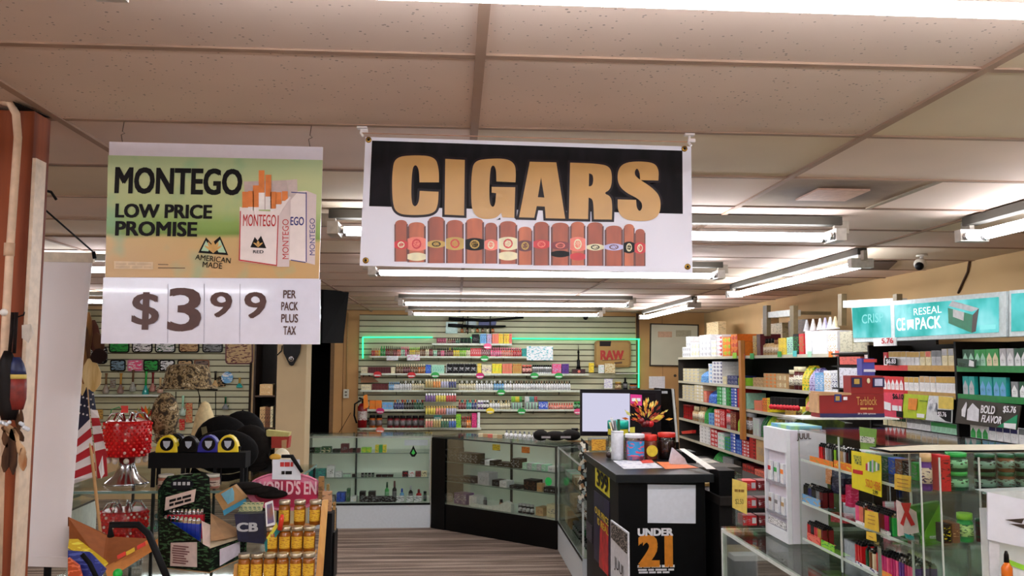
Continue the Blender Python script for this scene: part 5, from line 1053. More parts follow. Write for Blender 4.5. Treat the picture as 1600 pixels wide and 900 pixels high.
# ---- left slatwall: rolling trays and glass pipes
YL = 11.28
def tray(x0, y0, x1, y1, rim, face, ink, label, r=4):
    t = thing('rolling_tray', at((x0+x1)/2, y1, YL), label, 'tray', 'rolling trays on the left slatwall')
    M().slab(rrect(x0, y0, x1, y1, YL-.01, r), (0, .02, 0), C(rim, .35)).obj('tray_rim', t); M().slab(rrect(x0+2, y0+2, x1-2, y1-2, YL-.013, r*.7), (0, .003, 0), pr(face, ink, 22)).obj('tray_face', t)
for x0, rim, f, i, lb in ((170, 'black', 'green', 'darkgreen', 'green'), (206, 'black', 'white', 'black', 'black and white'), (242, 'black', 'white', 'darkgreen', 'white with dark pattern'), (279, 'black', 'tan', 'brown', 'tan'), (316, 'black', 'grey', 'black', 'grey')):
    tray(x0, 524, x0+32, 551, rim, f, i, '%s rolling tray whose bottom shows below the price sign' % lb)
tray(352, 512, 395, 569, 'maroon', 'tan', 'maroon', 'largest rolling tray, brown and tan, right of the others', 5)
for x0, rim, f, i, lb in ((172, 'black', (120, 150, 170), 'black', 'blue grey'), (199, (200, 120, 150), 'pink', 'white', 'pink'), (224, 'black', 'green', 'black', 'green leafed'), (249, 'black', 'white', 'black', 'zebra striped'), (277, 'black', 'tan', 'black', 'tan centred'), (303, 'brown', (110, 90, 80), 'black', 'brown')):
    tray(x0, 562, x0+24, 580, rim, f, i, '%s small rolling tray in the lower tray row' % lb, 3)
t = thing('hanging_ashtray', at(155, 556, YL), 'patterned dark rolling tray hanging tilted by the feathers', 'tray'); M().slab(rrect(142, 541, 167, 569, YL-.02, 6), (0, .02, 0), pr('black', 'silver', 24)).obj('tray_face', t)
TG = lambda c: C(c, .1, coat=.5)
def pipe(x, y0, y1, c, c2, lb):
    s = YL/FPX; a, b = at(x, y0, YL-.06), at(x, y1, YL-.06); t = thing('glass_pipe', b, lb, 'glass pipe', 'glass pipes on the left slatwall'); H = a.z-b.z
    M().lathe((b.x, b.y, b.z), [(.030, 0), (.042, H*.06), (.040, H*.18), (.020, H*.36), (.014, H*.45)], TG(c), 12).obj('base_bulb', t); M().lathe((b.x, b.y, b.z+H*.45), [(.014, 0), (.013, H*.4), (.019, H*.55)], TG(c2), 10).obj('neck', t)
    M().tube([(b.x+.03, b.y, b.z+H*.15), (b.x+.04, b.y, b.z+H*.34)], .006, TG(c2), 6).obj('side_stem', t)
for x, y0, y1, c, c2, lb in ((165, 583, 615, (150, 140, 130), (120, 90, 60), 'clear glass pipe with brown neck, first from left'), (188, 583, 615, (150, 120, 110), (190, 140, 60), 'glass pipe with amber neck, second from left'), (207, 578, 612, (160, 160, 150), (110, 70, 50), 'tall clear glass pipe with dark neck'),
    (227, 580, 620, 'teal', 'green', 'teal and green glass pipe'), (238, 582, 612, (170, 120, 110), 'darkred', 'glass pipe with a dark red neck'), (250, 590, 614, (190, 150, 130), 'tan', 'pale tan glass pipe right of the dark red one'), (336, 580, 606, 'tan', 'black', 'tan glass pipe right of the camouflage hat'), (374, 590, 606, 'teal', 'gold', 'teal round glass pipe at the right end'), (285, 618, 650, (180, 205, 190), 'mint', 'mint glass pipe behind the wire stand'), (352, 620, 640, 'grey', 'darkgreen', 'small grey glass pipe low on the wall')): pipe(x, y0, y1, c, c2, lb)
t = thing('blue_dish', at(355, 600, YL), 'round blue and white glass dish on the left slatwall', 'dish'); M().lathe(at(355, 590, YL-.04), [(.075, 0), (.07, .01), (.03, .02)], pr('skyblue', 'white', 15), 18, ax='Y').obj('plate', t)
t = thing('wall_rail', at(210, 618, YL), 'white rail shelf across the left slatwall under the pipes', 'shelf'); M().box((at(152, 618, YL).x, YL-.14, zat(200, 619, YL)), (at(262, 618, YL).x, YL-.001, zat(200, 616, YL)), ACR).obj('rail_board', t)
for x in (160, 185, 208, 226, 250, 336, 358, 374): tag(M().tube([at(x, 582, YL-.004), at(x, 582, YL-.08), at(x, 580, YL-.09)], .004, BLK, 5).obj('peg_hook'), 'black peg hook on the left slatwall', 'hook', 'black peg hooks on the left slatwall')
for k, (x0, x1, y0, y1, c, i) in enumerate(((340, 352, 588, 604, 'black', 'tan'), (290, 300, 630, 660, (200, 150, 100), 'red'), (280, 288, 655, 672, 'red', 'tan'), (150, 160, 640, 655, (200, 160, 80), 'brown'), (172, 180, 592, 606, (150, 150, 140), 'brown'))):
    tag(rect(x0, y0, x1, y1, YL-.03, .02, pr(c, i, 30), 'hanging_packet'), ['dark packet beside the blue dish', 'tan packet behind the wire stand', 'small red packet left of the tan one', 'gold packet near the flag', 'grey packet between the glass pipes'][k]+' on the left slatwall', 'packet')

# ================================================================== showcases at the back
MINT = C((226, 238, 224), .5, scale=3, var=.04); 
def showcase(name, A, B, depth, base_h, shelves, basem, framem, label, railm=BLK, endm=None, H=.96, posts=(.0, .36, 1.0)):
    A = V(A); B = V(B); u = (B-A).normalized(); L = (B-A).length; n = V((-u.y, u.x, 0)); t = thing(name, (A+B)/2+n*depth/2, label, 'display case')
    def pb(a0, a1, b0, b1, z0, z1, m, nm):
        c = [A+u*a+n*b for a, b in ((a0, b0), (a1, b0), (a1, b1), (a0, b1))]; return M().slab([V((p.x, p.y, z1)) for p in c], (0, 0, z0-z1), m).obj(nm, t)
    pb(0, L, 0, depth, 0, base_h, basem, 'base'); pb(0, L, -.003, 0, base_h-.018, base_h+.004, railm, 'kick_rail')
    pb(0, L, depth-.012, depth, base_h, H-.012, MINT, 'back_panel'); pb(.008, L-.008, .006, depth-.013, base_h+.001, base_h+.008, C((196, 208, 196), .4), 'deck')
    pb(0, L, 0, depth, H-.008, H, GLC, 'glass_top')
    for a0, a1, b0, b1 in ((0, L, 0, .012), (0, L, depth-.012, depth), (0, .012, .013, depth-.013), (L-.012, L, .013, depth-.013)): pb(a0, a1, b0, b1, H-.022, H-.009, framem, 'top_frame')
    pb(.016, L-.016, .002, .006, base_h+.005, H-.023, GL, 'front_glass'); pb(0, .004, .016, depth-.016, base_h+.001, H-.023, endm or GL, 'end_panel'); pb(L-.004, L, .016, depth-.016, base_h+.001, H-.023, endm if 0 else GL, 'end_panel')
    for a in (0, L-.014): pb(a, a+.014, 0, .014, base_h+.005, H-.023, framem, 'corner_post')
    for f in posts[1:-1]: pb(L*f, L*f+.018, depth-.032, depth-.013, base_h+.009, H-.023, C((40, 46, 42), .4), 'shelf_standard')
    for z in shelves: pb(.02, L-.02, .03, depth-.035, z-.006, z, GLC, 'glass_shelf'); pb(.02, L-.02, .026, .03, z-.006, z, C((90, 120, 110), .3), 'shelf_edge')
    return t, A, u, n, L
W1 = C((214, 224, 232), .5, var=.03)
cA = on('Y', 9.24, 478, .5); 
sc1 = showcase('glass_showcase', (cA.x-.02, 9.24, 0), (-.25, 9.24, 0), .5, .255, (.777, .52), W1, ALU, 'white based glass showcase at the back left of the aisle')
sc2 = showcase('glass_showcase', (-.235, 9.24, 0), (.955, 8.11, 0), .5, .262, (.70, .50), BLK, C((60, 66, 62), .4), 'angled glass showcase with black base in the back corner', endm=BLK, posts=(0, .42, .9, 1))
sc3 = showcase('glass_showcase', (.97, 8.10, 0), (.97, 6.55, 0), .5, .262, (.70, .50), W1, C((214, 222, 220), .35), 'white framed glass showcase between the angled case and the dark kiosk', endm=None, posts=(0, .5, 1))
# black end return of the angled case
t = thing('end_board', (-.12, 9.35, 0), 'tall black end board where the two back showcases meet', 'panel'); A = V((-.235, 9.24, 0)); u = V((.725, -.688, 0)).normalized(); n = V((.688, .725, 0)).normalized()
M().slab([A-n*.006+V((0, 0, .94)), A+u*.20-n*.006+V((0, 0, .94)), A+u*.20-n*.006, A-n*.006], -n*.004, BLK).obj('board', t)
def inside(sc, z, items, place):
    t, A, u, n, L = sc; rz = math.atan2(u.y, u.x)
    for f0, f1, cnt, kind, cs, as_, h, dep in items:
        cs = cs.split(); as_ = as_.split()
        for i in range(cnt):
            f = f0+(f1-f0)*(i+.5)/cnt; w_ = L*(f1-f0)/cnt*.94; d = dep
            if kind in ('bottle', 'jar', 'cone', 'can', 'vial'): d = w_
            d = min(d, .16); P = A+u*(L*f)+n*(.06+d/2); P.z = z+.0015
            put(kind, cs[i % len(cs)], as_[i % len(as_)], w_, h, d, P, rz, place)
i1 = 'on %s of white based showcase'
inside(sc1, .777, [(.03, .11, 2, 'plain', 'black darkgreen', 'grey', .05, .1), (.12, .2, 2, 'box', 'darkgreen', 'cream', .06, .1), (.21, .27, 2, 'plain', 'black', 'darkgreen', .035, .1), (.275, .34, 1, 'plain', 'maroon', 'grey', .09, .1), (.345, .43, 3, 'plain', 'maroon black', 'brown', .04, .1), (.44, .52, 2, 'box', 'lime', 'yellow', .05, .1), (.55, .64, 3, 'box', 'yellow green', 'green', .075, .1)], i1 % 'top shelf')
inside(sc1, .52, [(.03, .16, 2, 'box', (60, 120, 150) and 'teal', 'navy', .085, .1), (.17, .23, 1, 'plain', 'white', 'grey', .12, .1), (.235, .29, 1, 'box', 'white', 'silver', .055, .1), (.30, .36, 4, 'vial', 'mint', 'grey', .04, .03), (.37, .40, 1, 'plain', 'black', 'grey', .03, .05), (.44, .55, 4, 'jar', 'black darkgreen', 'black', .042, .05), (.56, .70, 3, 'plain', 'black', 'maroon', .022, .07), (.77, .87, 2, 'box', 'black white', 'red', .055, .07), (.875, .97, 2, 'box', 'darkred cream', 'black', .055, .07)], i1 % 'lower glass shelf')
inside(sc1, .265, [(.14, .20, 1, 'plain', 'black', 'grey', .10, .1), (.21, .24, 1, 'plain', 'grey', 'silver', .06, .1), (.25, .32, 2, 'box', 'blue', 'navy', .09, .12), (.33, .355, 1, 'plain', 'darkgreen', 'grey', .13, .1), (.36, .41, 1, 'box', 'white', 'cream', .05, .12), (.43, .48, 1, 'plain', 'black', 'grey', .10, .1), (.50, .56, 1, 'plain', 'black', 'grey', .10, .1), (.63, .67, 1, 'bottle', 'green', 'darkgreen', .20, .05), (.69, .73, 1, 'bottle', 'black', 'maroon', .21, .05), (.75, .79, 1, 'bottle', 'skyblue', 'blue', .13, .05), (.82, .86, 1, 'bottle', 'black', 'silver', .16, .05), (.88, .93, 1, 'bottle', 'red', 'darkred', .12, .05), (.94, .97, 1, 'jar', 'darkgreen', 'black', .10, .05)], i1 % 'floor')
t_, A, u, n, L = sc1
for f0, f1, c, lb in ((.44, .72, 'black', 'long black case'), (.73, .79, 'white', 'white block under the blue bottle'), (.81, .86, 'white', 'white block under the black bottle'), (.87, .93, 'white', 'white block under the red bottle')):
    tag(M().box((A.x+L*f0, 9.255, .265), (A.x+L*f1, 9.29, .325), pr(c, 'grey', 40)).obj('low_box'), lb+' at the front of the white based showcase', 'box')
t = thing('green_keychain', V((A.x+L*.86, 9.225, .74)), 'green and black star shaped keychain on the front of white based showcase', 'keychain'); M().slab([V((A.x+L*.86+a*.04, 9.232, .80+b*.06)) for a, b in ((-1, -.4), (-.5, .2), (0, 1), (.5, .2), (1, -.4), (.4, -1), (-.4, -1))], (0, .004, 0), BLK).obj('tag_body', t); M().slab([V((A.x+L*.86+a*.02, 9.230, .79+b*.03)) for a, b in ((-1, -.4), (0, 1), (1, -.4), (0, -1))], (0, .002, 0), C((70, 220, 90), .4)).obj('green_star', t)
tag(M().box((A.x+L*.78, 9.42, .84), (A.x+L*.97, 9.43, .90), PAPER).obj('notice_card'), 'white notice inside the top right of the back showcase', 'sign')
i2 = 'on %s of angled showcase'
inside(sc2, .70, [(.03, .10, 2, 'plain', 'black', 'silver', .11, .12), (.11, .18, 2, 'box', 'black', 'grey', .14, .12), (.19, .36, 4, 'box', 'black', 'silver', .10, .12), (.38, .50, 3, 'plain', 'black white', 'grey', .05, .12), (.52, .62, 2, 'plain', 'black', 'silver', .04, .12), (.63, .70, 2, 'box', 'black', 'silver', .09, .12), (.72, .90, 5, 'box', 'mint silver', 'white', .06, .1), (.91, .98, 1, 'plain', 'white', 'grey', .05, .1)], i2 % 'upper shelf')
inside(sc2, .50, [(.05, .2, 3, 'plain', 'black', 'grey', .05, .12), (.21, .34, 4, 'plain', 'black', 'silver', .06, .12), (.36, .46, 1, 'plain', 'silver', 'grey', .12, .14), (.48, .6, 2, 'plain', 'black white', 'grey', .06, .12), (.62, .70, 2, 'plain', 'black', 'grey', .03, .1), (.73, .82, 2, 'box', 'black', 'brown', .10, .12), (.83, .87, 1, 'plain', 'tan', 'orange', .08, .05), (.88, .97, 2, 'plain', 'black', 'silver', .05, .1)], i2 % 'lower shelf')
inside(sc2, .272, [(.06, .12, 1, 'bottle', 'grey', 'black', .13, .05), (.16, .27, 2, 'box', 'purple', 'white', .11, .12), (.29, .36, 1, 'plain', 'white', 'silver', .10, .12), (.40, .43, 1, 'vial', 'black', 'grey', .10, .03), (.53, .56, 1, 'vial', 'brown', 'black', .10, .03), (.68, .80, 4, 'jar', 'black', 'silver', .09, .05), (.82, .88, 1, 'plain', 'tan', 'brown', .08, .12), (.90, .98, 1, 'plain', 'cream', 'grey', .12, .1)], i2 % 'floor')
t_, A, u, n, L = sc2; P = A+u*L*.5+n*.06; P.z = .272
t = thing('white_device', P, 'long white curved device lying in the angled showcase', 'device'); q = [A+u*L*f+n*.012+V((0, 0, z)) for f, z in ((.33, .275), (.66, .275), (.66, .36), (.62, .38), (.56, .33), (.45, .305), (.33, .31))]
M().slab(q, n*.04, C((226, 234, 226), .3)).obj('shell', t)
for f, c, lb in ((.5, 'yellow', 'yellow price card taped inside the angled showcase top'), (.73, 'orange', 'orange price card taped inside the angled showcase top')):
    P = A+u*L*f+n*.03; P.z = .86; tag(M().slab([P+V((0, 0, .06)), P+u*.10+V((0, 0, .06)), P+u*.10, P], n*.003, pr(c, 'brown', 40)).obj('price_card'), lb, 'sign')
P = A+u*L*.95-n*.012; P.z = .62; tag(M().slab([P+u*.04*math.cos(k*.52)+V((0, 0, .04*math.sin(k*.52))) for k in range(12)], n*.003, C((50, 220, 110), .4)).obj('round_sticker'), 'round bright green sticker near the right end of the angled showcase', 'sticker')
i3 = 'on %s of white framed showcase'
inside(sc3, .70, [(.05, .3, 4, 'box', 'silver mint', 'white', .05, .1), (.35, .6, 4, 'plain', 'tan cream', 'brown', .06, .1), (.65, .95, 5, 'bottle', 'brown grey', 'black', .08, .1)], i3 % 'upper shelf')
inside(sc3, .50, [(.05, .2, 3, 'plain', 'grey', 'brown', .1, .1), (.25, .45, 3, 'plain', 'tan', 'brown', .08, .1), (.5, .9, 6, 'jar', 'brown black', 'silver', .09, .1)], i3 % 'lower shelf')
inside(sc3, .272, [(.03, .12, 1, 'plain', 'cream', 'grey', .14, .1), (.14, .3, 2, 'box', 'tan', 'brown', .12, .1), (.33, .6, 5, 'jar', 'black darkgreen', 'grey', .09, .1), (.63, .95, 6, 'bottle', 'black', 'darkgreen', .1, .1)], i3 % 'floor')
# things on top of the cases: bottle row, black bag
t_, A, u, n, L = sc2
for k in range(9): f = .50+.036*k; put('bottle', 'white', 'grey', .045, .085, .04, A+u*L*f+n*.25+V((0, 0, .9615)), 0, 'in row on top of angled showcase')
for k in range(5): f = .30+.04*k; put('plain', ['cream', 'tan', 'salmon'][k % 3], 'grey', .05, .035, .05, A+u*L*f+n*.22+V((0, 0, .9615)), 0, 'lying on top of the angled showcase')
t = thing('black_bag', A+u*L*1.0+n*.36+V((0, 0, .961)), 'long black bag with pale patches on top of showcase by monitor', 'bag')
for k, (x, w_, h) in enumerate(((845, 20, 17), (868, 30, 15), (892, 26, 17))): c = on('Y', 8.55, x, .965); s = 8.55/FPX; M().ball(c+V((0, 0, h*s*.5)), 1, BC2, sx=w_*s*.6, sy=.12, sz=h*s*.5, n=14, k=8).obj(('bag_body', 'bag_body', 'bag_end')[k], t)
for x0, x1 in ((846, 860), (876, 892)): M().slab([on('Y', 8.42, x0, 1.0), on('Y', 8.42, x1, 1.0), on('Y', 8.42, x1, 1.02), on('Y', 8.42, x0, 1.02)], (0, .004, 0), C((170, 160, 160), .5)).obj('pale_patch', t)
put('jar', 'maroon', 'black', .08, .10, .08, on('Y', 8.9, 898, .962), 0, 'behind the black bag')
# ================================================================== kiosk
KX0, KX1, KY0, KY1, KZ = .975, 1.575, 5.18, 6.50, 1.063
ks = thing('black_kiosk', ((KX0+KX1)/2, (KY0+KY1)/2, 0), 'black square sales kiosk in the middle with white and orange age notice', 'counter')
BK = C((7, 7, 9), .45, scale=20, var=.3)
M().box((KX0+.0, KY0, KZ-.05), (KX1, KY1, KZ), C((34, 36, 38), .3)).obj('worktop', ks, bevel=.004); M().box((KX0+.02, KY0+.045, 0), (KX1-.045, KY1-.01, KZ-.051), BK).obj('cabinet_body', ks)
KF = KY0+.045
def kp(x, y, d=0.): return at(x, y, KF-d)
M().slab([kp(1012, 757, .004), kp(1087, 758, .004), kp(1087, 818, .004), kp(1012, 817, .004)], (0, .003, 0), PAPER).obj('blank_paper', ks)
WL2 = C((240, 240, 244), .5); ORG = C((226, 140, 36), .5)
def kt(s, x0, y0, x1, y1, m, bold): A, B = kp(x0, y0), kp(x1, y1); text('lettering', s, A, V((B.x, B.y, kp(x0, y1).z)), m, ks, off=(0, -.002, 0), bold=bold)
kt('UNDER', 997, 826, 1051, 837, WL2, .05); kt('21', 1000, 838, 1048, 884, ORG, .05); kt('~2-3-4-3-2', 996, 883, 1054, 887, WL2, .01); kt('~3-2-4-2', 997, 889, 1053, 892, WL2, .01); kt('~4-3-2-3', 998, 893, 1046, 896, WL2, .01)
# left flank of the kiosk: plane X
KL = KX0+.02
def lp(x, y, d=0.): return atX(x, y, KL-d)
def lflat(pts, m, nm, d=.004, **k): return M().slab([lp(x, y, d) for x, y in pts], (.003, 0, 0), m).obj(nm, ks, **k)
lflat([(930, 720), (952, 733), (952, 778), (930, 759)], C((216, 206, 40), .5), 'yellow_price_card', label='yellow price card reading 3.99')
def lt(s, x0, y0, x1, y1, m, bold=.02, d=.0065):
    A = lp(x0, y0, d); B = lp(x1, y1, d); B.z = lp(x0, y1, d).z; text('lettering', s, A, B, m, ks, off=(-.002, 0, 0), bold=bold)
lt('399', 933, 733, 950, 757, INK, .03)
lflat([(928, 766), (952, 784), (953, 900), (928, 872)], C((24, 14, 60), .4, scale=12, var=.5), 'poster', label='dark blue poster with yellow words and a red figure'); lflat([(938, 812), (950, 822), (950, 900), (936, 885)], C((190, 30, 36), .5, scale=15, var=.4), 'red_picture', .006)
YEL = C((230, 200, 50), .5); lt('OUR PRICE', 930, 790, 951, 800, YEL, .02, .006); lt('IS REAL', 934, 808, 951, 818, YEL, .02, .006)
lflat([(916, 812), (925, 822), (925, 850), (916, 840)], pr((60, 50, 70), (20, 18, 24), 30), 'small_poster', .004)
# free-standing product easel by the flank
t = thing('floor_sign', atX(966, 900, .93), 'white floor sign with dark header leaning at the kiosk corner', 'sign')
def ep(x, y, d=0.): return atX(x, y, .925-d)
M().slab([ep(954, 812), ep(981, 832), ep(983, 1010), ep(954, 960)], (.008, 0, 0), C((222, 224, 232), .4)).obj('board', t); M().slab([ep(955, 815, .001), ep(980, 834, .001), ep(980, 866, .001), ep(955, 840, .001)], (-.002, 0, 0), pr((30, 26, 26), (180, 170, 160), 40)).obj('header_panel', t)
A = ep(960, 868, .002); B = ep(976, 894, .002); B.z = ep(960, 890, .002).z; text('lettering', 'JUUL', A, B, INK, t, off=(-.001, 0, 0), bold=-.005)
# hanging keychain strip at the far left corner
t = thing('keychain_strip', V((.95, 6.45, .8)), 'strip crowded with small white and dark trinket cards at the kiosk corner', 'display strip'); rr = random.Random(7)
M().slab([at(908, 684, 6.54), at(919, 694, 6.54), at(920, 788, 6.54), at(908, 770, 6.54)], (0, .006, 0), C((40, 38, 36), .6)).obj('strip_board', t)
for k in range(34):
    x = rr.uniform(905, 919); y = 694+k*2.7; m_ = C([(220, 214, 196), (210, 206, 190), (60, 56, 50), (150, 170, 170), (190, 150, 110)][k % 5], .4); c = at(x, y, 6.533-rr.uniform(0, .012))
    M().rbox(c, (.022, .004, .034), (rr.uniform(-.3, .3), rr.uniform(-.6, .6), 0), m_).obj('trinket_card', t)
# ---- things on top of the kiosk
def kj(x, y_top, y_bot, w_, name, label, glass, lidc, lid_frac, labelc, fill=None, cat='jar', ydepth=None):
    Z = KZ+.001; P = atZ(x, y_bot, Z); k = proj(P)[2]/FPX; H = (y_bot-y_top)*k; r = w_*k/2; P.y += r*.6
    t = thing(name, P, label, cat)
    M().lathe(P, [(r*.92, .0), (r, .006), (r, H*(1-lid_frac)-.008), (r*.92, H*(1-lid_frac))], glass, 20).obj('jar_body', t)
    M().lathe(P+V((0, 0, H*(1-lid_frac))), [(r*.98, 0), (r*1.0, .002), (r, H*lid_frac-.003), (r*.95, H*lid_frac)], C(lidc, .35), 20).obj('lid', t)
    if fill: M().lathe(P+V((0, 0, .005)), [(r*.88, 0), (r*.88, H*(1-lid_frac)*.8)], fill, 16).obj('contents', t)
    if labelc:
        mm = M(); n = 10; zz0, zz1 = H*.18, H*(1-lid_frac)*.86; pts = [(math.sin(a)*r*1.015, -math.cos(a)*r*1.015) for a in [-1+2*q/n for q in range(n+1)]]
        mm.add([P+V((a, b, zz0)) for a, b in pts]+[P+V((a, b, zz1)) for a, b in pts], [(q, q+1, q+n+2, q+n+1) for q in range(n)], labelc, True); mm.obj('paper_label', t)
    return t, P, r, H
kj(994, 679, 720, 31, 'candy_jar', 'clear candy jar with white lid and blue label on the kiosk', glassmat((232, 226, 232), .2), (220, 222, 230), .14, pr((50, 150, 210), (230, 90, 120), 18), pr((210, 120, 160), (90, 140, 210), 40))
t, P, r, H = kj(1018, 680, 718, 21, 'candy_jar', 'small jar with red lid and yellow round label on the kiosk', C((120, 60, 40), .2), (206, 44, 34), .24, None)
M().lathe(P+V((0, -r-.003, H*.36)), [(r*.85, 0), (r*.85, .003)], C((236, 214, 60), .4), 18, ax='Y').obj('round_label', t)
kj(1044, 677, 718, 28, 'candy_jar', 'large dark filled jar with red lid on the kiosk', glassmat((190, 170, 165), .2), (206, 44, 34), .16, None, pr((60, 24, 22), (20, 12, 12), 60))
t, P, r, H = kj(966, 674, 719, 20, 'white_cup', 'white cup stuffed with cards and sticks on the kiosk', C((222, 226, 234), .3), (222, 226, 234), .05, None, None, 'cup')
for k, (a, b) in enumerate(((-.05, .09), (-.03, .07), (.0, .08), (-.06, .06))): M().slab([P+V((a*.5, 0, H*.8)), P+V((a*.5+.02, 0, H*.8)), P+V((a+.02, 0, H+b)), P+V((a, 0, H+b))], (0, .003, 0), C(['white', 'grey', 'darkgreen', 'cream'][k], .5)).obj('card_stick', t)
Zt = KZ
t = thing('teal_lid_tub', atZ(966, 706, KZ+.001), 'tall clear tub with teal lid and yellow band behind the cup', 'tub'); P = V(t.location); k = proj(P)[2]/FPX; zt = at(966, 657, P.y).z; r = 16*k
M().lathe(P, [(r, 0), (r, zt-.06-P.z)], glassmat((220, 228, 220), .15), 18).obj('tub_body', t); M().lathe((P.x, P.y, zt-.06), [(r*1.02, -.045), (r*1.02, -.001)], C((226, 216, 60), .4), 18, cap=False).obj('yellow_band', t); M().lathe((P.x, P.y, zt-.06), [(r*1.05, 0), (r*1.05, .05), (r, .06)], C((40, 190, 170), .35), 18).obj('lid', t)
t = thing('clear_box', atZ(932, 705, KZ+.001), 'clear acrylic box with a yellow card at the kiosk back corner', 'box'); P = V(t.location); k = proj(P)[2]/FPX; 
M().box((P.x-12*k, P.y-.04, P.z), (P.x+18*k, P.y+.05, P.z+20*k), glassmat((226, 230, 230), .25)).obj('acrylic_body', t); M().box((P.x-9*k, P.y-.045, P.z+2*k), (P.x+13*k, P.y-.042, P.z+19*k), pr((232, 176, 60), (190, 120, 40), 60)).obj('yellow_card', t)
t = thing('dark_figure', atZ(952, 716, KZ+.001), 'small dark lump beside the white cup on the kiosk', 'trinket'); P = V(t.location); M().ball(P+V((0, 0, .022)), .024, C((50, 34, 34), .4, scale=60, var=.5), sz=.9).obj('lump', t)
def ktop(pts, z, m, nm, lb, cat, th=.001): return tag(M().slab([atZ(x, y, KZ+z) for x, y in pts], (0, 0, th), m).obj(nm), lb, cat)
ktop([(958, 720), (1015, 718), (1036, 731), (975, 733)], .002, pr((226, 226, 232), (180, 182, 200), 20), 'paper_sheet', 'white printed papers lying on the kiosk top', 'paper')
ktop([(1026, 722), (1060, 722), (1092, 731), (1040, 733)], .002, C((232, 130, 80), .5), 'paper_sheet', 'orange sheet lying on the right side of kiosk top', 'paper')
ktop([(1000, 719), (1018, 718), (1022, 723), (1004, 724)], .0045, C((220, 80, 70), .5), 'red_card', 'small red card on the white papers', 'card')
t = thing('folded_card', atZ(1060, 726, KZ+.001), 'white folded card standing on the orange sheet', 'card'); Yq = V(t.location).y
M().slab([at(1047, 722, Yq), at(1052, 700, Yq), at(1070, 716, Yq), at(1075, 727, Yq), at(1048, 725, Yq)], (0, .04, 0), C((214, 214, 226), .5)).obj('card_sheet', t)
t = thing('long_card', atZ(1090, 722, KZ+.02), 'long white strip leaning back from the folded card', 'card'); M().slab([at(1062, 702, Yq+.1), at(1070, 702, Yq+.1), at(1118, 733, KY0+.02), at(1104, 733, KY0+.02)], (0, .01, .004), C((226, 222, 214), .5)).obj('card_sheet', t)
# ---- monitors
Ym = 6.9
t = thing('monitor', at(958, 678, Ym), 'wide monitor with a pale lavender screen behind the kiosk', 'monitor')
def mr(x0, y0, x1, y1, d, m, nm, **k): return M().slab([at(x0, y0, Ym-d), at(x1, y0+(x1-x0)*.012, Ym-d), at(x1, y1+(x1-x0)*.006, Ym-d), at(x0, y1, Ym-d)], (0, .004 if d > .004 else .04, 0), m).obj(nm, t, **k)
mr(907, 608, 1033, 681, 0, C((22, 18, 22), .35), 'bezel'); mr(910, 614, 984, 674, .006, lampmat((196, 194, 216), .62), 'lit_screen', label='lavender lit part of the screen'); mr(985, 614, 1024, 674, .006, C((30, 26, 30), .15), 'dark_screen')
c = at(965, 680, Ym+.02); M().box((c.x-.04, Ym+.005, 1.0), (c.x+.04, Ym+.03, c.z), BLK).obj('stand_neck', t); M().box((c.x-.12, Ym-.08, .962), (c.x+.12, Ym+.1, .975), BLK).obj('stand_foot', t)
t = thing('monitor', at(1040, 680, 7.0), 'narrow dark monitor with pale edge right of the lavender screen', 'monitor'); 
M().slab([at(1022, 606, 7.15), at(1052, 608, 7.0), at(1058, 690, 7.0), at(1022, 690, 7.15)], (.02, .03, 0), C((14, 14, 16), .2)).obj('bezel', t); M().slab([at(1050, 607, 6.99), at(1053, 608, 6.99), at(1060, 690, 6.99), at(1057, 690, 6.99)], (0, .03, 0), C((200, 200, 196), .4)).obj('pale_edge', t)
M().slab([at(1034, 611, 7.07), at(1043, 611, 7.03), at(1043, 615, 7.03), at(1034, 615, 7.07)], (0, -.003, 0), C('silver', .3)).obj('round_badge', t)
M().box((at(1040, 690, 7.1).x-.1, 7.05, .931), (at(1040, 690, 7.1).x+.1, 7.2, at(1040, 690, 7.1).z), BLK).obj('stand_foot', t)
# magenta card and flowers in a red vase
tag(M().slab([at(985, 616, 6.888), at(1003, 617, 6.888), at(1003, 634, 6.888), at(985, 633, 6.888)], (0, .003, 0), C((222, 50, 140), .5)).obj('magenta_card'), 'magenta card stuck on the monitor above the flowers', 'card')
text('lettering', '~3-3', at(987, 622, 6.886), at(1001, 627, 6.886), WL2, bpy.data.objects['magenta_card'], bold=.03)
t = thing('flower_bouquet', atZ(1010, 676, KZ+.1), 'autumn bouquet of orange and yellow artificial flowers in a red vase', 'flowers'); Yb_ = 6.30; rr = random.Random(5); c0 = at(1010, 655, Yb_)
M().lathe((c0.x, Yb_, KZ+.001), [(.035, 0), (.045, .04), (.05, .09), (.03, .14), (.038, .16)], C((150, 20, 26), .3), 16).obj('vase', t)
for k in range(70):
    a = rr.uniform(-1.45, 1.45); L_ = rr.uniform(.05, .17); ph = rr.uniform(-.6, .6); d = V((math.sin(a), ph*.5, math.cos(a)*.9)).normalized(); p = c0+V((0, 0, -.02))+d*L_; s_ = rr.uniform(.012, .03); q = d.cross(V((0, 1, 0))).normalized()*s_*.35
    M().slab([p-d*s_, p+q+V((0, -.006, 0)), p+d*s_, p-q+V((0, -.006, 0))], (0, .003, 0), C([(236, 170, 60), (226, 120, 40), (190, 40, 36), (240, 200, 90), (150, 50, 30), (230, 220, 120)][rr.randrange(6)], .6)).obj('petal', t)
for a, b, c in ((-.09, .10, 'darkred'), (-.05, -.02, 'maroon'), (.05, -.01, 'red'), (.0, .0, 'darkred')): M().ball(c0+V((a*.5, -.03, b*.2-.03)), .024, C(c, .4), n=10, k=6).obj('berry', t)
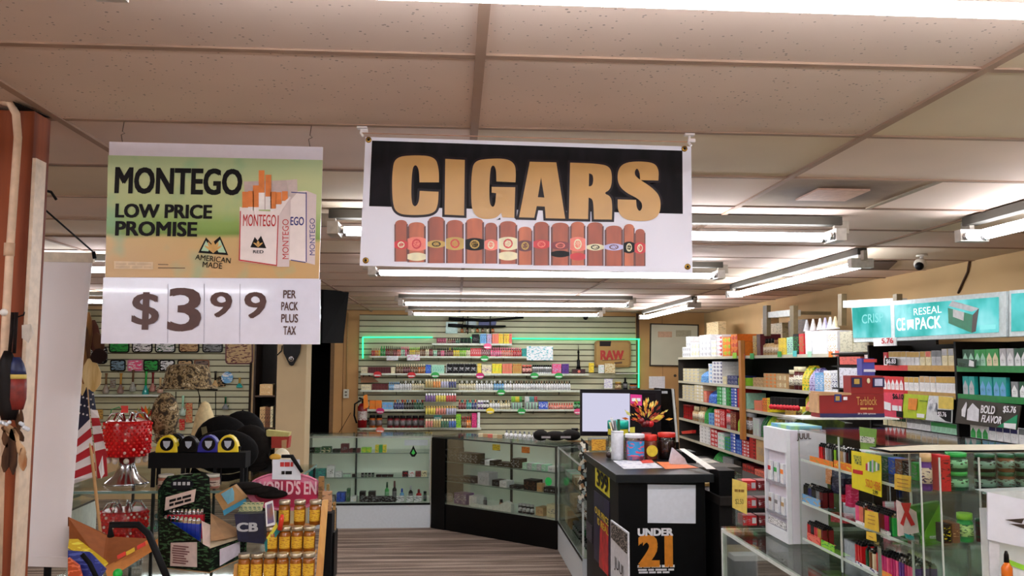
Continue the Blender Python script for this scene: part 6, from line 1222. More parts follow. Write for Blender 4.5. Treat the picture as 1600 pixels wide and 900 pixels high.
M().slab([at(1020, 655, 6.25), at(1030, 648, 6.25), at(1037, 649, 6.25), at(1032, 654, 6.25)], (0, .004, 0), C((236, 206, 60), .5)).obj('yellow_leaf', t); M().slab([at(976, 640, 6.25), at(984, 645, 6.25), at(986, 650, 6.25), at(980, 648, 6.25)], (0, .004, 0), C((220, 220, 130), .5)).obj('yellow_leaf', t)
tag(M().slab([at(984, 668, 6.888), at(992, 667, 6.888), at(992, 676, 6.888), at(984, 676, 6.888)], (0, .003, 0), C((226, 216, 90), .5)).obj('yellow_note'), 'tiny yellow note under the flowers', 'note')
# ---- register desk behind
dk = thing('register_desk', (1.95, 5.9, 0), 'dark work desk behind the kiosk carrying the cash register', 'desk')
M().box((1.60, 5.15, .88), (2.18, 7.4, .93), C((44, 40, 38), .5)).obj('desk_top', dk); M().box((1.60, 5.17, 0), (2.14, 7.36, .879), C((24, 22, 22), .6)).obj('desk_body', dk); M().box((1.60, 4.92, 0), (2.14, 5.168, .60), C((26, 24, 24), .6)).obj('lower_ledge', dk)
def dz(x, y, z): return atZ(x, y, z)
def onDesk(x0, x1, h, y0, y1, c, nm, lb, cat, Z=.9315, ink=None): 
    a = on('Y', y0, x0, Z).x; b = on('Y', y0, x1, Z).x; return tag(M().box((a, y0, Z), (b, y1, Z+h), pr(c, ink or dark(c, .8), 30)).obj(nm), lb, cat)
onDesk(1124, 1150, .15, 5.2, 5.4, (16, 16, 18), 'card_terminal', 'black boxy machine on the desk right of the kiosk', 'machine')
tag(M().box((1.61, 5.06, .601), (1.80, 5.15, .65), C((190, 170, 110), .5)).obj('notepad'), 'tan notepad block on the low ledge right of kiosk', 'notepad'); tag(M().box((1.61, 4.94, .601), (1.80, 5.05, .63), C((226, 228, 230), .4)).obj('white_tray'), 'white tray on the front edge of desk', 'tray')
onDesk(1066, 1088, .15, 6.3, 6.5, (14, 14, 16), 'telephone', 'black telephone shape behind the folded card', 'telephone'); onDesk(1088, 1125, .06, 6.4, 6.7, (190, 184, 170), 'paper_stack', 'pale paper stack right of the telephone', 'papers', ink='grey'); onDesk(1092, 1160, .08, 5.95, 6.2, (70, 66, 60), 'receipt_printer', 'grey flat receipt printer on the desk', 'printer'); onDesk(1098, 1128, .02, 5.6, 5.8, (190, 150, 80), 'wooden_tray', 'thin tan wooden tray beside the printer', 'tray')

# ================================================================== right wall shelving
XS = 2.9; SHM = C((200, 196, 176), .5, scale=4, var=.05)
un = thing('shelving_unit', (3.2, 8.6, 0), 'long dark backed shelving unit on the right wall with cream shelf edges', 'shelving')
yA, yB_, yC = 11.0, 8.45, 6.35
zs = [1.812, 1.512, 1.285, 1.04, .81, .555, .30]
M().box((XS+.43, yC, 0), (XS+.45, yA, 1.80), C((24, 22, 22), .6)).obj('back_panel', un)
for k, z in enumerate(zs):
    M().box((XS, yC+.01, z-.02), (XS+.43, yA, z), C((90, 88, 80), .5)).obj('shelf_board', un); M().box((XS-.006, yC+.01, z-.026), (XS, yA, z+.002), SHM).obj('shelf_edge', un)
for y in (yC-.02, yA): M().box((XS, y, 0), (XS+.45, y+.02, 1.80), C((50, 44, 38), .6)).obj('side_panel', un)
M().box((XS-.045, 8.42, .98), (XS-.007, 8.50, zat(1170, 532, 8.45)), WOOD2).obj('wooden_upright', un, label='light wooden upright')
pl = 'on %s right shelf'
row('X', XS, zs[0], [(1066, 1072, 2, 'carton', 'white', 'silver', 16, 2, .25), (1072, 1078, 2, 'carton', 'white', 'silver', 32, 4, .25), (1079, 1092, 3, 'carton', 'white', 'cream', 22, 2, .25), (1093, 1110, 3, 'carton', 'white', 'silver', 34, 4, .25), (1111, 1119, 2, 'carton', 'white', 'cream', 26, 3, .25), (1120, 1128, 1, 'carton', 'white', 'red', 32, 5, .25), (1129, 1141, 2, 'carton', 'orange', 'lime', 30, 3, .25), (1142, 1152, 2, 'carton', 'orange', 'red', 34, 3, .25), (1153, 1164, 2, 'box', 'orange', 'brown', 22, 2, .2)], pl % 'far top')
row('X', XS, zs[0], [(1176, 1182, 1, 'box', 'gold', 'brown', 32), (1182, 1188, 1, 'box', 'maroon', 'black', 34, 1, .2), (1188, 1202, 3, 'bottle', 'tan', 'black', 26), (1202, 1216, 3, 'bottle', 'tan gold', 'brown', 24), (1216, 1228, 2, 'box', 'yellow', 'gold', 26, 2, .15), (1229, 1238, 2, 'box', 'mint', 'purple', 28, 1, .15), (1239, 1248, 1, 'box', 'black', 'green', 32, 1, .2), (1248, 1256, 1, 'box', 'red', 'green', 32, 1, .2), (1258, 1268, 1, 'plain', 'white', 'silver', 36, 1, .2), (1269, 1292, 2, 'plain', 'white', 'lavender', 36, 1, .2), (1293, 1308, 2, 'box', 'white', 'gold', 34, 2, .2)], pl % 'near top')
for k, (x, c) in enumerate(((1262, 'silver'), (1272, 'white'), (1283, 'white'), (1291, 'lavender'), (1299, 'white'), (1307, 'cream'))):
    P = on('X', XS+.12, x, zs[0]); P.z = zs[0]+.20; put('cone', c, 'white', .07, .10, .07, P, 0, 'standing on the white boxes of the topmost shelf')
row('X', XS, zs[1], [(1067, 1092, 4, 'carton', 'cream', 'silver', 20, 4, .3), (1093, 1106, 1, 'bag', 'skyblue', 'blue', 20, 1, .25), (1107, 1112, 1, 'carton', 'white', 'skyblue', 30, 5, .25), (1113, 1128, 3, 'carton', 'white', 'navy', 34, 6, .25), (1129, 1135, 1, 'plain', 'cream', 'grey', 12, 1, .2), (1136, 1152, 3, 'box', 'navy', 'silver', 14, 2, .2), (1153, 1165, 2, 'box', 'lime', 'gold', 12, 1, .2)], pl % 'far second', zmax=zs[0]-.035)
row('X', XS, zs[1], [(1176, 1192, 3, 'box', 'tan', 'brown', 14, 2, .2), (1193, 1212, 3, 'carton', 'tan', 'orange', 22, 4, .2), (1213, 1228, 2, 'carton', 'tan', 'cream', 22, 2, .2), (1229, 1236, 1, 'jar', 'brown', 'cream', 30), (1237, 1250, 2, 'jar', 'maroon', 'cream', 36), (1251, 1262, 2, 'bag', 'yellow', 'green', 40, 1, .15), (1262, 1272, 2, 'bag', 'lavender', 'purple', 36, 1, .15), (1273, 1286, 2, 'box', 'skyblue', 'white', 30, 1, .15), (1287, 1298, 2, 'box', 'white', 'gold', 34, 1, .15), (1299, 1308, 2, 'box', 'white', 'navy', 36, 1, .15)], pl % 'near second', zmax=zs[0]-.035)
row('X', XS, zs[2], [(1066, 1084, 3, 'carton', 'cream', 'silver', 22, 5, .3), (1085, 1098, 2, 'carton', 'cream', 'white', 30, 5, .3), (1099, 1104, 1, 'box', 'salmon', 'cream', 18, 1, .2), (1105, 1119, 1, 'bag', 'blue', 'skyblue', 22, 1, .25), (1120, 1127, 1, 'carton', 'green', 'mint', 36, 5, .2), (1128, 1134, 1, 'carton', 'mint', 'white', 34, 5, .2), (1135, 1141, 1, 'carton', 'green', 'darkgreen', 34, 5, .2), (1142, 1151, 1, 'carton', 'blue', 'white', 34, 6, .2), (1152, 1160, 1, 'carton', 'red', 'darkred', 32, 6, .2), (1161, 1166, 1, 'plain', 'mint', 'cream', 24, 1, .2)], pl % 'far third', zmax=zs[1]-.035)
row('X', XS, zs[2], [(1178, 1190, 3, 'box', 'salmon', 'gold', 16, 1, .15), (1191, 1202, 3, 'box', 'orange yellow', 'brown', 22, 1, .15), (1226, 1240, 3, 'box', 'gold', 'brown', 24, 1, .15), (1241, 1250, 2, 'jar', 'brown', 'yellow', 28), (1251, 1262, 2, 'bag', 'yellow salmon', 'lime', 40, 1, .15), (1300, 1308, 1, 'plain', 'black', 'grey', 20, 1, .15)], pl % 'near third', zmax=zs[1]-.035)
row('X', XS, zs[3], [(1066, 1078, 1, 'can', 'red', 'darkred', 22), (1079, 1087, 2, 'bottle', 'tan', 'cream', 22), (1088, 1098, 2, 'bottle', 'cream tan', 'tan', 24), (1099, 1106, 2, 'bag', 'green', 'darkgreen', 26, 1, .15), (1107, 1115, 2, 'carton', 'skyblue', 'blue', 18, 3, .15), (1116, 1124, 2, 'carton', 'salmon', 'white', 26, 4, .15), (1125, 1132, 2, 'box', 'red', 'white', 30, 1, .15), (1133, 1140, 1, 'jar', 'silver', 'red', 34), (1141, 1150, 2, 'box', 'darkred', 'tan', 30, 1, .15), (1151, 1162, 3, 'bag', 'lime', 'gold', 28, 1, .15), (1163, 1172, 2, 'jar', 'brown', 'silver', 34)], pl % 'far fourth', zmax=zs[2]-.035)
row('X', XS, zs[3], [(1176, 1186, 2, 'box', 'silver', 'mint', 28, 1, .15), (1187, 1194, 2, 'bag', 'darkgreen', 'green', 34, 1, .15), (1195, 1204, 2, 'bag', 'lime', 'yellow', 36, 1, .15), (1205, 1216, 2, 'bag', 'gold', 'green', 36, 1, .15), (1217, 1230, 2, 'bottle', 'teal', 'white', 34), (1231, 1250, 3, 'bag', 'green', 'darkgreen', 36, 1, .15)], pl % 'near fourth', zmax=zs[2]-.035)
row('X', XS, zs[4], [(1093, 1109, 3, 'carton', 'white', 'silver', 27, 5, .25), (1110, 1120, 2, 'carton', 'red', 'white', 26, 4, .25), (1121, 1131, 2, 'carton', 'white', 'mint', 24, 3, .25), (1132, 1140, 2, 'carton', 'green', 'blue', 20, 4, .25), (1141, 1149, 1, 'carton', 'blue', 'white', 30, 6, .25), (1150, 1158, 2, 'carton', 'blue', 'skyblue', 22, 4, .25), (1159, 1170, 2, 'carton', 'red', 'white', 24, 5, .25), (1171, 1180, 1, 'carton', 'red', 'darkred', 34, 6, .25), (1181, 1194, 1, 'plain', 'tan', 'grey', 34, 1, .25)], pl % 'fifth', zmax=zs[3]-.035)
row('X', XS, zs[5], [(1112, 1128, 1, 'bag', 'green', 'darkgreen', 30, 1, .25), (1129, 1144, 1, 'plain', 'grey', 'mint', 26, 1, .25), (1146, 1158, 2, 'plain', 'black', 'grey', 28, 1, .25), (1160, 1178, 3, 'carton', 'darkred', 'red', 28, 4, .25), (1179, 1194, 2, 'box', 'salmon', 'black', 28, 1, .25)], pl % 'sixth', zmax=zs[4]-.035)
row('X', XS, zs[6], [(1118, 1132, 3, 'jar', 'tan', 'cream', 26), (1133, 1142, 1, 'box', 'darkgreen', 'green', 34, 1, .2), (1168, 1196, 3, 'carton', 'darkred', 'red', 34, 4, .2)], pl % 'lowest', zmax=zs[5]-.035)
for x, y, c, lb in ((1148, 555, 'lime', 'lime'), (1161, 557, 'salmon', 'salmon'), (1175, 556, 'green', 'dark green, right beside the wooden upright'), (1218, 553, 'green', 'green'), (1242, 552, 'turquoise', 'turquoise'), (1265, 553, 'mint', 'mint'), (1298, 553, 'orange', 'orange'), (1308, 552, 'salmon', 'coral')):
    t = thing('shelf_tag', atX(x, y, XS-.012), '%s price tag hanging from the topmost right wall shelf%s' % (lb.split(',')[0], ', beside the wooden upright' if 'beside' in lb else ', leftmost of the coloured tags' if lb == 'lime' else ''), 'price tag')
    M().slab([atX(x-3, y-4, XS-.012), atX(x+3, y-4, XS-.012), atX(x+3, y+5, XS-.012), atX(x-3, y+5, XS-.012)], (-.002, 0, 0), C(c, .5)).obj('tag_sheet', t)
# black tray of bottles with red bottoms
t = thing('black_tray', atX(1228, 638, 2.55), 'black comb shaped tray with a row of red caps below it', 'tray'); XT = 2.5
for k in range(9):
    x0 = 1203+5.1*k; M().slab([atX(x0, 620+.3*k, XT), atX(x0+4.6, 620.3+.3*k, XT), atX(x0+4.6, 633+.3*k, XT), atX(x0, 633+.3*k, XT)], (.05, 0, 0), BLKM).obj('black_slot', t); M().ball(atX(x0+2.3, 635.5+.3*k, XT-.005), .021, C((214, 30, 50), .35), n=8, k=6).obj('red_cap', t)
M().box((XT+.051, atX(1249, 630, XT).y, 1.30), (XS-.007, atX(1203, 630, XT).y, 1.306), ALU).obj('support_arm', t)
# light boxes and bracket posts above the shelving
for x0, x1, y0, y1, lb in ((1196, 1234, 484, 497, 'farther'), (1313, 1395, 466, 481, 'nearer')):
    t = thing('shelf_light', atX((x0+x1)/2, y1, 2.95), '%s white tube light box mounted above the right wall shelving' % lb, 'light'); X_ = 2.95
    M().slab([atX(x0, y0+4, X_), atX(x1, y0, X_), atX(x1, y1-3, X_), atX(x0, y1, X_)], (.10, 0, 0), C((226, 230, 226), .4)).obj('lamp_housing', t)
    for x in (x0-4, x1): M().slab([atX(x, y0-6, X_-.01), atX(x+6, y0-7, X_-.01), atX(x+6, y1+28, X_-.01), atX(x, y1+28, X_-.01)], (.04, 0, 0), C((120, 104, 74), .5)).obj('bracket_post', t)
    p = atX(x0, y0, X_); M().box((X_+.10, p.y-.12, p.z-.05), (XR-.001, p.y-.08, p.z-.02), C((120, 104, 74), .5)).obj('wall_arm', t)
for x0, x1, y0, y1, c, lb in ((1190, 1202, 496, 525, (206, 176, 130), 'tan box on the top right shelf under the farther light'), (1203, 1222, 504, 528, (214, 196, 150), 'wider tan box standing beside it under the farther light'), (1232, 1262, 498, 516, (120, 84, 60), 'brown box behind the white boxes on top shelf'), (1104, 1122, 502, 516, (220, 196, 150), 'cream box wedged behind the white cartons')):
    X_ = XS+.30; a = atX(x0, y1, X_); b = atX(x1, y0, X_); zt0 = zs[0]+.001
    tag(M().box((X_, b.y, zt0), (X_+.1, a.y, b.z), pr(c, dark(c, .85), 20)).obj('cardboard_box'), lb, 'box')
# cord on the wall, camera
tag(M().tube([atX(1515, 408, XR-.01), atX(1512, 425, XR-.01), atX(1504, 442, XR-.01), atX(1497, 458, XR-.01)], .008, C((70, 44, 24), .6), 6).obj('wall_cable'), 'brown cord running down the right wall to the lit sign', 'cord')
t = thing('security_camera', at(1436, 415, 4.9), 'white bullet security camera with black lens under the ceiling', 'camera'); Yc_ = 5.3; p = at(1438, 413, Yc_)
M().ball(p, .040, C((206, 200, 190), .4), n=16, k=10).obj('housing', t); M().ball(p+V((-.018, -.020, -.014)), .028, BLK, n=14, k=8).obj('lens_dome', t); M().tube([p+V((.01, 0, .03)), V((p.x+.012, p.y, CEIL-.003))], .012, C((206, 200, 190), .4), 8).obj('mount_stem', t); M().lathe((p.x+.012, p.y, CEIL-.014), [(.035, 0), (.035, .011)], C((206, 200, 190), .4), 14).obj('mount_plate', t)
t = thing('ceiling_grille', at(1375, 410, 5), 'small dark ceiling stain plate right of the lengthwise light', 'vent'); q = [atZ(x, y, CEIL-.004) for x, y in ((1342, 421), (1358, 408), (1402, 408), (1388, 421))]; M().slab(q, (0, 0, -.004), C((84, 60, 44), .8)).obj('plate', t)
# red fixtures at the shelf's left end
for y, lb in ((627, 'upper'), (671, 'lower')): pass
tag(M().slab([atX(1064, 674, 2.86), atX(1081, 672, 2.86), atX(1081, 677, 2.86), atX(1066, 678, 2.86)], (.05, 0, 0), C((206, 40, 34), .4)).obj('red_stapler'), 'red stapler shape hanging at the left end of lower shelves', 'stapler')

# ================================================================== cigarette rack
XC = 2.8; rc = thing('cigarette_rack', (3.1, 4.9, 0), 'dark cigarette rack with packs in rows and a lit header', 'rack')
def cy(x, z=1.6): return on('X', XC, x, z).y
RK = C((20, 18, 18), .5); y0r, y1r = 3.6, 5.665
M().box((XC+.30, y0r, .2), (XC+.32, y1r, 1.86), RK).obj('back_panel', rc)
for y in (y1r-.02, cy(1494)-.012, y0r): M().box((XC+.0, y, .2), (XC+.299, y+.02, 1.86), RK).obj('divider_panel', rc)
M().box((XC, y0r, .16), (XC+.32, y1r, .199), RK).obj('plinth', rc); M().box((XC+.002, y0r, .0), (XC+.31, y1r, .159), RK).obj('base', rc)
cz = [1.722, 1.566, 1.335, 1.12]
yL, yM, yR = cy(1374), cy(1494), y0r+.02
for k, z in enumerate(cz):
    M().box((XC+.01, y0r+.021, z-.014), (XC+.299, yM-.013, z-.001), RK).obj('shelf_board', rc); M().box((XC+.01, yM+.009, z-.014), (XC+.299, y1r-.021, z-.001), RK).obj('shelf_board', rc)
    if k < 2:
        ya = cy(1418 if k == 0 else 1418, z)
        M().box((XC, ya, z-.030), (XC+.009, y1r-.022, z+.004), C('red', .4, coat=.2)).obj('price_strip', rc, label='red price strip'); M().box((XC, yM+.010, z-.030), (XC+.009, ya-.001, z+.004), C((190, 150, 80), .4)).obj('price_strip', rc, label='gold price strip')
        M().box((XC, y0r+.021, z-.030), (XC+.009, yM-.013, z+.004), C((20, 130, 56), .4, coat=.2)).obj('price_strip', rc, label='green price strip')
def packs(z, x0, x1, c, a, kind, place, h=.088, rows=1):
    A = on('X', XC, x0, z); B = on('X', XC, x1, z); n = max(1, round(abs(A.y-B.y)/.0565))
    for r_ in range(rows):
        for i in range(n):
            P = A+(B-A)*((i+.5)/n); P.x = XC+.028+.026*r_; P.z = z+.001
            put(kind, c if isinstance(c, str) else c[i*len(c)//n], a if isinstance(a, str) else a[i*len(a)//n], .055, h-RJ.random()*.002, .022, P, -math.pi/2, place)
pk_ = 'in %s rack row'
packs(cz[0], 1376, 1384, 'white', 'red', 'peakpack', pk_ % 'upper'); packs(cz[0], 1385, 1412, 'white', 'gold', 'pack', pk_ % 'upper', .092); packs(cz[0], 1413, 1432, 'white', 'gold', 'pack', pk_ % 'upper'); packs(cz[0], 1433, 1451, 'cream', ['gold', 'salmon'], 'pack', pk_ % 'upper'); packs(cz[0], 1452, 1466, 'silver', 'grey', 'pack', pk_ % 'upper', .09); packs(cz[0], 1467, 1487, 'cream', 'silver', 'pack', pk_ % 'upper', .1)
packs(cz[1], 1376, 1408, 'white', 'red', 'peakpack', pk_ % 'second'); packs(cz[1], 1409, 1432, 'white', 'gold', 'pack', pk_ % 'second'); packs(cz[1], 1433, 1458, 'white', 'tan', 'pack', pk_ % 'second', .094); packs(cz[1], 1459, 1490, 'white', 'gold', 'pack', pk_ % 'second', .097)
for a, b, c, ac in ((1500, 1518, 'mint', 'darkgreen'), (1519, 1536, 'mint', 'green'), (1537, 1556, 'cream', 'green'), (1557, 1580, 'white', 'silver'), (1581, 1612, 'white', 'darkgreen')): packs(cz[0], a, b, c, ac, 'peakpack', pk_ % 'upper menthol', .092)
for a, b, c, ac in ((1500, 1519, 'silver', 'teal'), (1527, 1546, 'skyblue', 'teal'), (1548, 1568, 'skyblue', 'teal'), (1576, 1586, 'white', 'grey'), (1588, 1612, 'white', 'darkgreen')): packs(cz[1], a, b, c, ac, 'peakpack', pk_ % 'second menthol', .10 if a < 1570 else .08)
packs(cz[2]-.0, 1512, 1540, 'green', 'white', 'peakpack', pk_ % 'lower', .07); packs(cz[2], 1541, 1586, 'white', 'navy', 'pack', pk_ % 'lower', .08); packs(cz[2], 1587, 1612, 'white', 'grey', 'pack', pk_ % 'lower', .08)
for a, b, c, ac in ((1376, 1412, 'cream', 'darkgreen'), (1413, 1450, 'white', 'grey'), (1451, 1490, 'mint', 'green')): packs(cz[2]-.0, a, b, c, ac, 'pack', pk_ % 'lower left', .06)
# price cards in the strips
def xcard(pts, m, nm, par, d=.006, th=.002, **k): return M().slab([atX(x, y, XC-d) for x, y in pts], (-th, 0, 0), m).obj(nm, par, **k)
def xt(s, x0, y0, x1, y1, m, par, bold=.03, d=.009, shear=0.):
    A = atX(x0, y0, XC-d); B = atX(x1, y1, XC-d); B.z = atX(x0, y1, XC-d).z; return text('lettering', s, A, B, m, par, off=(-.0015, 0, 0), bold=bold, shear=shear)
xcard([(1383, 559), (1402, 560), (1402, 571), (1383, 569)], BLK, 'price_card', rc); xt('$6.83', 1385, 561, 1400, 569, WL2, rc)
xcard([(1496, 560), (1526, 562), (1525, 575), (1497, 573)], C((14, 60, 34), .4), 'price_card', rc); xcard([(1501, 567), (1512, 568), (1512, 573), (1501, 572)], WHITE, 'price_card', rc); xcard([(1515, 562), (1522, 565), (1522, 573), (1514, 572)], WHITE, 'pack_picture', rc, .009)
# posters
def poster(pts, m, lb): t = thing('poster_panel', atX(*pts[3], XC), lb, 'sign'); xcard(pts, m, 'poster_board', t, .03, .006); return t
t = poster([(1375, 613), (1414, 614), (1411, 654), (1375, 649)], C((222, 66, 96), .4), 'pink red price poster beneath the red strip'); xt('$6.10', 1395, 615, 1412, 624, INK, t, d=.040); xt('~4-2', 1394, 633, 1409, 641, WL2, t, d=.040); xcard([(1378, 626), (1392, 630), (1392, 642), (1378, 638)], WHITE, 'pack_picture', t, .038)
xcard([(1401, 642), (1411, 643), (1411, 653), (1401, 651)], BLK, 'dark_corner', t, .038)
t = poster([(1413, 615), (1452, 618), (1448, 656), (1410, 652)], C((178, 200, 40), .4), 'lime green poster with orange picture, second from left'); xcard([(1420, 622), (1434, 623), (1432, 641), (1419, 640)], C((226, 140, 50), .4), 'orange_picture', t, .038); xcard([(1437, 625), (1449, 626), (1448, 628), (1437, 627)], C((120, 150, 30), .4), 'small_print', t, .038); xcard([(1433, 646), (1445, 647), (1444, 653), (1433, 652)], WHITE, 'notice_box', t, .038)
t = poster([(1453, 618), (1490, 620), (1488, 661), (1447, 656)], C((220, 224, 226), .4), 'white and yellow poster with mountain pack picture and price'); xcard([(1467, 619), (1490, 621), (1490, 640), (1467, 638)], C((226, 200, 90), .4), 'yellow_block', t, .038); xcard([(1465, 640), (1486, 641), (1486, 660), (1478, 658), (1465, 648)], BLK, 'black_block', t, .038); xt('$5.76', 1466, 643, 1479, 651, WL2, t, d=.041)
xcard([(1452, 625), (1457, 622), (1464, 630), (1464, 644), (1450, 640)], C((110, 116, 130), .4, kind='blend', c2=(230, 232, 236), scale=30), 'mountain_print', t, .038)
t = poster([(1499, 622), (1597, 634), (1590, 672), (1494, 661)], C((64, 58, 50), .4), 'dark poster with bold white slogan and price'); TP = t
xt('BOLD', 1532, 633, 1554, 645, WL2, t, d=.041, shear=.1); xt('FLAVOR', 1533, 648, 1564, 659, WL2, t, d=.041, shear=.1); xt('$5.76', 1567, 634, 1587, 645, WL2, t, d=.041, shear=.1)
xcard([(1512, 640), (1520, 630), (1530, 640), (1529, 659), (1511, 656)], C((225, 226, 232), .4), 'pack_picture', t, .038); xcard([(1503, 640), (1510, 628), (1511, 632), (1508, 652), (1503, 650)], C((225, 226, 232), .4), 'pack_picture', t, .039); xcard([(1558, 667), (1590, 648), (1588, 671)], C((20, 150, 100), .4), 'green_wedge', t, .038); xcard([(1569, 661), (1588, 662), (1587, 671), (1569, 668)], WHITE, 'warning_box', t, .040)
# lit headers
XH = XC-.05
def hc(pts, m, nm, par, d=0., th=.02): return M().slab([atX(x, y, XH-d) for x, y in pts], (th if d == 0 else .002, 0, 0), m).obj(nm, par)
def tealglow():
    m = bpy.data.materials.new('backlit_teal'); m.use_nodes = True; N = m.node_tree.nodes; L = m.node_tree.links; N.remove(N['Principled BSDF']); tc = N.new('ShaderNodeTexCoord'); n = N.new('ShaderNodeTexNoise'); n.inputs['Scale'].default_value = 3.2; n.inputs['Detail'].default_value = 3; L.new(tc.outputs['Object'], n.inputs[0])
    r = N.new('ShaderNodeValToRGB'); e = r.color_ramp.elements; e[0].position = .36; e[0].color = lin((46, 150, 140))+(1,); e[1].position = .66; e[1].color = lin((150, 216, 220))+(1,); k = e.new(.5); k.color = lin((90, 184, 184))+(1,)
    L.new(n.outputs[0], r.inputs[0]); em = N.new('ShaderNodeEmission'); em.inputs[1].default_value = .75; L.new(r.outputs[0], em.inputs[0]); L.new(em.outputs[0], N['Material Output'].inputs[0]); return m
TGL = tealglow(); FR = C((206, 218, 220), .4); HW = lampmat((236, 246, 246), .9)
h = thing('lit_header', atX(1450, 530, XH), 'backlit turquoise sign with white lettering above the cigarette rack', 'sign')
hc([(1330, 476), (1572, 455), (1572, 526), (1334, 535)], FR, 'frame', h, 0, .08); hc([(1331, 481), (1392, 477), (1392, 527), (1333, 528)], TGL, 'lit_panel', h, .004); hc([(1396, 477), (1560, 464), (1560, 519), (1398, 527)], TGL, 'lit_panel', h, .004)
hc([(1391, 476), (1397, 475), (1398, 530), (1393, 531)], FR, 'divider_bar', h, .006)
def ht(s, x0, y0, x1, y1, m, bold=.0, d=.009):
    A = atX(x0, y0, XH-d); B = atX(x1, y1, XH-d); B.z = atX(x0, y1+.0, XH-d).z; k = text('lettering', s, A, B, m, h, off=(-.002, 0, 0), bold=bold)
PT = lampmat((128, 204, 204), .8)
ht('CRISP', 1347, 492, 1381, 506, PT, .01); ht('RESEAL', 1428, 482, 1472, 493, HW, .0); ht('CE', 1401, 498, 1415, 517, HW, .02); ht('PACK', 1431, 497, 1471, 515, HW, .02); hc([(1417, 500), (1427, 499), (1427, 514), (1422, 510), (1418, 516)], HW, 'pack_symbol', h, .008); ht('THE', 1412, 482, 1424, 490, PT, .02)
hc([(1482, 478), (1488, 470), (1530, 482), (1518, 487)], C((210, 214, 220), .4), 'carton_flap', h, .010); hc([(1481, 481), (1520, 492), (1518, 520), (1482, 505)], C((16, 140, 96), .4), 'carton_front', h, .009); hc([(1520, 492), (1529, 482), (1524, 518), (1518, 520)], C((70, 50, 44), .4), 'carton_side', h, .009); hc([(1489, 483), (1506, 488), (1505, 501), (1489, 495)], C((220, 226, 226), .4), 'carton_label', h, .012)
hc([(1532, 508), (1555, 507), (1555, 514), (1531, 515)], PT, 'notice_box', h, .006)
for y in (5.5, 4.5): M().box((XH+.08, y, 1.95), (XC+.32, y+.03, 1.98), RK).obj('support_arm', h)
h2 = thing('lit_header', atX(1600, 530, XH), 'second backlit turquoise sign cut by the right edge of picture', 'sign'); hc([(1577, 454), (1680, 446), (1680, 522), (1577, 526)], FR, 'frame', h2, 0, .08); hc([(1580, 459), (1676, 452), (1676, 512), (1580, 518)], TGL, 'lit_panel', h2, .004); M().box((XH+.08, 4.0, 1.95), (XC+.32, 4.03, 1.98), RK).obj('support_arm', h2)
t = thing('price_display', atX(1381, 541, XH-.02), 'small white sign with red digits hanging under the lit header', 'sign'); M().slab([atX(x, y, XH-.02) for x, y in ((1364, 529), (1399, 527), (1399, 540), (1365, 541))], (.01, 0, 0), WHITE).obj('board', t)
A = atX(1378, 529, XH-.024); B = atX(1396, 536, XH-.024); text('lettering', '5.76', A, B, RED, t, off=(-.002, 0, 0), bold=.03)
for k, (x0, x1, y0, y1, c, lb) in enumerate(((1313, 1331, 517, 550, (190, 186, 160), 'plain grey-tan box under left end of lit header'), (1333, 1358, 535, 550, (190, 186, 160), 'second grey-tan box half behind the price display'), (1312, 1344, 557, 569.5, (206, 90, 80), 'red and white printed box at left end of the rack'), (1351, 1365, 554, 569.5, (226, 214, 214), 'white red capped stack at left end of the rack'), (1312, 1350, 575, 606, (214, 214, 226), 'large pale box behind the open brown carton'))):
    X_ = 2.84; a = atX(x0, y1, X_); b = atX(x1, y0, X_); tag(M().box((X_, b.y, a.z), (X_+.15, a.y, b.z), pr(c, dark(c, .85), 25)).obj('stacked_box'), lb, 'box')
un2 = thing('side_shelving', (3.1, 6.05, 0), 'plain shelf boards bridging the shelving and the cigarette rack', 'shelf')
for z in (atX(1330, 551, 2.84).z, atX(1330, 571, 2.84).z, atX(1330, 607, 2.84).z): M().box((2.84, 5.69, z-.012), (3.3, 6.32, z-.001), RK).obj('shelf_board', un2)

# ================================================================== right counter and its glass towers
CX = 1.27; GZ = .96
rcn = thing('glass_counter', (1.75, 2.8, 0), 'long white framed glass counter along the right foreground', 'counter')
WF = C((222, 230, 226), .35)
M().box((CX, .8, 0), (2.3, 4.08, .12), W1).obj('base', rcn); M().box((CX+.0, .8, GZ-.008), (2.3, 4.08, GZ), glassmat((244, 249, 245), .08)).obj('glass_top', rcn)
M().box((CX, .8, GZ-.024), (CX+.014, 4.08, GZ-.009), WF).obj('top_frame', rcn); M().box((CX+.015, 4.066, GZ-.024), (2.3, 4.08, GZ-.009), WF).obj('top_frame', rcn)
M().box((CX, 4.06, .121), (CX+.02, 4.08, GZ-.025), WF).obj('corner_post', rcn); M().box((CX+.001, .8, .121), (CX+.005, 4.059, GZ-.025), GLC).obj('side_glass', rcn); M().box((CX+.02, 4.068, .121), (2.3, 4.072, GZ-.025), GL).obj('end_glass', rcn)
M().box((2.28, .8, .121), (2.3, 4.05, GZ-.025), MINT).obj('back_panel', rcn); M().box((CX+.01, .8, .64), (2.27, 4.04, .668), MINT).obj('inner_deck', rcn, label='pale mint display deck')
# pieces seen through the counter side
for k, (x, y, c) in enumerate(((1198, 884, 'black'), (1208, 889, 'grey'), (1220, 892, 'maroon'), (1230, 897, 'grey'), (1214, 898, 'silver'))):
    P = atX(x, y, CX+.06); P.z = .669; put('can' if k % 2 else 'jar', c, 'black', .06, .05, .06, P, 0, 'on the glass shelf inside the right counter')
for k in range(16):
    P = V((CX+.14+.17*(k % 4), 2.2+.38*(k//4), .669)); put('box', ['tan', 'orange', 'lime', 'brown', 'cream'][k % 5], 'brown', .12, .06+.01*(k % 3), .1, P, 0, 'inside the right glass counter')
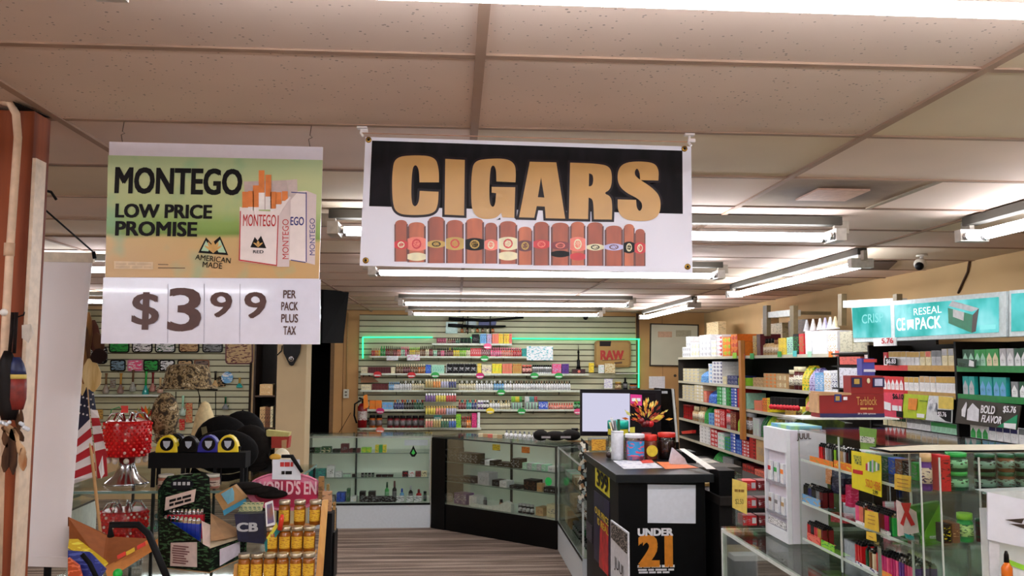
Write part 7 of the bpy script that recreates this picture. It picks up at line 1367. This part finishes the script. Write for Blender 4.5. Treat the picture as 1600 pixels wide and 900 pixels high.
# tall white pod display
JX0, JX1, JY0, JY1, JH = 1.432, 1.612, 3.66, 3.93, .485
jd = thing('pod_display', ((JX0+JX1)/2, (JY0+JY1)/2, GZ), 'tall white vape pod display cabinet standing on the right counter', 'display cabinet')
LV = C((226, 222, 236), .3, var=.02); LV2 = C((236, 240, 248), .3, var=.02)
M().box((JX0+.02, JY0, GZ+.001), (JX1, JY1, GZ+JH), LV).obj('cabinet', jd, bevel=.003)
M().box((JX0, JY0, GZ+.001), (JX0+.019, JY0+.012, GZ+JH), LV2).obj('frame_rail', jd); M().box((JX0, JY1-.012, GZ+.001), (JX0+.019, JY1, GZ+JH), LV2).obj('frame_rail', jd); M().box((JX0, JY0+.013, GZ+JH-.10), (JX0+.019, JY1-.013, GZ+JH), LV2).obj('frame_rail', jd); M().box((JX0, JY0+.013, GZ+.001), (JX0+.019, JY1-.013, GZ+.05), LV2).obj('frame_rail', jd)
for z in (.235, .10): M().box((JX0+.001, JY0+.013, GZ+z), (JX0+.019, JY1-.013, GZ+z+.012), C((150, 156, 166), .3)).obj('inner_shelf', jd)
for r_, (z, h, cs) in enumerate(((.248, .085, ['red', 'green', 'orange']), (.113, .075, ['brown', 'grey', 'tan']))):
    for k in range(3):
        y = JY1-.05-k*.075; P = V((JX0+.011, y, GZ+z)); M().box((P.x-.006, y-.018, P.z), (P.x+.006, y+.018, P.z+h), C((232, 238, 240), .3)).obj('pod_pack', jd); M().box((P.x-.007, y-.016, P.z+h*.5), (P.x-.0055, y+.016, P.z+h*.72), C(cs[k], .4)).obj('colour_band', jd)
M().box((JX0+.002, JY0+.03, GZ+.055), (JX0+.004, JY1-.03, GZ+.085), pr('white', 'grey', 60)).obj('price_strip', jd)
text('lettering', 'JUUL', at(1245, 677, JY0-.004), at(1267, 689, JY0-.004), C((60, 22, 30), .4), jd, bold=.02)
M().box((JX0+.03, JY0+.02, GZ+JH), (JX1-.01, JY1-.02, GZ+JH+.016), C((90, 160, 210), .5, kind='blend', c2=(150, 200, 120), scale=12)).obj('blue_card_top', jd)
# acrylic rack with red boxes and the yellow sign
t = thing('yellow_sign', atX(1156, 815, CX+.05), 'yellow paper sign standing at the far end of the counter', 'sign'); ys_ = 3.98
M().slab([at(1144, 748, ys_), at(1167, 755, ys_-.06), at(1167, 804, ys_-.06), at(1144, 793, ys_)], (.002, .003, 0), C((232, 206, 104), .5)).obj('paper', t); M().slab([at(1144, 793, ys_+.002), at(1167, 804, ys_-.058), at(1167, 830, ys_-.058), at(1144, 818, ys_+.002)], (.002, .003, 0), GLC).obj('clear_holder', t)
text('lettering', '$2.50', at(1149, 779, ys_-.028), at(1162, 789, ys_-.045), C((90, 80, 30), .5), t, off=(-.002, -.004, 0)); text('lettering', '~3-2-3', at(1148, 764, ys_-.026), at(1163, 769, ys_-.045), C((150, 110, 40), .5), t, off=(-.002, -.004, 0))
t = thing('acrylic_rack', V((1.42, 4.0, GZ)), 'clear acrylic rack between the yellow sign and pod display', 'rack'); 
for x in (1.33, 1.56): M().box((x, 3.955, GZ+.001), (x+.004, 4.055, GZ+.26), GLC).obj('side_plate', t)
for k, z in enumerate((.02, .10, .18)): M().box((1.335, 3.956, GZ+z), (1.559, 4.054, GZ+z+.004), GLC).obj('acrylic_shelf', t)
for k, z in enumerate((.026, .106, .186)):
    for i in range(3): put('carton', ['red', 'darkred'][i % 2], 'silver', .066, .045, .08, V((1.37+.075*i, 4.0, GZ+z)), 0, 'in acrylic rack behind yellow sign')
# lighter tower
TX0, TX1, TY0, TY1, TZ = 1.44, 1.86, 2.66, 3.55, 1.465
tw = thing('glass_tower', ((TX0+TX1)/2, (TY0+TY1)/2, GZ), 'clear glass tower with shelves of lighters on right counter', 'display case')
M().box((TX0, TY0, TZ-.006), (TX1+.005, TY1, TZ), GLC).obj('glass_top', tw)
for x, y, m_ in ((TX0, TY0, C((196, 206, 200), .2)), (TX0, TY1-.006, GLC), (TX0, (TY0+TY1)/2+.06, C((196, 206, 200), .2))): M().box((x, y, GZ+.001), (x+.005, y+.006, TZ-.007), m_).obj('edge_strip', tw)
M().box((TX0, TY1-.0055, GZ+.001), (TX1, TY1-.0025, TZ-.007), GLC).obj('end_glass', tw); M().box((TX0+.006, TY0+.001, GZ+.001), (TX1, TY0+.004, TZ-.007), GLC).obj('front_glass', tw)
tz = [1.012, 1.160, 1.335]
for z in tz: M().box((TX0+.01, TY0+.01, z-.005), (TX1, TY1-.012, z), GLC).obj('glass_shelf', tw); M().box((TX0+.006, TY0+.01, z-.007), (TX0+.010, TY1-.012, z+.002), C((200, 214, 206), .3)).obj('shelf_edge', tw)
M().box((TX1+.001, TY0+.01, GZ+.001), (TX1+.005, TY1-.012, TZ-.007), GLC).obj('back_glass', tw)
def TP_(x, y, d=0.): return atX(x, y, TX0-d)
def lighters(z, x0, x1, cols, place, xo=.03, rows=2, step=.0165, h=1.):
    A = on('X', TX0+xo, x0, z); B = on('X', TX0+xo, x1, z); n = int(abs(A.y-B.y)/step)
    for r_ in range(rows):
        for i in range(n):
            c = cols[(i*len(cols)//n)]; P = A+(B-A)*((i+.5)/n); P.x += r_*.026; P.z = z+.0012
            o = inst('lighter', lighter(rgb(c), CHROME if i % 2 else C('black', .4)), P, math.pi/2, label='%s lighter %s' % (c, place), cat='lighter', group='%s lighters %s' % (c, place)); o.scale = (1, 1, h)
pt = 'on the %s shelf of the lighter tower'
lighters(tz[2], 1283, 1333, ['red', 'darkred', 'silver', 'grey', 'black', 'lime', 'black', 'tan', 'silver', 'maroon', 'black'], pt % 'top', step=.019, h=1.1)
lighters(tz[1], 1259, 1290, ['black', 'navy', 'black', 'grey', 'maroon'], pt % 'middle', step=.016, h=1.0); 
lighters(tz[0]+.0, 1265, 1290, ['red', 'black', 'red', 'gold', 'darkred'], pt % 'lowest', h=1.0)
lighters(tz[0], 1340, 1352, ['red'], pt % 'lowest', h=1.1); lighters(tz[0], 1356, 1372, ['darkgreen', 'brown', 'cream'], pt % 'lowest', step=.02); lighters(tz[0], 1374, 1394, ['red', 'magenta', 'pink'], pt % 'lowest', h=1.15); lighters(tz[0], 1396, 1437, ['magenta', 'pink', 'purple', 'magenta', 'pink', 'purple'], pt % 'lowest', rows=3, h=1.2)
lighters(tz[1], 1341, 1356, ['pink', 'salmon', 'brown'], pt % 'middle', step=.013); lighters(tz[1], 1360, 1376, ['salmon', 'grey'], pt % 'middle', step=.013); lighters(tz[1], 1378, 1393, ['darkred', 'magenta'], pt % 'middle', step=.012); lighters(tz[1], 1394, 1402, ['darkgreen', 'green'], pt % 'middle', step=.013)
# trays / fronts holding them
def tfront(pts, m, nm, lb, cat='tray', d=.003, th=.002): return tag(M().slab([TP_(x, y, d) for x, y in pts], (-th, 0, 0), m).obj(nm), lb, cat)
def inner(x0, x1, z, zh, c, c2, nm, lb, xo=.020):
    A = on('X', TX0+xo-.004, x0, z); B = on('X', TX0+xo-.004, x1, z); t = thing('lighter_tray', (A+B)/2, lb, 'tray'); M().box((TX0+xo-.006, B.y, z+.0005), (TX0+xo-.003, A.y, z+zh), pr(c, c2, 40)).obj('front_panel', t); M().box((TX0+xo-.003, B.y, z+.0002), (TX0+xo+.06, A.y, z+.0008), C(c, .5)).obj('tray_floor', t); return t
inner(1266, 1302, tz[2], .022, 'orange', 'gold', '', 'orange lighter tray at left of the top shelf of lighter tower'); inner(1304, 1334, tz[2], .030, 'orange', 'yellow', '', 'second orange tray, right of the first, on the top shelf')
inner(1254, 1282, tz[1], .032, 'skyblue', 'tan', '', 'light blue lighter tray on the middle shelf of lighter tower', .018); inner(1262, 1282, tz[0], .030, 'salmon', 'red', '', 'coral lighter tray at left of the lowest shelf', .018)
inner(1284, 1304, tz[0]-.012, .040, 'lime', 'green', '', 'lime green tray front on the lowest shelf of lighter tower', .018); inner(1338, 1372, tz[0]-.006, .016, 'white', 'navy', '', 'white and blue tray front on the lowest shelf'); inner(1374, 1394, tz[0]-.01, .032, 'orange', 'gold', '', 'orange tray front below the pink lighters'); inner(1395, 1438, tz[0]-.01, .022, 'lavender', 'navy', '', 'lavender tray front below the magenta lighters')
inner(1338, 1358, tz[1]-.012, .022, 'white', 'grey', '', 'left white price strip on the middle shelf edge', .017); inner(1377, 1392, tz[1]-.014, .028, 'white', 'grey', '', 'right white price strip on the middle shelf edge', .017)
for k, (x0, x1, y0, y1, c, lb) in enumerate(((1300, 1320, 728, 745, (60, 80, 110), 'blue lidded blister pack'), (1298, 1318, 745, 770, (20, 20, 50), 'dark oval tin below the blister pack'), (1290, 1300, 732, 755, (220, 150, 90), 'tan bottle shape behind the dark tin'), (1298, 1322, 800, 815, (200, 40, 50), 'red box above the lowest shelf'), (1313, 1318, 757, 782, (210, 26, 50), 'narrow red pouch'), (1321, 1330, 757, 790, (200, 30, 90), 'narrow magenta pouch'))):
    tag(M().slab([atX(x, y, TX0+.09) for x, y in ((x0, y0), (x1, y0+3), (x1, y1+3), (x0, y1))], (.03, 0, 0), pr(c, lite(c, .3), 40)).obj('lighter_package'), lb+' in the lighter tower', 'package')
for z, x0, x1, cs in ((tz[2], 1337, 1375, 'white mint silver grey'), (tz[2], 1376, 1432, 'darkgreen blue brown black green'), (tz[1], 1404, 1432, 'white salmon green')):
    row('X', TX0+.13, z, [(x0, x1, 5, 'box', cs, 'grey', 26, 1, .05)], 'behind glass on a lighter tower shelf')
for k in range(8): put('jar', ['darkgreen', 'brown', 'black', 'silver'][k % 4], 'grey', .07, .09, .07, V((1.40+.115*k, 3.2, .669)), 0, 'deep inside the right glass counter')
# signs on the tower
t = thing('sale_sign', TP_(1355, 777, .006), 'bright yellow sale sheet with a red banner and picture of lighters', 'sign')
M().slab([TP_(x, y, .004) for x, y in ((1331, 704), (1377, 712), (1378, 777), (1332, 762))], (-.002, 0, 0), C((236, 222, 30), .45, var=.04)).obj('sheet', t)
def tc(pts, m, nm, par, d): return M().slab([TP_(x, y, d) for x, y in pts], (-.001, 0, 0), m).obj(nm, par)
tc([(1333, 733), (1348, 736), (1348, 742), (1333, 739)], C('red', .4), 'red_banner', t, .007); tc([(1334, 711), (1345, 713), (1346, 727), (1336, 724)], pr((190, 190, 60), (40, 60, 40), 90), 'logo_print', t, .007)
for k in range(7): x = 1353+3.1*k; tc([(x, 718+abs(k-3)*2), (x+2.4, 718.5+abs(k-3)*2), (x+2.4, 738-abs(k-3)), (x, 738-abs(k-3))], C([(200, 60, 90), (230, 230, 235), (60, 160, 90), (190, 190, 210), (120, 190, 80), (230, 235, 235), (90, 140, 120)][k], .4), 'lighter_print', t, .007)
A = TP_(1353, 748, .008); B = TP_(1376, 763, .008); B.z = TP_(1353, 760, .008).z; text('lettering', 'SOLD HERE', A, B, C((226, 120, 30), .4), t, off=(-.001, 0, 0), bold=.02)
A = TP_(1364, 765, .008); B = TP_(1372, 773, .008); B.z = TP_(1364, 771, .008).z; text('lettering', '2.99', A, B, INK, t, off=(-.001, 0, 0), bold=.02)
t = thing('green_sign', TP_(1358, 705, .006), 'small green leaf sign above the yellow sale sheet', 'sign'); tc([(1343, 667), (1370, 671), (1368, 703), (1345, 702)], C((120, 170, 60), .5), 'sheet', t, .004); tc([(1344, 681), (1367, 684), (1366, 693), (1344, 691)], pr((210, 214, 200), (40, 70, 50), 80), 'picture_band', t, .007)
for k, (p, lb) in enumerate((([(1398, 740), (1424, 744), (1423, 769), (1398, 764)], 'yellow rounded note at the upper right of lighter tower'), ([(1352, 797), (1372, 801), (1374, 832), (1351, 824)], 'yellow paper note hanging on the middle shelf'), ([(1354, 830), (1369, 833), (1370, 847), (1354, 842)], 'small yellow note below the other yellow note'))):
    t = thing('yellow_note', TP_(*p[3], .006), lb, 'note'); tc(p, C((238, 200, 60), .5), 'sheet', t, .008)
    for j in range(3): y = p[0][1]+7+6*j; tc([(p[0][0]+4, y), (p[1][0]-5, y+3), (p[1][0]-5, y+4.2), (p[0][0]+4, y+1.2)], C((190, 130, 50), .5), 'handwriting', t, .011) if j < (3 if k < 2 else 1) else None
# open brown carton set on top, behind the tower
oc = thing('open_carton', (1.85, 4.0, GZ), 'dark red cigarette tube carton with gold lettering and blue patches', 'carton'); YO = 3.93
DR = C((140, 26, 26), .5, scale=12); NB = C((34, 30, 80), .5)
sh = thing('carton_shelf', (2.0, 4.0, GZ), 'thin shelf carrying the dark red carton above the counter', 'shelf')
zsb = at(1330, 652, YO).z; M().box((1.60, 3.88, zsb-.008), (2.06, 4.12, zsb-.001), C((216, 218, 214), .4)).obj('shelf_board', sh)
for x in (1.62, 2.03): M().box((x, 3.95, GZ+.001), (x+.012, 3.962, zsb-.009), GLC).obj('support_post', sh)
a, b = at(1281, 648, YO), at(1382, 651, YO); zt1, zt2 = at(1330, 606, YO).z, at(1330, 613, YO).z
M().box((a.x, YO, zsb), (b.x, YO+.10, at(1330, 616, YO).z), DR).obj('carton_body', oc); M().box((a.x, YO-.002, zsb), (b.x, YO-.0005, zsb+.018), NB).obj('blue_stripe', oc); 
M().slab([at(1280, 612, YO-.002), at(1330, 614, YO-.002), at(1330, 617, YO-.002), at(1280, 618, YO-.002)], (0, .1, 0), KR).obj('open_flap', oc); M().box((a.x-.008, YO, zsb+.02), (a.x-.001, YO+.1, zsb+.11), KR).obj('side_flap', oc)
text('lettering', 'Tarblock', at(1338, 620, YO-.002), at(1370, 633, YO-.002), C((206, 160, 90), .4), oc, bold=-.01); text('lettering', '~4-3', at(1344, 637, YO-.002), at(1364, 640, YO-.002), C((206, 160, 90), .4), oc); text('lettering', '20 x 200 s.pieces', at(1340, 645, YO-.004), at(1368, 648, YO-.004), WL2, oc)
rect(1304, 616, 1315, 628, YO-.004, .002, C((40, 60, 130), .4), 'blue_patch', oc); rect(1306, 619, 1312, 626, YO-.006, .002, C((190, 160, 80), .4), 'yellow_print', oc); rect(1318, 620, 1324, 625, YO-.004, .002, WL2, 'white_print', oc)
o2 = thing('blue_red_carton', V((a.x+.15, YO+.02, zt2)), 'smaller blue and red carton standing on top of the dark red one', 'carton'); zb = at(1330, 616, YO).z+.001
M().box((at(1331, 600, YO).x, YO+.01, zb), (at(1382, 600, YO).x, YO+.09, at(1350, 587, YO).z), DR).obj('carton_body', o2)
rect(1331, 590, 1347, 605, YO+.006, .002, NB, 'blue_patch', o2); rect(1335, 592, 1343, 600, YO+.003, .002, C((190, 160, 80), .4), 'yellow_print', o2); rect(1364, 590, 1382, 605, YO+.006, .002, NB, 'blue_patch', o2); rect(1367, 592, 1379, 603, YO+.003, .002, C((196, 200, 226), .4), 'pale_print', o2); M().ball(at(1357, 595, YO+.006), .008, C('cream', .4), sz=1.6, sy=.3).obj('oval_print', o2)
o3 = thing('blue_red_carton', V((a.x+.2, YO+.02, zt2)), 'narrow blue and red striped box at the very top of the cartons', 'carton'); zb2 = at(1350, 587, YO).z+.001
M().box((at(1350, 580, YO).x, YO+.02, zb2), (at(1370, 580, YO).x, YO+.07, at(1350, 560, YO).z), C((70, 70, 160), .5)).obj('box_body', o3); rect(1350, 561, 1370, 566, YO+.016, .003, C((206, 60, 56), .5), 'red_band', o3); rect(1350, 577, 1368, 581, YO+.016, .003, C((210, 210, 226), .5), 'white_band', o3)
# green leafy packages in the foreground behind pod display
t = thing('green_banner', at(1240, 660, 4.0), 'dark green leaf patterned packaging rising behind the pod display', 'packaging')
M().slab([at(1226, 672, 4.15), at(1262, 642, 4.15), at(1320, 660, 4.15), at(1316, 700, 4.15), at(1226, 700, 4.15)], (0, .02, 0), C((90, 110, 30), .5, kind='blend', c2=(20, 44, 20), scale=14)).obj('printed_sheet', t)
M().box((at(1235, 700, 4.15).x, 4.16, .90), (at(1310, 700, 4.15).x, 4.17, at(1240, 690, 4.15).z), C((60, 80, 40), .6)).obj('support_board', t)
# near case lid and contents
lid = thing('case_lid', V((1.7, 2.5, 1.474)), 'tan edged wooden lid of the nearest glass case', 'lid'); zl = 1.474
M().slab([atZ(x, y, zl) for x, y in ((1442, 695), (1660, 694), (1660, 703), (1391, 706), (1360, 700))], (0, 0, -.006), C((206, 196, 170), .5)).obj('lid_board', lid)
e_ = [atZ(x, y, zl) for x, y in ((1442, 695), (1360, 700), (1391, 706), (1660, 704))]
for p, q in zip(e_, e_[1:]): M().tube([p, q], .0035, BLK, 6).obj('black_edge', lid)
nc = thing('glass_case', (1.9, 2.5, GZ), 'nearest tall glass case holding jars and green boxes', 'display case'); NY = 2.42
NX0 = at(1440, 800, NY).x; zlid = zl-.010
M().box((NX0+.2*0, NY-.002, GZ+.001), (2.25, NY, zlid), GLC).obj('front_glass', nc)
for x in (1440, 1470, 1532): c = at(x, 800, NY-.006); M().box((c.x, NY-.007, GZ+.001), (c.x+.004, NY-.003, zlid), C((190, 196, 190), .2)).obj('edge_strip', nc)
ZN = [at(1500, 769, NY).z, at(1500, 850, NY).z]
for z in ZN: M().box((NX0, NY+.001, z-.006), (2.25, NY+.10, z), GLC).obj('glass_shelf', nc)
M().box((NX0, NY+.101, GZ+.001), (2.25, NY+.105, zlid), GLC).obj('back_glass', nc)
row('Y', NY+.002, ZN[0], [(1445, 1464, 1, 'jar', 'purple', 'tan', 58), (1472, 1488, 1, 'box', 'red', 'maroon', 56, 1, .06), (1490, 1524, 1, 'jar', 'darkgreen', 'green', 58, 2), (1536, 1568, 1, 'jar', 'black', 'darkgreen', 56, 2), (1570, 1596, 1, 'jar', 'brown', 'darkgreen', 56, 2), (1598, 1624, 1, 'jar', 'black', 'darkgreen', 56, 2)], 'on upper shelf of nearest case')
row('Y', NY+.002, ZN[1], [(1476, 1488, 1, 'box', 'black', 'yellow', 30, 1, .04), (1490, 1502, 1, 'plain', 'brown', 'tan', 30, 1, .06), (1505, 1530, 1, 'jar', 'green', 'lime', 44), (1533, 1550, 1, 'can', 'maroon', 'darkgreen', 36)], 'on lower shelf of nearest case')
row('Y', NY+.002, GZ+.001, [(1444, 1456, 1, 'plain', 'maroon', 'brown', 30, 1, .05), (1458, 1468, 1, 'bottle', 'black', 'white', 38), (1480, 1500, 1, 'can', 'brown', 'tan', 26), (1503, 1530, 1, 'jar', 'orange', 'black', 36), (1534, 1560, 2, 'jar', 'darkgreen', 'tan', 30)], 'at the bottom of nearest case')
t = thing('green_box', at(1460, 852, 2.52), 'bright green folded carton with white word in front of the glass case', 'box')
M().slab([at(x, y, 2.56) for x, y in ((1446, 832), (1470, 786), (1473, 848), (1447, 853))], (0, .03, 0), C((110, 190, 40), .4)).obj('light_panel', t); M().slab([at(x, y, 2.565) for x, y in ((1420, 792), (1468, 783), (1470, 790), (1446, 832), (1440, 838))], (0, .02, 0), C((70, 150, 40), .4, kind='blend', c2=(30, 100, 30), scale=10)).obj('dark_panel', t)
text('lettering', 'eztip', at(1452, 836, 2.557), at(1468, 843, 2.557), WL2, t, bold=.03)
t = thing('display_ledge', V((1.5, 2.6, GZ)), 'small clear ledge between the glass tower and the nearest glass case', 'shelf'); zq = at(1450, 853.5, 2.56).z
M().box((1.29, 2.535, zq-.006), (1.60, 2.65, zq), GLC).obj('ledge_board', t)
for x in (1.30, 1.585): M().box((x, 2.60, GZ+.001), (x+.008, 2.608, zq-.007), ALU).obj('support_post', t)
t = thing('ribbon_packet', at(1415, 835, 2.55), 'white packet with a printed red ribbon beside the green carton', 'packet'); M().slab([at(x, y, 2.56) for x, y in ((1403, 782), (1432, 800), (1436, 832), (1405, 838))], (0, .01, 0), C((214, 196, 190), .5)).obj('packet_body', t)
M().slab([at(x, y, 2.556) for x, y in ((1408, 786), (1424, 786), (1420, 800), (1430, 820), (1424, 822), (1416, 806), (1412, 822), (1407, 818), (1414, 800))], (0, .002, 0), C((196, 40, 40), .5)).obj('red_ribbon', t)
tag(M().slab([at(x, y, 2.54) for x, y in ((1415, 834), (1428, 838), (1430, 846), (1418, 842))], (0, .01, 0), C('teal', .4)).obj('teal_clip'), 'small teal clip under the ribbon packet', 'clip')
# white leaflet holder, far right
t = thing('white_case', at(1570, 880, 2.3), 'plain white panel box at the lower right edge of the picture', 'box'); YQ = 2.34
M().slab([at(x, y, YQ) for x, y in ((1543, 769), (1640, 789), (1640, 864), (1543, 843))], (0, .004, 0), C((226, 226, 238), .35, var=.02)).obj('front_sheet', t); M().slab([at(x, y, YQ+.002) for x, y in ((1545, 769), (1640, 765), (1640, 789), (1543, 769.5))], (0, .06, 0), C((200, 206, 206), .3)).obj('top_sheet', t); M().slab([at(x, y, YQ+.008) for x, y in ((1545, 840), (1562, 848), (1562, 905), (1547, 905))], (0, .004, 0), C((216, 216, 222), .4)).obj('lower_leaf', t)
for k, (x0, y0, x1, y1, x2, y2) in enumerate(((1570, 812, 1600, 810, 1596, 818), (1576, 818, 1640, 822, 1600, 826))): M().slab([at(x0, y0, YQ-.001), at(x1, y1, YQ-.001), at(x2, y2, YQ-.001)], (0, -.001, 0), C((60, 46, 40), .5)).obj('ink_sketch', t)
M().box((at(1560, 905, YQ).x, YQ+.07, GZ+.001), (at(1640, 905, YQ).x, YQ+.074, at(1600, 800, YQ).z), WHITE).obj('rear_board', t)
t = thing('orange_bottle', at(1574, 900, 2.2), 'small orange dropper bottle with black tip at lower right corner', 'bottle'); p = at(1574, 905, 2.28); M().lathe(p, [(.012, 0), (.014, .01), (.014, .03), (.006, .045)], C((220, 110, 30), .2), 14).obj('bottle_body', t); M().lathe(p+V((0, 0, .045)), [(.007, 0), (.006, .02), (.003, .03)], BLK, 10).obj('dropper_tip', t)
t = thing('green_case', at(1590, 900, 2.2), 'lime and white printed packet at the lower right corner', 'packet'); M().slab([at(x, y, 2.30) for x, y in ((1576, 874), (1602, 884), (1602, 905), (1576, 905))], (0, .01, 0), C((236, 236, 240), .4)).obj('packet_body', t); M().slab([at(x, y, 2.296) for x, y in ((1576, 874), (1602, 884), (1602, 892), (1576, 882))], (0, .003, 0), C((150, 210, 60), .4)).obj('lime_band', t)

M().box((3.301, 5.69, 0), (3.32, 6.32, 2.0), RK).obj('back_panel', un2)
# ================================================================== every repeated label gets the place of its thing in the row
ORD = 'first second third fourth fifth sixth seventh eighth ninth tenth eleventh twelfth thirteenth fourteenth fifteenth sixteenth seventeenth eighteenth nineteenth twentieth'.split()
def nth(k): return ORD[k] if k < 20 else '%dth' % (k+1) if (k+1) % 10 not in (1, 2, 3) else '%d%s' % (k+1, {1: 'st', 2: 'nd', 3: 'rd'}[(k+1) % 10])
by = {}
for o in S.objects:
    if o.parent is None and 'label' in o: by.setdefault(o['label'], []).append(o)
for lb, os_ in by.items():
    if len(os_) < 2: continue
    q = sorted(((proj(o.location)[0], o.location.z, o) for o in os_), key=lambda t: t[0]); cols = []
    for x, z, o in q:
        if cols and abs(cols[-1][0][0]-x) < 1.2 and abs(cols[-1][0][2].location.y-o.location.y) < .02: cols[-1].append((x, z, o))
        else: cols.append([(x, z, o)])
    deep = any(len(c) > 1 for c in cols)
    for i, c in enumerate(cols):
        c.sort(key=lambda t: t[1])
        for j, (x, z, o) in enumerate(c):
            s = lb+(', '+('%s from left' % nth(i) if len(cols) > 1 else '') if len(cols) > 1 else '')
            if deep: s = lb+(', %s stack from left' % nth(i) if len(cols) > 1 else '')+', '+('lowest' if j == 0 else 'topmost' if j == len(c)-1 else '%s up' % nth(j))
            o['label'] = s
